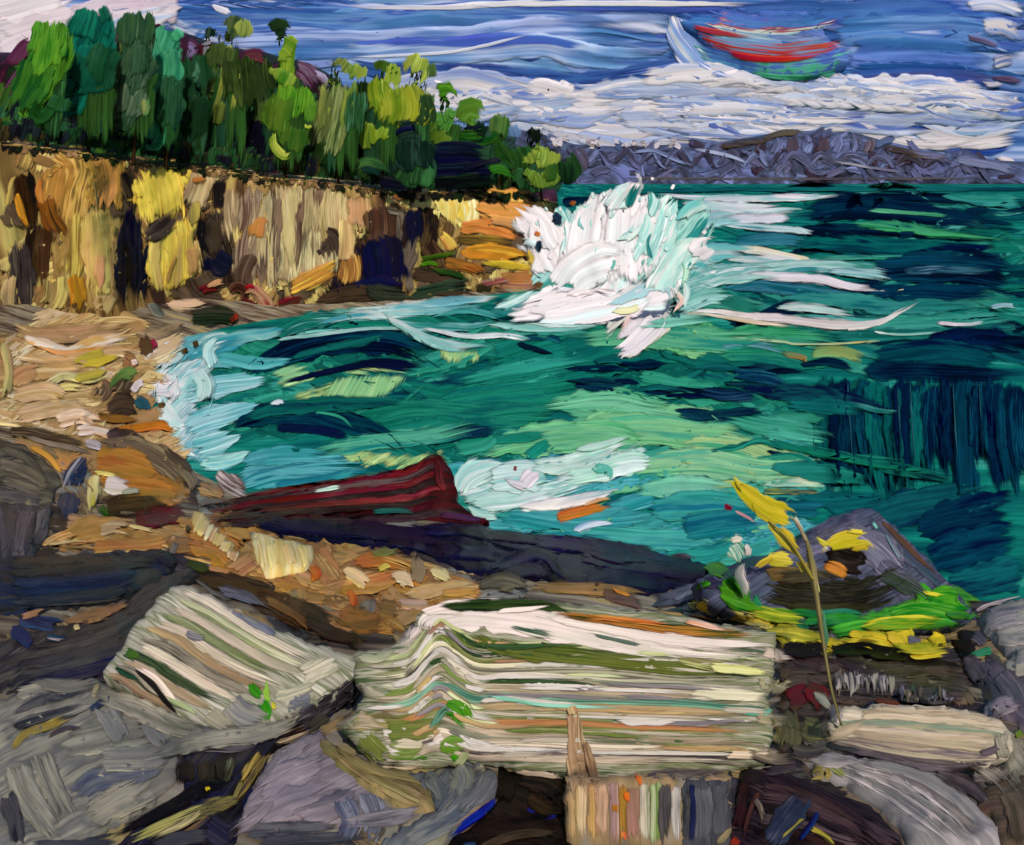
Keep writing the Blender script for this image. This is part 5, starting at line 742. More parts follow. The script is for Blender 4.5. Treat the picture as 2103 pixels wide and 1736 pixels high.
for pts, wd, pal in [([(20, 672), (80, 690), (180, 684), (280, 668)], [20, 34, 34, 20], 'a8906a 8a7450 c0a880'), ([(36, 690), (90, 706), (140, 722), (200, 704), (290, 690)], [10, 24, 14, 26, 14], 'dcd0c4 d0bca4 e0d8d0 c09868'), ([(70, 712), (130, 728), (200, 722), (292, 708)], [6, 12, 18, 14], 'c08a4a d0a068 b87c3c'), ([(30, 734), (120, 740), (240, 724), (280, 730)], 22, 'c8b088 b89868 d8c4a0'), ([(150, 748), (200, 738), (244, 722)], [12, 36, 26], 'b0a030 c0b040 a09040'), ([(30, 780), (110, 760), (200, 770)], 34, 'c4a878 b89460 d0b48c'), ([(90, 792), (130, 774), (180, 780), (236, 760)], [8, 18, 20, 10], 'c8c48c b8b470 d8d0a8'), ([(150, 780), (190, 770), (230, 764)], 20, 'b8ac3c a89c48'), ([(100, 806), (140, 796), (176, 800)], 14, 'c0b040 d8cc88'), ([(20, 820), (90, 806), (150, 826)], 36, 'c0a478 d0b890 b08c58'), ([(30, 860), (120, 840), (200, 850)], 34, 'b89c74 c8b08c a88860'), ([(20, 790), (50, 770), (90, 760)], 30, 'a8845a b8986c'), ([(8, 700), (20, 760), (12, 830)], 18, 'b0a070 98a468 c0a878'), ([(110, 870), (170, 856), (220, 880)], 30, 'c4ac88 d8c8b0 b09070'), ([(150, 890), (200, 884), (240, 900)], 22, 'c08c58 d8d0c8 a8784c'), ([(170, 910), (220, 920)], 18, 'd0ccd0 8a8288'),
                     ([(270, 680), (310, 690), (350, 676), (390, 660)], [16, 26, 22, 10], '7a6c58 9a8a72 5c5248'), ([(330, 620), (380, 626), (430, 620)], [12, 24, 14], 'c8b498 b09c80 a08c74'), ([(300, 600), (320, 640), (344, 650)], [14, 24, 10], '3a4440 5c6460 8a8478'), ([(284, 690), (300, 712), (296, 736)], 26, '5a4436 4a3a30'), ([(306, 696), (318, 708), (314, 726)], 12, '8a1f26 6a2024'), ([(250, 730), (270, 744), (262, 768)], 30, '7a5a44 94704c 4c4038'), ([(262, 756), (250, 790), (230, 830)], [20, 40, 40], '5a4c40 3c342e 7a6a58'), ([(268, 746), (284, 742)], 9, 'a83a34 d8c8c8'), ([(200, 790), (216, 800), (196, 830)], 30, '6a5a48 4a4038 a89078'), ([(222, 800), (244, 774), (268, 764), (302, 772)], [6, 20, 26, 10], '56783c 6a8c4c 486434'), ([(270, 810), (284, 790), (300, 784)], 16, 'dcd8dc b8b4bc'), ([(220, 850), (250, 834), (284, 840)], [20, 40, 30], '3c302c 4c3e36 2e2828'), ([(270, 824), (290, 830), (296, 850)], 24, '1c4a5c 2a6070'), ([(196, 858), (240, 862), (300, 858)], 18, '6a4a28 8a6030 4c3824'), ([(236, 884), (290, 880), (330, 876), (358, 884)], [10, 20, 22, 10], 'b8682a c87a34 a85c28'), ([(216, 900), (260, 904), (310, 916)], [26, 44, 30], '463a3c 54484a 382e30')]:
    gk(pts, wd, pal, 5.5, mk=dict(su=.5, sv=6, warp=.12, gain=1.18))
for poly, pal, an in [([(180, 936), (260, 930), (350, 950), (400, 1010), (390, 1030), (300, 1036), (240, 1020), (190, 990)], 'ac7836 b8843e 9c6c34 94785a', 12), ([(100, 1140), (140, 1090), (220, 1075), (340, 1060), (420, 1070), (520, 1082), (700, 1112), (880, 1152), (1000, 1200), (990, 1230), (840, 1286), (760, 1300), (640, 1240), (520, 1192), (400, 1150), (340, 1132), (200, 1136)], 'b08546 a87838 bc9054 9a7a52 c49c68', 12), ([(380, 1160), (440, 1180), (560, 1206), (700, 1256), (760, 1310), (740, 1340), (640, 1312), (540, 1270), (440, 1210)], '2c2118 3c2c1e 4a3826 1e1814', 22), ([(1590, 1320), (1720, 1340), (1960, 1350), (2000, 1400), (1980, 1450), (1720, 1452), (1700, 1490), (1610, 1560), (1592, 1560), (1588, 1400)], '342a28 463a36 5a5048 2a2424', 4)]:
    PATCH(FG, ground, 'sand_sheet' if an == 12 else 'dark_gully', poly, pal, h=2.5, r=6, ang=an, dry=True, mk=dict(su=.6, sv=5, warp=.15))
# warm ground behind the rocks
for pts, wd, pal in [([(8, 884), (60, 890), (130, 908), (200, 924)], [14, 24, 26, 12], '2e2820 4c4236 6c604e'), ([(40, 892), (100, 912), (170, 926), (210, 938)], 10, '9a8f80 4a4238'), ([(190, 910), (280, 924), (340, 950), (390, 1000)], [20, 44, 44, 20], '746856 5c5244 8c7c64'), ([(360, 950), (390, 980), (400, 1010)], [14, 26, 14], '5a5046 7a6e5c'), ([(330, 918), (370, 946), (400, 966)], 16, '3a302c 4c443c'), ([(100, 930), (140, 950), (180, 940)], 34, 'b08550 c09058 8c7050'), ([(60, 916), (100, 940), (130, 980)], 12, 'c08a38 d09a48'), ([(190, 950), (260, 955), (330, 975)], [36, 56, 50], 'ac7836 b8843e 9c6c34'), ([(240, 1000), (310, 1010), (380, 1022)], [40, 50, 36], 'b0782e bc8440 a06c30'), ([(400, 1000), (440, 1010), (470, 1020)], 26, '9a7c50 b09264'), ([(440, 968), (474, 996), (524, 1020)], [14, 40, 14], 'd8d2d4 5a4a44 c8c0c4'), ([(180, 938), (150, 980), (140, 1010)], [20, 40, 24], '1f2c4c 2c3a58 9aa0a8'), ([(150, 1004), (140, 1040), (134, 1070)], [34, 40, 16], '1c2c50 26385c 3c4450'), ([(196, 970), (190, 1010), (186, 1060)], [18, 28, 10], 'd8d080 e0dca0 c0b850'), ([(190, 972), (220, 974), (250, 982)], 9, 'e0d868 d8cc80'), ([(210, 998), (240, 1000), (284, 1008)], [26, 34, 12], 'e0d8d8 dcd4d0 c8c8b0'), ([(246, 1014), (270, 1010), (288, 1008)], 12, '8a9a80 a8b09a'), ([(130, 1070), (180, 1080), (220, 1070)], 34, 'b09070 c8a078 9a7c5c')]:
    gk(pts, wd, pal, 5.5)
log2 = empty('drift_log', on_z(270, 1045, .8), 'dark olive log with a green end lying on the orange ground', 'log')
S(FG, log2, 'trunk', [(206, 1046), (270, 1044), (350, 1036)], [34, 36, 22], '2a2418 3c3422 4a3c28', th=14, rag=.1); S(FG, log2, 'end', [(204, 1040), (214, 1052), (232, 1062)], 14, '3a6a28 2c4c20', th=17)
for pts, wd, pal in [([(270, 1072), (330, 1060), (400, 1056)], [26, 40, 30], '4a2028 5c2630 381c24'), ([(120, 1110), (200, 1090), (300, 1094)], [30, 50, 40], 'b88a50 c89a5c a87a44'), ([(180, 1128), (280, 1124), (360, 1110)], 34, 'b08044 bc8c50'), ([(84, 1124), (120, 1104), (170, 1092)], [10, 18, 12], 'dcc88c c88a40 e0d0a0'), ([(90, 1120), (150, 1112), (200, 1112)], 9, 'e0d090 d0a860'), ([(200, 1096), (240, 1082), (290, 1090)], 26, 'c8b088 b89a70 d8c8a0'), ([(200, 1138), (290, 1136), (340, 1130)], 7, 'd8c468 e0d49c', ), ([(260, 1080), (290, 1086), (320, 1092)], 8, 'dccc90')]:
    gk(pts, wd, pal, 6)
FILL(FG, ground, 'orange_ground', [(340, 1090), (480, 1065), (620, 1100), (760, 1130), (900, 1180), (990, 1220), (840, 1290), (700, 1280), (560, 1200), (420, 1150)], 70, 80, 30, 10, 20, ['b08546 a87838 bc9054', 'b88c58 a07444', '9a7048 84603c', 'c49c68 b08850'], lay=True)
for pts, wd, pal, th in [([(380, 1100), (450, 1120), (500, 1160)], [40, 66, 50], 'b07a38 bc8844 a46e30', 5), ([(450, 1070), (500, 1090), (520, 1120)], 40, 'a87c40 b88c50', 5), ([(360, 1110), (356, 1130), (352, 1140)], 14, '5a5a66 7a7468', 4), ([(470, 1180), (500, 1160), (530, 1140)], 40, '9a7850 b08c60 84643c', 5), ([(640, 1130), (670, 1170), (690, 1200)], 50, 'b48c58 a07848 c09c6c', 5), ([(600, 1210), (606, 1230), (596, 1250)], [40, 44, 30], '9a8a74 b08a50 84765c', 6), ([(690, 1210), (760, 1200), (830, 1180)], [24, 40, 24], 'c08a48 d0a060 a87438', 6), ([(720, 1160), (780, 1150), (850, 1170)], [16, 30, 16], 'b87c3c a86c34 c89858', 6), ([(700, 1170), (740, 1190), (764, 1212)], [14, 30, 14], 'e0d098 d8c07c c8a868', 9), ([(800, 1190), (830, 1190), (850, 1210)], [14, 34, 16], 'd8cca4 c8b488 e0d8b8', 9), ([(776, 1176), (790, 1166), (804, 1160)], 14, 'd8cc60 c8b850', 9), ([(880, 1170), (904, 1180), (930, 1196)], [10, 26, 12], 'dcd4a0 d0c484', 9), ([(820, 1230), (880, 1216), (940, 1206), (1000, 1200)], [14, 30, 26, 8], 'd0b880 c0a068 dcc898', 8), ([(810, 1240), (860, 1244), (900, 1240)], 22, 'dcc0b0 c8a890 b08c5c', 8), ([(900, 1218), (950, 1216), (1000, 1210)], 16, 'c89c58 b08448', 6), ([(712, 1206), (726, 1236), (716, 1262)], [10, 24, 10], 'c8682a d87c38 b85c28', 9), ([(760, 1228), (756, 1250), (742, 1268)], [20, 30, 14], 'b8b4a8 5a5a58 8c8678', 8), ([(690, 1260), (740, 1276), (800, 1270)], 40, '8c6238 a0703c 74502f', 5), ([(640, 1160), (650, 1180), (640, 1200)], [12, 22, 10], 'c86a2c b85c2c', 7), ([(760, 1140), (800, 1132), (824, 1128)], [12, 20, 10], '8c8464 6c7a3c a09474', 8), ([(850, 1142), (860, 1180), (852, 1200)], [24, 36, 20], '9a8a68 84765a b0a080', 8), ([(900, 1150), (950, 1154), (1000, 1164)], [12, 22, 12], '6a7434 8c8464 4c5a28', 8), ([(990, 1160), (1004, 1176), (1000, 1190)], 14, '4c5a20 303a1c', 8), ([(560, 1086), (600, 1098), (660, 1110)], [12, 22, 10], '7a6a50 948058 5c5040', 6)]:
    gk(pts, wd, pal, th)
stone1 = empty('boulder', on_z(420, 1100, 1.2), 'wavy cream coloured stone on the orange ground below the red ledge', 'rock')
for i, (dx, dy) in enumerate(((0, 0), (16, 12), (34, 26), (52, 40), (68, 56), (80, 74))): S(FG, stone1, 'layer', [(392 + dx, 1098 + dy * .7), (404 + dx * .9, 1070 + dy), (416 + dx * .8, 1050 + dy * 1.05)][::-1], 26, ['dccc8c c8b46c e0d8a8', 'e0d49c d0bc7c', 'd4c48c c8a078 e0d8b0'][i % 3], th=12, rag=.2)
S(FG, stone1, 'dark_pit', [(380, 1086), (392, 1092)], 12, '2c2420 4a3c28', th=14)
stone2 = empty('boulder', on_z(580, 1150, 1.2), 'pale yellow flat slab stone standing on the orange ground', 'rock')
PATCH(FG, stone2, 'body', [(512, 1094), (540, 1100), (600, 1112), (642, 1122), (644, 1150), (630, 1172), (580, 1184), (546, 1188), (534, 1160), (526, 1130)], 'd8c874 e0d48c dcd4a8 c8b058', h=14, r=8, ang=85, mk=dict(su=.5, sv=8))
for x in (524, 552, 586, 616): S(FG, stone2, 'layer', [(x, 1102 + (x - 512) * .16), (x + 8, 1140), (x + 14, 1174)], 20, random.choice(['dccc7c e4d898', 'd4c068 e0d8a8', 'e0d8a0 d8b878']), th=6)
# brown cleft under the orange ground
cleft = [([(384, 1168), (430, 1186), (500, 1204), (570, 1220)], [14, 30, 40, 26], '3a3020 4a3c28 2c261c'), ([(376, 1156), (410, 1166), (438, 1180)], [12, 20, 10], '2c3420 3c4428'), ([(500, 1216), (580, 1244), (650, 1274), (720, 1300)], [20, 44, 44, 26], '3c2c1e 4c3826 2a2018'), ([(600, 1260), (680, 1300), (760, 1320)], [14, 30, 20], '2c2018 44301f 1c1814'), ([(540, 1230), (600, 1260), (640, 1290)], 20, '5c4428 7a5a34'), ([(440, 1210), (500, 1226), (560, 1260)], 22, '5c6478 6f7484 4a4c58')]
for pts, wd, pal in cleft: gk(pts, wd, pal, 5, 'dark_gully')
# ---- red ledge reaching into the water
def ROCK(label, poly, pal, base=None, tilt=None, h=22., r=16., ang=0, depth=60., name='boulder', cat='rock', flat=False, mk=None, nx=0., group=None):
    q = on_z(*base) if base and len(base) == 3 else None
    if base is not None and q is None: t, nn, d = FG.cast(np.array([base, base], float)); q = CAM + d[0] * t[0]
    if q is None: t, nn, d = FG.cast(np.array([np.mean(poly, axis=0)] * 2)); q = CAM + d[0] * t[0]
    root = empty(name, q, label, cat, group)
    if tilt is None: sf = FG
    else:
        a = math.radians(tilt); n = np.array([nx, -math.sin(a), math.cos(a)]); n /= np.linalg.norm(n); sf = Surf(plane=(q, n))
    PATCH(sf, root, 'body', poly, pal, h=h * .6, r=r * .5, ang=ang, depth=depth, flat=flat, mk=mk or dict(su=.4, sv=5, warp=.12), step=11, rough=.4, jit=3)
    if sf is not FG: FG.add(*sf.lay[-1])
    return root
rl = ROCK('dark red rock ledge running from the orange ground into the water', [(404, 1034), (480, 1030), (560, 1020), (640, 1000), (740, 982), (830, 962), (872, 946), (905, 938), (926, 962), (936, 1000), (932, 1024), (958, 1048), (1004, 1072), (880, 1082), (700, 1074), (560, 1066), (420, 1070)], '2e2020 481e22 3c2426 261f20', base=(700, 1078, .2), tilt=50, h=14, name='rock_ledge')
fold = lambda x, k: -k * math.exp(-((x - 888) / 26.) ** 2)
for i, pal in enumerate(['6a2028 7a2a30 4a2024', '4a3a3c 3a2c30 6a5a60', '74242c 5a2026', '3c2e30 2e2628', '6a2228 8a3a40 4a2a2c', '38302e 2c2628 4a3c38', '54222a 3c2428', '2c2a2c 3a3438 4a3a44']):
    y0 = lambda x: 1036 + i * 5 - (x - 420) * (.155 - i * .016) + i * 1.5
    S(FG, rl, 'layer', [(x, y0(x) + fold(x, 22 - 2 * i)) for x in (416, 500, 580, 660, 740, 800, 850, 888, 916)] + [(936 + i * 4, 1010 + i * 8 - 10)], [10, 14, 15, 15, 15, 15, 15, 16, 14, 8], pal, th=6, rag=.3, mk=dict(su=.3, sv=9, gain=.72))
for pts, wd, pal in [([(640, 1012), (680, 1004), (706, 1000)], [6, 10, 6], '8cc4bc c8dcd8 5aa49c'), ([(890, 944), (902, 960), (904, 990), (924, 1010)], [10, 22, 20, 10], '5a2028 3a2426 6a2c34'), ([(760, 1052), (810, 1050), (870, 1052)], 9, '1f6a64 2c4c4c'), ([(900, 1060), (950, 1064), (1000, 1070)], 12, '4a2434 3a2c4c'), ([(404, 1040), (430, 1030), (470, 1028)], 12, '6a6a64 5c3034')]: S(FG, rl, 'layer', pts, wd, pal, th=8)
nr = ROCK('long navy and purple wet rock strip along the near waterline', [(520, 1066), (640, 1070), (800, 1084), (1000, 1092), (1130, 1102), (1260, 1112), (1360, 1140), (1480, 1166), (1440, 1200), (1330, 1226), (1200, 1212), (1060, 1190), (960, 1180), (880, 1140), (760, 1120), (640, 1110), (540, 1088)], '16162e 1e1c38 241e30 141626', h=12, depth=30, name='wet_rock')
NVY = ['14163a 1c1c44 181830', '1a1a34 242040 2c2038', '12142c 1c2048', '2a2030 1a1a30 34283c', '181a3c 101430 22224c']
for i, (pts, wd) in enumerate([([(540, 1076), (640, 1086), (760, 1096)], 26), ([(700, 1084), (820, 1096), (940, 1108)], 30), ([(860, 1090), (960, 1092), (1060, 1120), (1160, 1130)], 26), ([(980, 1098), (1090, 1108), (1180, 1112)], 20), ([(1080, 1110), (1180, 1118), (1300, 1136), (1400, 1160)], 28), ([(880, 1130), (960, 1136), (1060, 1146)], 26), ([(1180, 1140), (1300, 1160), (1440, 1180)], 30), ([(1000, 1180), (1060, 1150), (1120, 1142), (1164, 1190)], 24), ([(1020, 1190), (1080, 1172), (1140, 1178)], 26), ([(1190, 1180), (1280, 1190), (1380, 1204)], 28), ([(780, 1110), (860, 1122), (930, 1150)], 20), ([(1200, 1130), (1260, 1150), (1340, 1160)], 12)]):
    S(FG, nr, 'slab', pts, wd * 1.15, NVY[i % 5], th=5, rag=.25, mk=dict(gain=.85))
for pts, wd, pal in [([(980, 1204), (1040, 1196), (1090, 1212)], [16, 34, 20], '5c5848 747058 4a463c'), ([(1080, 1206), (1150, 1208), (1250, 1214), (1330, 1222)], [14, 24, 26, 14], '8c7048 9c7c50 74603f'), ([(1230, 1222), (1290, 1236), (1340, 1250)], 22, '4a3c3a 6a5444 343038'), ([(1330, 1244), (1400, 1224), (1470, 1200)], [14, 34, 30], '4a5064 5c6278 3a3c4a'), ([(1380, 1236), (1420, 1216), (1440, 1200)], 10, '6f7890 52586c'), ([(1250, 1208), (1300, 1226)], 7, 'c8902e b87c3c'), ([(1300, 1256), (1360, 1262), (1420, 1270)], 12, 'c07a3c 4a4a50 d0a060')]: gk(pts, wd, pal, 6, 'rubble_streak')

# ---- rocks at the left edge
r1 = ROCK('rounded grey boulder at the left edge beside the orange ground', [(-20, 900), (40, 915), (90, 945), (120, 975), (126, 1000), (112, 1028), (70, 1040), (-20, 1032)], '3c3c3a 55544e 6a6858 4a4a46', h=26, depth=30)
for pts, wd, pal in [([(4, 920), (50, 936), (100, 976)], 22, '3a3a38 4c4a44 5c5a4c'), ([(-5, 950), (50, 968), (110, 1000)], 26, '5c5a50 747060 48484a'), ([(-5, 984), (50, 1000), (104, 1020)], 26, '6a6a64 545450 807a68'), ([(-5, 1014), (40, 1022), (90, 1034)], 20, '4c4c50 62625e')]: S(FG, r1, 'layer', pts, wd, pal, th=5)
r2 = ROCK('slate grey wedge of rock below the rounded grey boulder', [(-20, 1032), (60, 1040), (114, 1034), (100, 1080), (84, 1122), (70, 1150), (-20, 1160)], '3c3c44 4c4c54 5c5a60', h=22, depth=30, ang=80)
for pts, wd, pal in [([(20, 1044), (24, 1090), (14, 1140)], 30, '3a3a40 4c4c54'), ([(56, 1046), (50, 1090), (40, 1144)], 30, '4c4a54 5f5c66 3c3c48'), ([(92, 1042), (84, 1090), (66, 1140)], 24, '58565e 3e3e4c 6c6a70'), ([(100, 1036), (92, 1070), (80, 1100)], 7, '8a8a92 3a3a48')]: S(FG, r2, 'layer', pts, wd, pal, th=5)
r3 = ROCK('long dark blue-grey block of rock with a flat top at left', [(-20, 1150), (80, 1146), (200, 1138), (330, 1132), (366, 1156), (352, 1178), (300, 1216), (240, 1240), (120, 1254), (-20, 1264)], '2a2c30 333638 26304a 3c3e3c', h=26, depth=40)
for i, pal in enumerate(['343638 3e403e 2c2e34', '2e3032 3a3c3a', '24304c 303a50 2c2e34', '2a344c 222a44 343c4c', '3a3e40 2c3440 4a4c46']):
    S(FG, r3, 'layer', [(0, 1162 + i * 20), (120, 1156 + i * 19), (240, 1150 + i * 17), (345 - i * 22, 1146 + i * 13)], [20, 26, 26, 16], pal, th=5)
S(FG, r3, 'layer', [(318, 1136), (340, 1150), (362, 1164)], 26, '262834 34363e 1e2232', th=7)
r4 = ROCK('charcoal slab slanting down to the left above the grey boulder', [(390, 1164), (410, 1184), (380, 1210), (330, 1240), (280, 1290), (230, 1350), (180, 1392), (80, 1420), (-20, 1430), (-20, 1330), (60, 1300), (160, 1280), (240, 1250), (310, 1200)], '3a3a3a 4a4846 2c2c34 565450', h=24, depth=40, ang=-28)
for i, pal in enumerate(['3c3a3a 4a4846', '464442 55524e 3a3a3c', '4e4c48 3c3c40', '3a3c44 4c4c4c', '2c2c44 3c3c44 262a4c']):
    k = i * 20; S(FG, r4, 'layer', [(392 - i * 4, 1176 + k * .6), (330 - k * .1, 1216 + k), (240, 1280 + k), (130 - k * .3, 1316 + k), (10, 1334 + k)], [14, 24, 28, 26, 18], pal, th=5)
for pts, wd, pal in [([(30, 1270), (80, 1280), (140, 1284)], 30, '2c3c64 3a4a6c 26304c'), ([(20, 1290), (50, 1310), (70, 1330)], 26, '34466c 2a3858'), ([(120, 1282), (200, 1262), (270, 1240)], [10, 24, 10], '8a6c4c 9c7c58 6c543c'), ([(40, 1272), (70, 1260), (100, 1254)], 14, 'b08c68 8c6c4c'), ([(92, 1306), (106, 1310), (140, 1316)], [8, 14, 8], 'd0ccc8 1c2848 2c4c58'), ([(150, 1292), (165, 1288)], 9, 'd0b888')]: gk(pts, wd, pal, 7, 'rubble_streak')

# ---- striped boulder, left of centre
r5 = ROCK('striped white, green and brown tilted boulder left of centre', [(350, 1206), (392, 1206), (440, 1226), (500, 1262), (560, 1292), (640, 1322), (722, 1344), (742, 1372), (736, 1396), (680, 1426), (610, 1462), (540, 1484), (440, 1500), (372, 1476), (300, 1440), (214, 1392), (226, 1360), (262, 1310), (300, 1260)], '8a8a7c a8a698 6c7458 b8b4a8', base=(460, 1490), tilt=30, h=20, ang=33, depth=70)
BND = ['a8a89a c8c4b8 8c9280', '7c8c68 98a484 c0c0ac', 'b4b0a0 8c8a7c', '5c6c48 8a9474', 'c4beb0 a09c8c d0ccc0', '84785f a08c70', '6c6a60 8c887c 4c4c48', 'b8b0a0 ccc8bc', '2f3c30 4a5a40', 'a8a090 8c7c68', 'c8c2b6 3a3c34', '7c6c58 948270']
for i in range(12):
    f = i / 11.; sx, sy = 356 - 136 * f, 1212 + 172 * f; L = 370 * (1 - f ** 1.5 * .55)
    ex, ey = sx + L * .93, sy + L * .40 + 20
    pts = [(sx, sy), (sx + (ex - sx) * .22, sy + (ey - sy) * .16 + 3 * math.sin(i)), (sx + (ex - sx) * .45, sy + (ey - sy) * .46), (sx + (ex - sx) * .7, sy + (ey - sy) * .74), (ex, ey)]
    S(FG, r5, 'layer', pts, [16, 19, 20, 20, 12], BND[i], th=7, rag=.25, mk=dict(su=.35, sv=12, warp=.12))
for pts, wd, pal in [([(268, 1372), (310, 1402), (340, 1440), (370, 1470)], [6, 12, 12, 5], '1c1c20 2c2c2c'), ([(272, 1366), (320, 1394), (350, 1430), (372, 1458)], [8, 12, 14, 6], 'd0c8c0 dcd4cc'), ([(230, 1370), (262, 1386), (290, 1400)], 10, '1f3a30 2c4a3c'), ([(250, 1345), (290, 1352), (330, 1376), (400, 1440)], [6, 12, 12, 6], '2a3c30 46583f 1f2c28'), ([(254, 1336), (272, 1344), (286, 1356)], 16, '4a6a30 3a5a2c'), ([(700, 1360), (650, 1380), (600, 1400)], [20, 40, 40], 'a8a898 bcbcae 8c9080'), ([(660, 1410), (600, 1430), (560, 1440)], 34, 'a0a494 b4b4a4 8c9484'), ([(380, 1300), (400, 1310), (430, 1312)], 12, '5c6070 787c84'), ([(470, 1250), (530, 1280), (580, 1316)], [12, 26, 14], '5c6480 747c90 a8845c'), ([(330, 1476), (372, 1490), (390, 1500)], 16, '5c7c34 6f8c44'), ([(330, 1430), (380, 1452), (410, 1470)], 10, '4a7040 98a880')]: S(FG, r5, 'layer', pts, wd, pal, th=9, rag=.25)
mo = empty('moss_tuft', on_z(540, 1460, 3.), 'glossy bright green moss tuft at the foot of the striped boulder', 'moss')
for pts, wd, pal in [([(512, 1400), (524, 1420), (540, 1430)], [16, 26, 14], '2c6a20 3c7c28'), ([(545, 1395), (548, 1430), (556, 1450)], [8, 14, 8], '6aa038 8ab048'), ([(530, 1440), (540, 1462), (536, 1484)], [30, 44, 26], '2a7a1c 3a8a26 1f641c'), ([(560, 1440), (564, 1460)], 8, 'b0b040')]: S(FG, mo, 'clump', pts, wd, pal, th=10, rag=.3)

# ---- grey boulder, lower left
r6 = ROCK('large smooth grey-green boulder in the lower left corner', [(-20, 1440), (60, 1425), (190, 1396), (290, 1440), (380, 1484), (450, 1506), (540, 1492), (630, 1462), (720, 1404), (744, 1404), (690, 1450), (610, 1496), (540, 1530), (440, 1536), (370, 1540), (366, 1600), (340, 1630), (260, 1690), (180, 1730), (60, 1760), (-20, 1760)], '7a7c74 8a8c82 6c7070 949488', h=20, ang=-25, depth=20)
for pts, wd, pal in [([(30, 1560), (60, 1640), (130, 1730)], [40, 50, 40], '8c8e80 a0a294 787a70'), ([(80, 1540), (110, 1620), (150, 1700)], 40, '6c7068 8a8c80 9c9c8e'), ([(120, 1540), (240, 1510), (330, 1500)], [40, 60, 50], '8a8c82 7c8078 989a8c'), ([(140, 1640), (200, 1600), (280, 1590), (350, 1560)], [20, 44, 44, 20], '5c6470 6c727a 4c566a'), ([(170, 1690), (240, 1650), (320, 1610)], [30, 60, 50], '8c8c7e 9a9a8c 7c7e78'), ([(200, 1560), (280, 1556), (360, 1546)], 44, '8a8c84 787c7c 94968a'), ([(200, 1440), (240, 1500), (260, 1540)], 40, '7c8488 8c908a 6c747c'), ([(300, 1470), (320, 1500), (350, 1540)], 40, '868a84 747a80'), ([(400, 1510), (480, 1510), (560, 1500)], 36, '7c8080 6c7276 8a8c84'), ([(470, 1440), (500, 1470), (560, 1490)], 44, '747a80 8a8c86 62686e'), ([(590, 1440), (620, 1450), (660, 1430)], 34, '5c6474 6c7480'), ([(420, 1460), (450, 1480), (480, 1500)], 34, '98988a 8a8c7c'), ([(20, 1430), (90, 1416), (150, 1410)], [20, 34, 16], '9a9c90 aaa898 848880'), ([(20, 1470), (80, 1440), (120, 1430), (200, 1410)], [20, 26, 26, 14], '484a50 5c5e60 343844 7a7c7c'), ([(20, 1500), (70, 1480), (150, 1460), (200, 1440)], [16, 24, 24, 12], '343840 4a4c50 8a8a84'), ([(18, 1546), (50, 1510), (110, 1488), (160, 1466)], [8, 18, 20, 8], 'a89a48 8c8048 c0b05c'), ([(90, 1520), (130, 1498), (180, 1492)], [6, 12, 6], '6a5034 3a4458 8c7040'), ([(180, 1462), (210, 1440), (236, 1424)], [8, 14, 6], '2c3a54 3a4860'), ([(10, 1620), (30, 1690), (40, 1740)], 34, '3c3c42 54545a 2e3038'), ([(60, 1736), (160, 1738), (250, 1720)], 26, '4a4e56 3a3e48'), ([(200, 1400), (196, 1420), (190, 1440)], 10, 'c0b890 a8a084')]: S(FG, r6, 'facet', pts, wd, pal, th=4, rag=.25, mk=dict(su=.5, sv=7, warp=.08))  # blue-grey strokes paint the boulder's shading into its colour
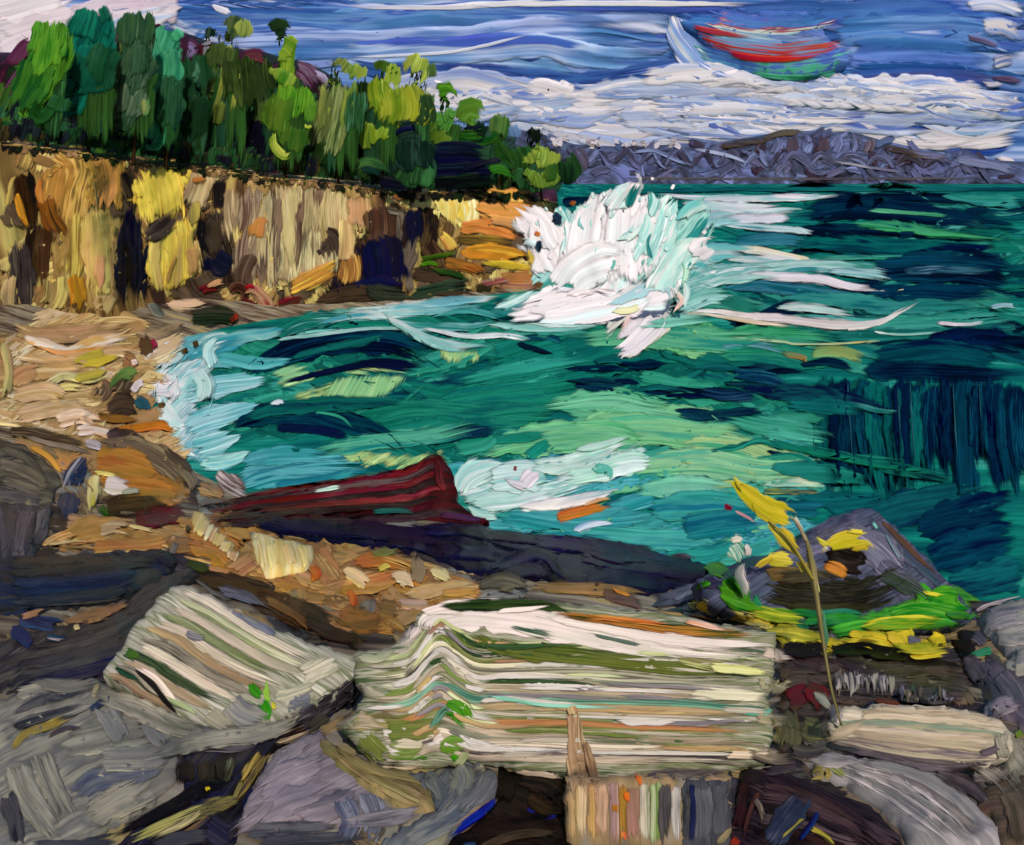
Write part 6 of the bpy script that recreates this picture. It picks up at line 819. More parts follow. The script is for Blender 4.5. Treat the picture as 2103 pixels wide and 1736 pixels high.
# dark clefts between the lower rocks: crevice shade painted on raised strokes
r7 = ROCK('yellow veined seam with painted black crevice shade between grey and lavender boulders', [(366, 1544), (430, 1534), (500, 1532), (560, 1516), (640, 1468), (720, 1400), (750, 1390), (748, 1420), (690, 1462), (620, 1510), (552, 1552), (530, 1600), (504, 1660), (490, 1720), (470, 1750), (220, 1750), (330, 1670), (380, 1640)], '1c1a1c 2c2a2e 222640 3a383c', h=12, depth=30, ang=-50, name='crevice_seam')
for pts, wd, pal in [([(744, 1394), (690, 1436), (640, 1470), (600, 1500)], [24, 34, 36, 24], '34323a 4c4a54 262428 605c66'), ([(730, 1420), (680, 1452), (630, 1484)], 14, '5c5860 2c2a30'), ([(640, 1490), (600, 1510), (560, 1524)], [12, 26, 20], '2a2420 b8a888 3c362c 8c8478'), ([(680, 1470), (650, 1490), (620, 1510)], 22, '3a3a38 4c4a40'), ([(372, 1550), (420, 1538), (480, 1540), (540, 1528)], [6, 12, 12, 8], 'a8a4a8 6c6a70 3a363c'), ([(384, 1556), (382, 1590), (390, 1616)], 30, '1c1816 2a241e'), ([(420, 1558), (424, 1590), (420, 1620)], 30, '241f1a 3a3428 161416'), ([(452, 1556), (456, 1590), (450, 1620)], 26, '1a1618 2c281e'), ([(476, 1552), (472, 1584), (462, 1614)], 18, '5a5c40 2c2c24 748068'), ([(556, 1536), (530, 1570), (500, 1620), (470, 1660)], [16, 24, 22, 16], '3c3a3c 8c7c3c 24242a a89450 3a3a44'), ([(536, 1540), (510, 1580), (490, 1610)], [10, 14, 8], 'a89048 c0a858 6c6034'), ([(560, 1550), (540, 1610), (510, 1660), (490, 1700)], [20, 30, 30, 16], '1f2448 2c2c40 16183a 3a3c50'), ([(500, 1600), (480, 1640), (450, 1670)], 9, '98904c 5c5c44'), ([(470, 1606), (400, 1630), (330, 1670), (220, 1720)], [20, 30, 26, 12], '161214 242024 100e12'), ([(500, 1640), (430, 1660), (360, 1690), (260, 1730)], [16, 30, 26, 14], '5c5a3c 7c7848 3c3c38 a09a60'), ([(424, 1660), (380, 1690), (300, 1730)], [8, 14, 8], 'a8a470 c0b888 5c5a48'), ([(440, 1670), (400, 1700), (330, 1740)], 12, '8c7040 3c3840'), ([(420, 1690), (450, 1710), (480, 1730)], 44, '2c2c40 3a3a48 1c1e38'), ([(300, 1742), (380, 1722), (440, 1716)], 26, '3c3e48 4c4e54'), ([(424, 1616), (428, 1626)], 8, 'c8b82c')]: S(FG, r7, 'crevice_shade_vein', pts, wd, pal, th=6, rag=.22, mk=dict(su=.4, sv=10, warp=.1))
r8 = ROCK('lavender grey boulder at the bottom left of centre', [(560, 1552), (610, 1520), (654, 1502), (690, 1540), (740, 1588), (790, 1630), (760, 1680), (700, 1698), (620, 1690), (540, 1704), (490, 1692), (500, 1660), (530, 1600)], '86808c 78747c 948e98', h=24, ang=-30, depth=30)
for pts, wd, pal in [([(560, 1580), (610, 1550), (650, 1530)], 44, '8c8690 9a949c 7c7882'), ([(530, 1640), (600, 1600), (680, 1570)], [40, 60, 44], '847e8a 938d98 757080'), ([(520, 1680), (600, 1650), (700, 1610)], [30, 54, 44], '7c7884 8c8692'), ([(600, 1686), (680, 1660), (740, 1630)], 40, '88828e 76727e 5c5c6a'), ([(640, 1510), (690, 1490), (740, 1470)], 20, 'a08a64 8c7c60')]: S(FG, r8, 'facet', pts, wd, pal, th=4, rag=.3)
for pts, wd, pal in [([(490, 1712), (600, 1706), (720, 1700)], 30, '4a4e58 5c5e66 3a3c46'), ([(520, 1736), (640, 1730), (760, 1720)], 30, '3c4048 54545c'), ([(700, 1640), (720, 1690), (700, 1736)], 40, '5c6478 6c7488 4a5064'), ([(750, 1620), (770, 1680), (750, 1736)], 40, '6c7484 5c6070 808898'), ([(800, 1670), (800, 1710), (780, 1740)], 34, '8c8c80 4c4840 74786c')]: gk(pts, wd, pal, 5, 'rubble_streak')

# ---- central layered rock
r9 = ROCK('wide rock in wavy white and green layers at the centre foreground', [(728, 1340), (790, 1332), (838, 1310), (856, 1270), (890, 1244), (1000, 1236), (1120, 1240), (1240, 1246), (1380, 1262), (1500, 1286), (1592, 1300), (1590, 1360), (1578, 1430), (1586, 1500), (1580, 1566), (1500, 1586), (1360, 1594), (1240, 1604), (1130, 1596), (1020, 1574), (960, 1560), (900, 1580), (830, 1582), (770, 1566), (704, 1506), (748, 1430), (726, 1390)], '8c8a78 6c7850 a8a494 4a5a3c', base=(1100, 1590), tilt=48, h=30, ang=3, depth=110, name='layered_rock')
def hump(x, k): return -k * math.exp(-((x - 906) / 44.) ** 2)
LAY = ['c8d0a8 a8b48c 8c9c6c', '6c7458 8c9278 4a5840', 'd0ccc4 b4b0a8 8c9080', '5c683c 7c8458 a0a48c', 'c4c8a0 d8d8c4 8c9870', '4c4c48 6c6c60 9c9c8c', 'd0cec4 b8bca8 5a6a58', '5c6c5c 7c8c78 a8b0a0', 'b0a890 8c8470 ccc8b8', '3c4a3c 6c745c b0ac9c', '5aa08c 86b8a4 3c6a58', '94805c a89878 6c6248', 'c8c4b4 a8a090 7c7868', '6c7c4c 8c946c 54683c', '9c7048 b08458 7c6044', '5c7044 7c8858 98987c', 'a89c88 c0b8a8 8c8070', '5c6850 84887a', 'bcb4a4 9c9484 d0c8bc', '4c444c 6c6468 3c3840', 'c0b8a8 8c8478']
LPTS = []
for i, pal in enumerate(LAY):
    f = i / 20.; yL = 1345 + 205 * f; yR = 1352 + 216 * f; amp = 78 * (1 - f * .75); x0 = 742 + (f > .5) * (f - .5) * 90; xs_ = [x0, 800, 845, 880, 906, 932, 975, 1040, 1150, 1280, 1420, 1520, 1590 + RNG.uniform(-14, 18)]
    pts = [(x, (yL + (yR - yL) * (x - 742) / 844. - 26 * (1 - f) * (1 - abs(x - 1100) / 500.) * (x > 960) + hump(x, amp) + (8 - 8 * f) * math.sin(x / 60. + 1) * (x < 850) + RNG.normal() * 2.5)) for x in xs_]
    LPTS.append(pts)
    S(FG, r9, 'layer', pts, (lambda q_: [q_ * .7] + [q_ * RNG.uniform(.7, 1.3) for _ in range(11)] + [q_ * .8])(RNG.uniform(10, 28)), pal, th=6, rag=.2, tip=(.9, .9), mk=dict(su=.2, sv=10, warp=.08))
its = []
for q in range(100):
    k = int(RNG.integers(0, 21)); C_ = catmull(LPTS[k], 80); a_ = int(RNG.integers(0, 70)); b_ = min(79, a_ + int(RNG.integers(6, 26)))
    seg = C_[a_:b_ + 1] + np.array([0, RNG.uniform(-8, 8)]); its.append(([tuple(v) for v in seg[::max(1, len(seg) // 6)]], RNG.uniform(5, 13), int(RNG.choice([0, 0, 0, 3, 3, 5, 1, 2, 4, 6]))))
its = [t for t in its if len(t[0]) > 1]
MS(FG, r9, 'thin_layer', its, ['d4cec8 c0bab0', '2a3c2a 3c5234', '5c7038 7c8c4c', '9c9484 b8b0a0', '6c666a 8c8688', 'b8c48c ccd0a4', '94785a b09468'], th=4, mk=dict(su=.3, sv=10), dryk=.5)
PATCH(FG, r9, 'layer', [(850, 1292), (876, 1258), (1000, 1250), (1120, 1252), (1300, 1288), (1450, 1312), (1592, 1330), (1592, 1352), (1400, 1348), (1200, 1314), (1050, 1302), (960, 1284), (906, 1262), (876, 1300)], 'd4cccc d0c8c8 d2cacb bcb8b4 4a5a4c', h=4, r=6, ang=8, dry=True, mk=dict(su=.25, sv=8, warp=.05))
for pts, wd, pal, th in [([(870, 1300), (884, 1276), (960, 1262), (1060, 1270), (1180, 1294), (1330, 1322), (1470, 1338), (1590, 1344)], [20, 40, 54, 60, 50, 46, 40, 26], 'dcd6d6 d8d2d2 c8c8c4 d8d4d2', 8), ([(1100, 1260), (1240, 1290), (1400, 1316), (1590, 1326)], [10, 24, 26, 14], 'd8d2d0 d0ccca', 9), ([(856, 1280), (850, 1300), (812, 1330)], [16, 24, 16], 'd4cecc b8b4ac', 8), ([(866, 1262), (900, 1252), (960, 1252)], 18, 'd8d0d0', 8), ([(894, 1246), (1000, 1244), (1120, 1244), (1180, 1258)], [12, 24, 22, 8], '26341f 34482a 1f2c20', 8), ([(1010, 1258), (1080, 1252), (1150, 1246)], 10, 'dcd4d4', 9), ([(1120, 1258), (1220, 1272), (1330, 1286), (1480, 1300), (1590, 1306)], [8, 16, 20, 18, 8], '2c3c26 9a6c34 a8743a 4a4c2c', 9), ([(1180, 1266), (1300, 1276), (1400, 1290)], 10, 'b0743a c08848', 10), ([(1400, 1276), (1450, 1286), (1500, 1296)], [8, 14, 8], 'd8d0cc c87c40', 10), ([(1040, 1284), (1100, 1300), (1170, 1310)], [6, 14, 6], '2f4a3c 3f5a4c c8c8c4', 9), ([(1200, 1300), (1280, 1318), (1330, 1330)], [4, 9, 4], '3f5a50 5c7068', 9), ([(1110, 1322), (1130, 1326)], 6, '4a4440', 9), ([(950, 1296), (1040, 1334), (1200, 1352), (1400, 1374), (1520, 1384)], [12, 26, 30, 28, 10], '4c5a2c 5f6c34 3c4a28', 8), ([(1380, 1352), (1470, 1370), (1560, 1380)], [10, 26, 22], '4c5438 a8b478 6c5c48', 8), ([(1450, 1370), (1520, 1376), (1588, 1382)], 16, 'b8c474 ccd098', 9), ([(1400, 1420), (1500, 1428), (1590, 1434)], [14, 26, 22], 'c8ccb0 d8d8c8', 9), ([(1500, 1458), (1560, 1466), (1592, 1452)], [6, 10, 6], '3f9a84 68b49c', 9), ([(1480, 1550), (1540, 1552), (1586, 1550)], 16, 'c0b49c d0c8b8 a87c50', 9), ([(890, 1290), (906, 1274), (930, 1290), (980, 1312)], 8, 'a8b480 c4cc98', 11), ([(1000, 1430), (1060, 1440), (1130, 1450), (1300, 1456)], 8, '6cb0a0 8cc4b4', 10)]:
    S(FG, r9, 'layer', pts, wd, pal, th=th, rag=.2, mk=dict(su=.3, sv=9, warp=.08))
for pts, wd, pal in [([(716, 1494), (770, 1480), (850, 1478)], [20, 34, 30], '6c6c4c 7c8450 8c8460'), ([(740, 1510), (770, 1540), (800, 1566)], 40, '6c7c44 5c7034 80805c'), ([(790, 1500), (850, 1500), (910, 1490)], 34, '74784c 5f7034'), ([(786, 1540), (850, 1544), (900, 1540)], 34, '5f8038 7c8c50 4c7030'), ([(800, 1528), (850, 1530), (880, 1526)], 14, 'a8a890 c0bcac'), ([(910, 1456), (940, 1460), (960, 1500)], [16, 44, 34], '3c7a20 4c8a2c 2c641c'), ([(880, 1500), (900, 1476), (916, 1458), (950, 1480)], [8, 14, 14, 8], '2c4a38 5c8c7c 24401f'), ([(900, 1540), (930, 1530), (960, 1540)], [14, 36, 16], '4c7c2c 6c8c44'), ([(920, 1550), (940, 1560), (946, 1576)], 14, '3f8a20'), ([(890, 1530), (900, 1516), (912, 1512)], 12, 'd0c8c4'), ([(770, 1572), (820, 1580), (880, 1570)], 9, 'c8beac a09078')]: S(FG, r9, 'moss_patch', pts, wd, pal, th=8, rag=.3)
# ---- rocks under it
r10 = ROCK('olive streaked lens shaped stone under the green end of the layered rock', [(656, 1522), (676, 1522), (720, 1556), (790, 1580), (850, 1592), (880, 1620), (898, 1660), (880, 1676), (820, 1660), (760, 1626), (700, 1580), (664, 1545)], '847a54 948862 6f6848', h=20, r=9, ang=40, depth=30)
for i in range(5): S(FG, r10, 'layer', [(664 + i * 8, 1528 + i * 3), (740 + i * 8, 1590 - i * 4 + i * 2), (820 + i * 10, 1640 - i * 9), (870 + i * 5, 1664 - i * 8)], 14, ['8c8058 a0946c', '74694a 948a64', '9a8e68 6c6446', '645e44 8a8058', 'a09468 7c7450'][i], th=7)
r11 = ROCK('smooth blue-grey rock with pale edge at the bottom centre', [(840, 1590), (900, 1582), (960, 1566), (1010, 1582), (1030, 1610), (1020, 1650), (970, 1690), (900, 1750), (760, 1750), (850, 1690), (896, 1668), (880, 1620)], '5c646c 6c747c 4c525c 808070', h=22, depth=30, ang=-45)
for pts, wd, pal in [([(870, 1580), (900, 1620), (910, 1660)], 34, '545e68 6c7470 485058'), ([(930, 1570), (950, 1600), (940, 1640)], 40, '6c747c 848a7c 585f68'), ([(1010, 1590), (990, 1630), (940, 1680)], [30, 40, 30], '747a80 5c626c 8a8c8c'), ([(960, 1660), (900, 1700), (820, 1740)], [30, 44, 34], '6c747c 808684 54606c'), ([(1020, 1640), (980, 1670), (920, 1720)], [10, 26, 20], '847868 9c8c78 6c6258'), ([(930, 1580), (950, 1560), (956, 1540)], 16, '98a47c 7c8868')]: S(FG, r11, 'facet', pts, wd, pal, th=5, rag=.2)
r12 = ROCK('black-brown hollow rock with a cobalt blue edge at the bottom centre', [(1024, 1576), (1100, 1596), (1172, 1606), (1176, 1750), (900, 1750), (980, 1690), (1024, 1644)], '14100f 201a16 2c241e 0f0e12', h=8, depth=20, ang=20, name='dark_rock')
for pts, wd, pal in [([(1030, 1592), (1040, 1620), (1030, 1650)], 30, '17120f 241c16'), ([(1060, 1600), (1120, 1610), (1160, 1640)], [20, 44, 40], '1c1a20 342c28 241f1c'), ([(1080, 1630), (1120, 1660), (1166, 1664)], [14, 34, 26], '2c2418 3c3022 16140f'), ([(1022, 1640), (980, 1676), (910, 1730)], [12, 18, 12], '14207c 1c2c94 0f1648'), ([(1080, 1660), (1110, 1680), (1150, 1676)], 7, '1c2884 242c5c'), ([(960, 1720), (1040, 1700), (1160, 1690)], [26, 44, 30], '1c1612 2a221c 100d0c'), ([(980, 1744), (1060, 1716), (1160, 1710)], [14, 18, 12], '4c4438 2c261e'), ([(950, 1738), (980, 1734)], 10, '3c5c84 24344c')]: S(FG, r12, 'facet', pts, wd, pal, th=6)
r13 = ROCK('tan column of vertically striped rock at the bottom edge', [(1162, 1602), (1230, 1606), (1290, 1600), (1360, 1596), (1430, 1600), (1500, 1596), (1502, 1750), (1166, 1750)], 'a08a68 8c7858 7c7468', base=(1330, 1736), tilt=65, h=18, r=10, ang=90, depth=60, name='column_rock')
COLP = ['a89068 b8a078 94805c', 'b09a78 c8b898 a08860', '9c8060 b08c60', 'a88c78 b89c84 8c7468', '9c8084 84706c a88c84', '8c6428 a07c3c 745428', '98786c 84685c', 'a0a094 c0bcac 7c8470', '5c7c44 748c58 9ca888', '2c2c30 4c4c50', 'b8b8b4 7c8084 d0ccc8', '4c5258 343840', 'b08c50 d0c8b4 3c4044', '2a4a38 3c3c44', '54565c 44464e', '3c3f48 50525c']
for i, pal in enumerate(COLP):
    x = 1172 + i * 21.6; S(FG, r13, 'layer', [(x, 1606 + RNG.uniform(-8, 6)), (x + RNG.uniform(-3, 5), 1660), (x + 2, 1742)], RNG.uniform(19, 27), pal, th=7, rag=.12, mk=dict(su=.3, sv=10, warp=.06))
for x, y, pal in ((1286, 1640, 'c0682c'), (1310, 1604, 'c8703a b86030'), (1262, 1664, '9c7028'), (1280, 1720, 'b86c40')): S(FG, r13, 'lichen', [(x, y - 16), (x + 3, y + 14)], 12, pal, th=11, rag=.4)
post = empty('driftwood_post', (1.1, 5.4, 4.), 'upright tan driftwood stick leaning on the layered rock', 'driftwood')
S(FG, post, 'shaft', [(1174, 1446), (1180, 1500), (1186, 1560), (1200, 1640)], [20, 26, 36, 60], '947c62 a89074 7c6650 b09a80', th=16, rag=.06, mk=dict(su=.3, sv=9)); S(FG, post, 'splinter', [(1200, 1520), (1212, 1560), (1226, 1620)], [8, 18, 26], '8c745c 6c5844 a08870', th=14, rag=.2); S(FG, post, 'knot', [(1172, 1450), (1178, 1470)], 20, '8c6c4c b09878', th=22)

# ---- right-hand rocks
r14 = ROCK('slate block standing at the bottom right of the tan column', [(1408, 1598), (1500, 1584), (1522, 1600), (1514, 1670), (1500, 1750), (1400, 1750)], '44474f 52555c 3a3c46', h=12, depth=20, ang=85)
for pts, wd, pal in [([(1440, 1610), (1444, 1670), (1440, 1740)], 40, '484c56 585c64 3c404a'), ([(1480, 1606), (1484, 1660), (1476, 1736)], 36, '50545c 42464e'), ([(1420, 1604), (1424, 1660), (1420, 1740)], 10, '1c2448 2c3450'), ([(1470, 1736), (1490, 1716), (1506, 1696)], 12, '8c8468 6c6854')]: S(FG, r14, 'facet', pts, wd, pal, th=5)
r15 = ROCK('dark plum streaked rock at the bottom right', [(1520, 1586), (1570, 1580), (1640, 1600), (1720, 1630), (1790, 1660), (1840, 1710), (1860, 1750), (1500, 1750), (1506, 1680), (1516, 1620)], '261f28 342c34 1e1a20 443a40', h=26, depth=40, ang=28)
for i, pal in enumerate(['2a2228 3c3238', '1f1a20 4a3c3c 2c242c', '342a30 544448', '221c22 3a3034', '2c242a 5c5054 1c181e', '3a2c2c 241e22']):
    S(FG, r15, 'layer', [(1560 - i * 4, 1592 + i * 22), (1640, 1618 + i * 20), (1730, 1668 + i * 16), (1810 - i * 10, 1726 + i * 4)], [20, 28, 30, 20], pal, th=6, mk=dict(su=.35, sv=12))
for pts, wd, pal in [([(1530, 1600), (1524, 1660), (1510, 1730)], 26, '2a1c20 3a2428 1c181c'), ([(1560, 1620), (1540, 1670), (1520, 1736)], 10, '5c3c34 2c2226'), ([(1500, 1726), (1520, 1736)], 20, '8c3a28 5c2c24'), ([(1546, 1640), (1560, 1660), (1570, 1690)], 10, 'b0a890 5c5450'), ([(1580, 1740), (1620, 1680), (1664, 1628)], [36, 54, 30], '3a4256 2c344a 4a5060'), ([(1640, 1730), (1670, 1690), (1680, 1660)], 12, '1c2860 14205c'), ([(1600, 1726), (1640, 1690), (1656, 1676)], 7, 'a09a48 8c8844'), ([(1660, 1700), (1690, 1716), (1720, 1740)], 12, '8c8438 b0a444 3c3a2c')]: S(FG, r15, 'layer', pts, wd, pal, th=9, rag=.25)
r16 = ROCK('pale grey swept rock fanning down to the bottom right corner', [(1650, 1550), (1720, 1548), (1820, 1570), (1920, 1590), (1990, 1640), (2050, 1700), (2060, 1750), (1870, 1750), (1820, 1680), (1740, 1620), (1670, 1596)], '8c8c90 a4a2a6 787a7c', h=22, depth=30, ang=32)
for i, pal in enumerate(['a8a6aa 8a8a8e c0bcc0', '74787a 909294', 'b8b4b8 98989c', '7c8080 9c9c9e 6c7070', 'a4a2a4 c8c4c8 84868a', '6a6468 84807f', '949698 7c8082']):
    S(FG, r16, 'layer', [(1664 + i * 18, 1554 + i * 2), (1780 + i * 14, 1602 - i * 3), (1880 + i * 12, 1668 - i * 6), (1960 + i * 12, 1734 - i * 4)], [18, 26, 28, 22], pal, th=5, mk=dict(su=.3, sv=14))
S(FG, r16, 'layer', [(1690, 1560), (1720, 1584), (1740, 1594)], 14, '6c8048 8c9460', th=6)
r17 = ROCK('cream layered slab of rock on the right', [(1700, 1484), (1724, 1462), (1790, 1446), (1880, 1448), (1960, 1456), (2040, 1474), (2064, 1490), (2080, 1530), (2070, 1562), (2030, 1576), (1920, 1574), (1820, 1558), (1740, 1534), (1708, 1512)], 'b4ac98 c4bca8 9c9484', base=(1900, 1575), tilt=45, h=12, r=6, ang=4, depth=60)
for i, pal in enumerate(['b0a890 c8c0ac 8c6a54', 'c4bca4 d0c8b4 a8a090', 'c8c0a8 b8b098 7c9484', 'bcb49c ccc4b0 9c94a0', 'a8a08c c0b8a0', 'b8b09c 6c6470 c4bca8', '9c9488 5c5460 b0a898']):
    S(FG, r17, 'layer', [(1700 + (i < 2) * 60 + RNG.uniform(-8, 8), 1474 + i * 8), (1800, 1460 + i * 14), (1900, 1464 + i * 16), (2000, 1472 + i * 16), (2060 + RNG.uniform(0, 26), 1486 + i * 14)], [15, 20, 20, 20, 16], pal, th=5, rag=.3, mk=dict(su=.3, sv=10, gain=.82))
for pts, wd, pal in [([(1720, 1538), (1820, 1556), (1930, 1578), (2060, 1572)], [8, 16, 20, 12], '4a444c 6c6670 3c383e'), ([(1690, 1530), (1720, 1536), (1780, 1540)], 10, '2c2c30 3c4448'), ([(2010, 1550), (2040, 1540), (2070, 1530)], 16, '443c48 5c5460')]: S(FG, r17, 'layer', pts, wd, pal, th=8)
for pts, wd, pal in [([(1600, 1330), (1660, 1350), (1700, 1370)], [26, 50, 40], '382c2a 483a36 2c2424'), ([(1600, 1400), (1640, 1390), (1690, 1400)], 40, '4a3e34 5c5244 3a302c'), ([(1610, 1440), (1640, 1430), (1670, 1420)], 40, '5c2c22 4c2a22 4a382c'), ([(1650, 1410), (1680, 1430), (1700, 1460)], [20, 40, 30], '6a2c20 5a281e 4a2c24'), ([(1600, 1460), (1620, 1500), (1610, 1540)], 50, '6a6a46 5c5c40 747050'), ([(1640, 1490), (1680, 1500), (1700, 1490)], 40, '6f7048 5c6040 7c7c58'), ([(1664, 1424), (1690, 1436), (1716, 1462)], [10, 22, 12], '8c9484 a8aca0 5c6454'), ([(1700, 1450), (1720, 1470), (1712, 1490)], 24, 'b0aab4 8c8894 d0ccd0'), ([(1620, 1540), (1660, 1550), (1700, 1540)], 26, '3c363a 4c4648 5c5850'), ([(1700, 1360), (1800, 1376), (1900, 1380)], [16, 30, 26], '2c2626 3c3434 4a4242'), ([(1720, 1400), (1800, 1410), (1900, 1410)], 40, '3c3636 4c4444 5c5454'), ([(1840, 1420), (1900, 1430), (1980, 1420)], 34, '443e40 544e50'), ([(1790, 1440), (1850, 1444)], 12, '7a2c24 5c3028'), ([(1660, 1580), (1700, 1590), (1650, 1600)], 20, '4c4a40 6c6c58 8c7c4c'), ([(1640, 1568), (1600, 1580), (1560, 1586)], 20, '3a343c 4c444c')]: gk(pts, wd, pal, 5, 'rubble_streak')
r18 = empty('mineral_stain', (4.6, 8.2, 3.3), 'white drip marks down the dark rock beside the sapling stem', 'mineral stain')
for i in range(22):
    x = 1716 + i * 5.4 + RNG.uniform(-2, 2); S(FG, r18, 'drip', [(x, 1366 + RNG.uniform(0, 20) + i * .6), (x + 3, 1400), (x + RNG.uniform(0, 8), 1420 + RNG.uniform(0, 26))], RNG.uniform(6, 15), random.choice(['b0acac 5c585c', 'c4c0bc 8c8888', '8c8890 4a464c', 'b0b0a0 6c6860']), th=4, rag=.5, dryk=.5)
for i in range(14):
    x = 1850 + i * 8.; S(FG, r18, 'drip', [(x, 1424 + RNG.uniform(-26, 8)), (x + 1, 1446)], RNG.uniform(6, 13), random.choice(['a8a4b0 5c5860', '3a6a4c 4a4648', 'b8a890 5c544c', '8c8ca0 4c4a54']), th=4, rag=.5, dryk=.5)
r19 = ROCK('blue-grey pointed mound of rock at the water edge on the right', [(1430, 1190), (1520, 1176), (1570, 1150), (1640, 1112), (1700, 1076), (1760, 1046), (1790, 1046), (1830, 1076), (1880, 1130), (1930, 1180), (1960, 1206), (2006, 1270), (1900, 1300), (1700, 1300), (1560, 1276), (1450, 1240)], '444a5c 525870 3a4050 5c6278', base=(1720, 1290), tilt=52, h=26, ang=-30, depth=110)
for pts, wd, pal in [([(1560, 1170), (1640, 1126), (1720, 1080), (1770, 1054)], [20, 40, 40, 20], '4c5068 5f6480 3f4358'), ([(1780, 1056), (1830, 1110), (1890, 1160), (1950, 1220)], [20, 34, 34, 20], '585c76 484c62 34505c'), ([(1800, 1060), (1860, 1120), (1940, 1200)], [6, 12, 8], '5c4638 4a3c38'), ([(1740, 1080), (1800, 1130), (1850, 1180)], [30, 60, 50], '6a6e88 565a72 7c8098'), ([(1800, 1160), (1840, 1190), (1900, 1230)], 44, '5c6078 4a4e64 6c7088'), ([(1640, 1130), (1700, 1110), (1750, 1090)], 40, '545870 646884'), ([(1790, 1072), (1804, 1090)], 6, '6cb0b4'), ([(1814, 1090), (1836, 1130), (1850, 1150)], 5, '8ca8b0 4a7080'), ([(1480, 1180), (1560, 1160), (1620, 1150)], [20, 34, 20], '2c2e44 3a3c54 20223a'), ([(1440, 1200), (1500, 1190), (1540, 1180)], 30, '24263c 3a3a50')]: S(FG, r19, 'facet', pts, wd, pal, th=5)
for pts, wd, pal in [([(1560, 1176), (1620, 1180), (1660, 1190)], [14, 34, 24], '6a5c38 54482f 7c6c40'), ([(1690, 1140), (1740, 1150), (1780, 1166)], [26, 50, 40], '16110f 241c16 2a201a'), ([(1690, 1160), (1720, 1170), (1740, 1186)], [14, 26, 16], '9a5a30 6c3c24 b06c38'), ([(1590, 1200), (1640, 1206), (1700, 1196)], 22, '2a201e 3c2c26'), ([(1560, 1206), (1640, 1226), (1720, 1228), (1800, 1214), (1886, 1172)], [30, 50, 58, 56, 40], '22241f 2e3028 1a1c1a 34362a'), ([(1600, 1246), (1700, 1252), (1800, 1244)], [14, 26, 14], '262820 343628'), ([(1640, 1262), (1720, 1256), (1780, 1262)], 12, '1f5a4c 2c7058')]: S(FG, r19, 'layer', pts, wd, pal, th=9, rag=.2)
moss = empty('moss_bank', on_z(1740, 1280, 1.8), 'bank of green and yellow moss along the foot of the pointed mound', 'moss')
PATCH(FG, moss, 'green_mat', [(1640, 1265), (1800, 1255), (1890, 1212), (1950, 1210), (2025, 1245), (1940, 1270), (1960, 1290), (1850, 1302), (1700, 1302), (1640, 1292)], '2c6e26 3f8a2c 1f5a34 52983a', h=8, r=6, ang=-5, jit=4, dry=True, mk=dict(su=.8, sv=6, gain=.9))
PATCH(FG, moss, 'yellow_mat', [(1590, 1280), (1640, 1290), (1720, 1312), (1800, 1300), (1900, 1310), (1950, 1342), (1890, 1358), (1840, 1336), (1760, 1326), (1720, 1342), (1660, 1332), (1600, 1322)], 'c4b430 d0c440 a8a034 6c8030', h=9, r=6, ang=6, jit=4, dry=True, mk=dict(su=.8, sv=6, gain=.9))
GR = '2a6a20 3c8028 4c9030'; YL = 'c4b430 d0c440 b0a02c'
for pts, wd, pal in [([(1440, 1180), (1470, 1170), (1500, 1184)], [14, 30, 24], '3a7a20 4a8a28 2a6418'), ([(1480, 1180), (1510, 1220), (1540, 1256)], [30, 54, 34], '2f701c 3f8024 255c1a'), ([(1420, 1212), (1450, 1200), (1460, 1194)], 12, GR), ([(1540, 1220), (1560, 1250), (1580, 1270)], 26, '1f6a54 2c7a4c'), ([(1880, 1200), (1900, 1224), (1890, 1250)], [16, 34, 26], GR), ([(1900, 1236), (1950, 1224), (2020, 1244)], [20, 40, 12], '3a8426 4c9a30 2c6c24'), ([(1820, 1262), (1880, 1250), (1960, 1256), (2010, 1252)], [14, 30, 26, 8], '44902c 5aa040 2c7424'), ([(1890, 1216), (1940, 1224)], 7, 'c0c040'), ([(1640, 1280), (1720, 1270), (1800, 1276)], [14, 26, 20], '247030 2f8040 1c5c3c'), ([(1600, 1264), (1640, 1258), (1690, 1262)], 14, '2c7a34 1c5c40'), ([(1700, 1300), (1780, 1290), (1860, 1290)], 30, '3c8c2c 2c7830 52a03c'), ([(1880, 1290), (1940, 1280), (1990, 1290)], [12, 26, 12], '3a8030 4c9840'), ([(1620, 1276), (1640, 1290), (1660, 1310)], 26, '2a7a58 3c8c68')]: S(FG, moss, 'clump', pts, wd, pal, th=9, rag=.3)
for pts, wd, pal in [([(1408, 1234), (1450, 1248), (1510, 1262)], [14, 26, 14], YL + ' d8cc80'), ([(1480, 1260), (1560, 1276), (1600, 1290)], [14, 24, 20], 'c8b848 b8a840 a89c60'), ([(1590, 1280), (1620, 1310), (1660, 1326)], [26, 40, 30], YL), ([(1660, 1310), (1700, 1330), (1730, 1334)], [30, 36, 10], 'd0c03a c0b030'), ([(1730, 1310), (1790, 1314), (1850, 1330)], [20, 34, 26], YL), ([(1810, 1300), (1850, 1306), (1870, 1330)], [20, 44, 20], 'd0c444 c4b438 b4a838'), ([(1860, 1340), (1890, 1350), (1950, 1344)], [12, 20, 10], YL), ([(1900, 1310), (1930, 1320), (1920, 1340)], 30, 'ccbc3c b8a834'), ([(1400, 1262), (1460, 1272), (1520, 1280)], 8, 'c87c40 d8a868')]: S(FG, moss, 'yellow_clump', pts, wd, pal, th=11, rag=.4)
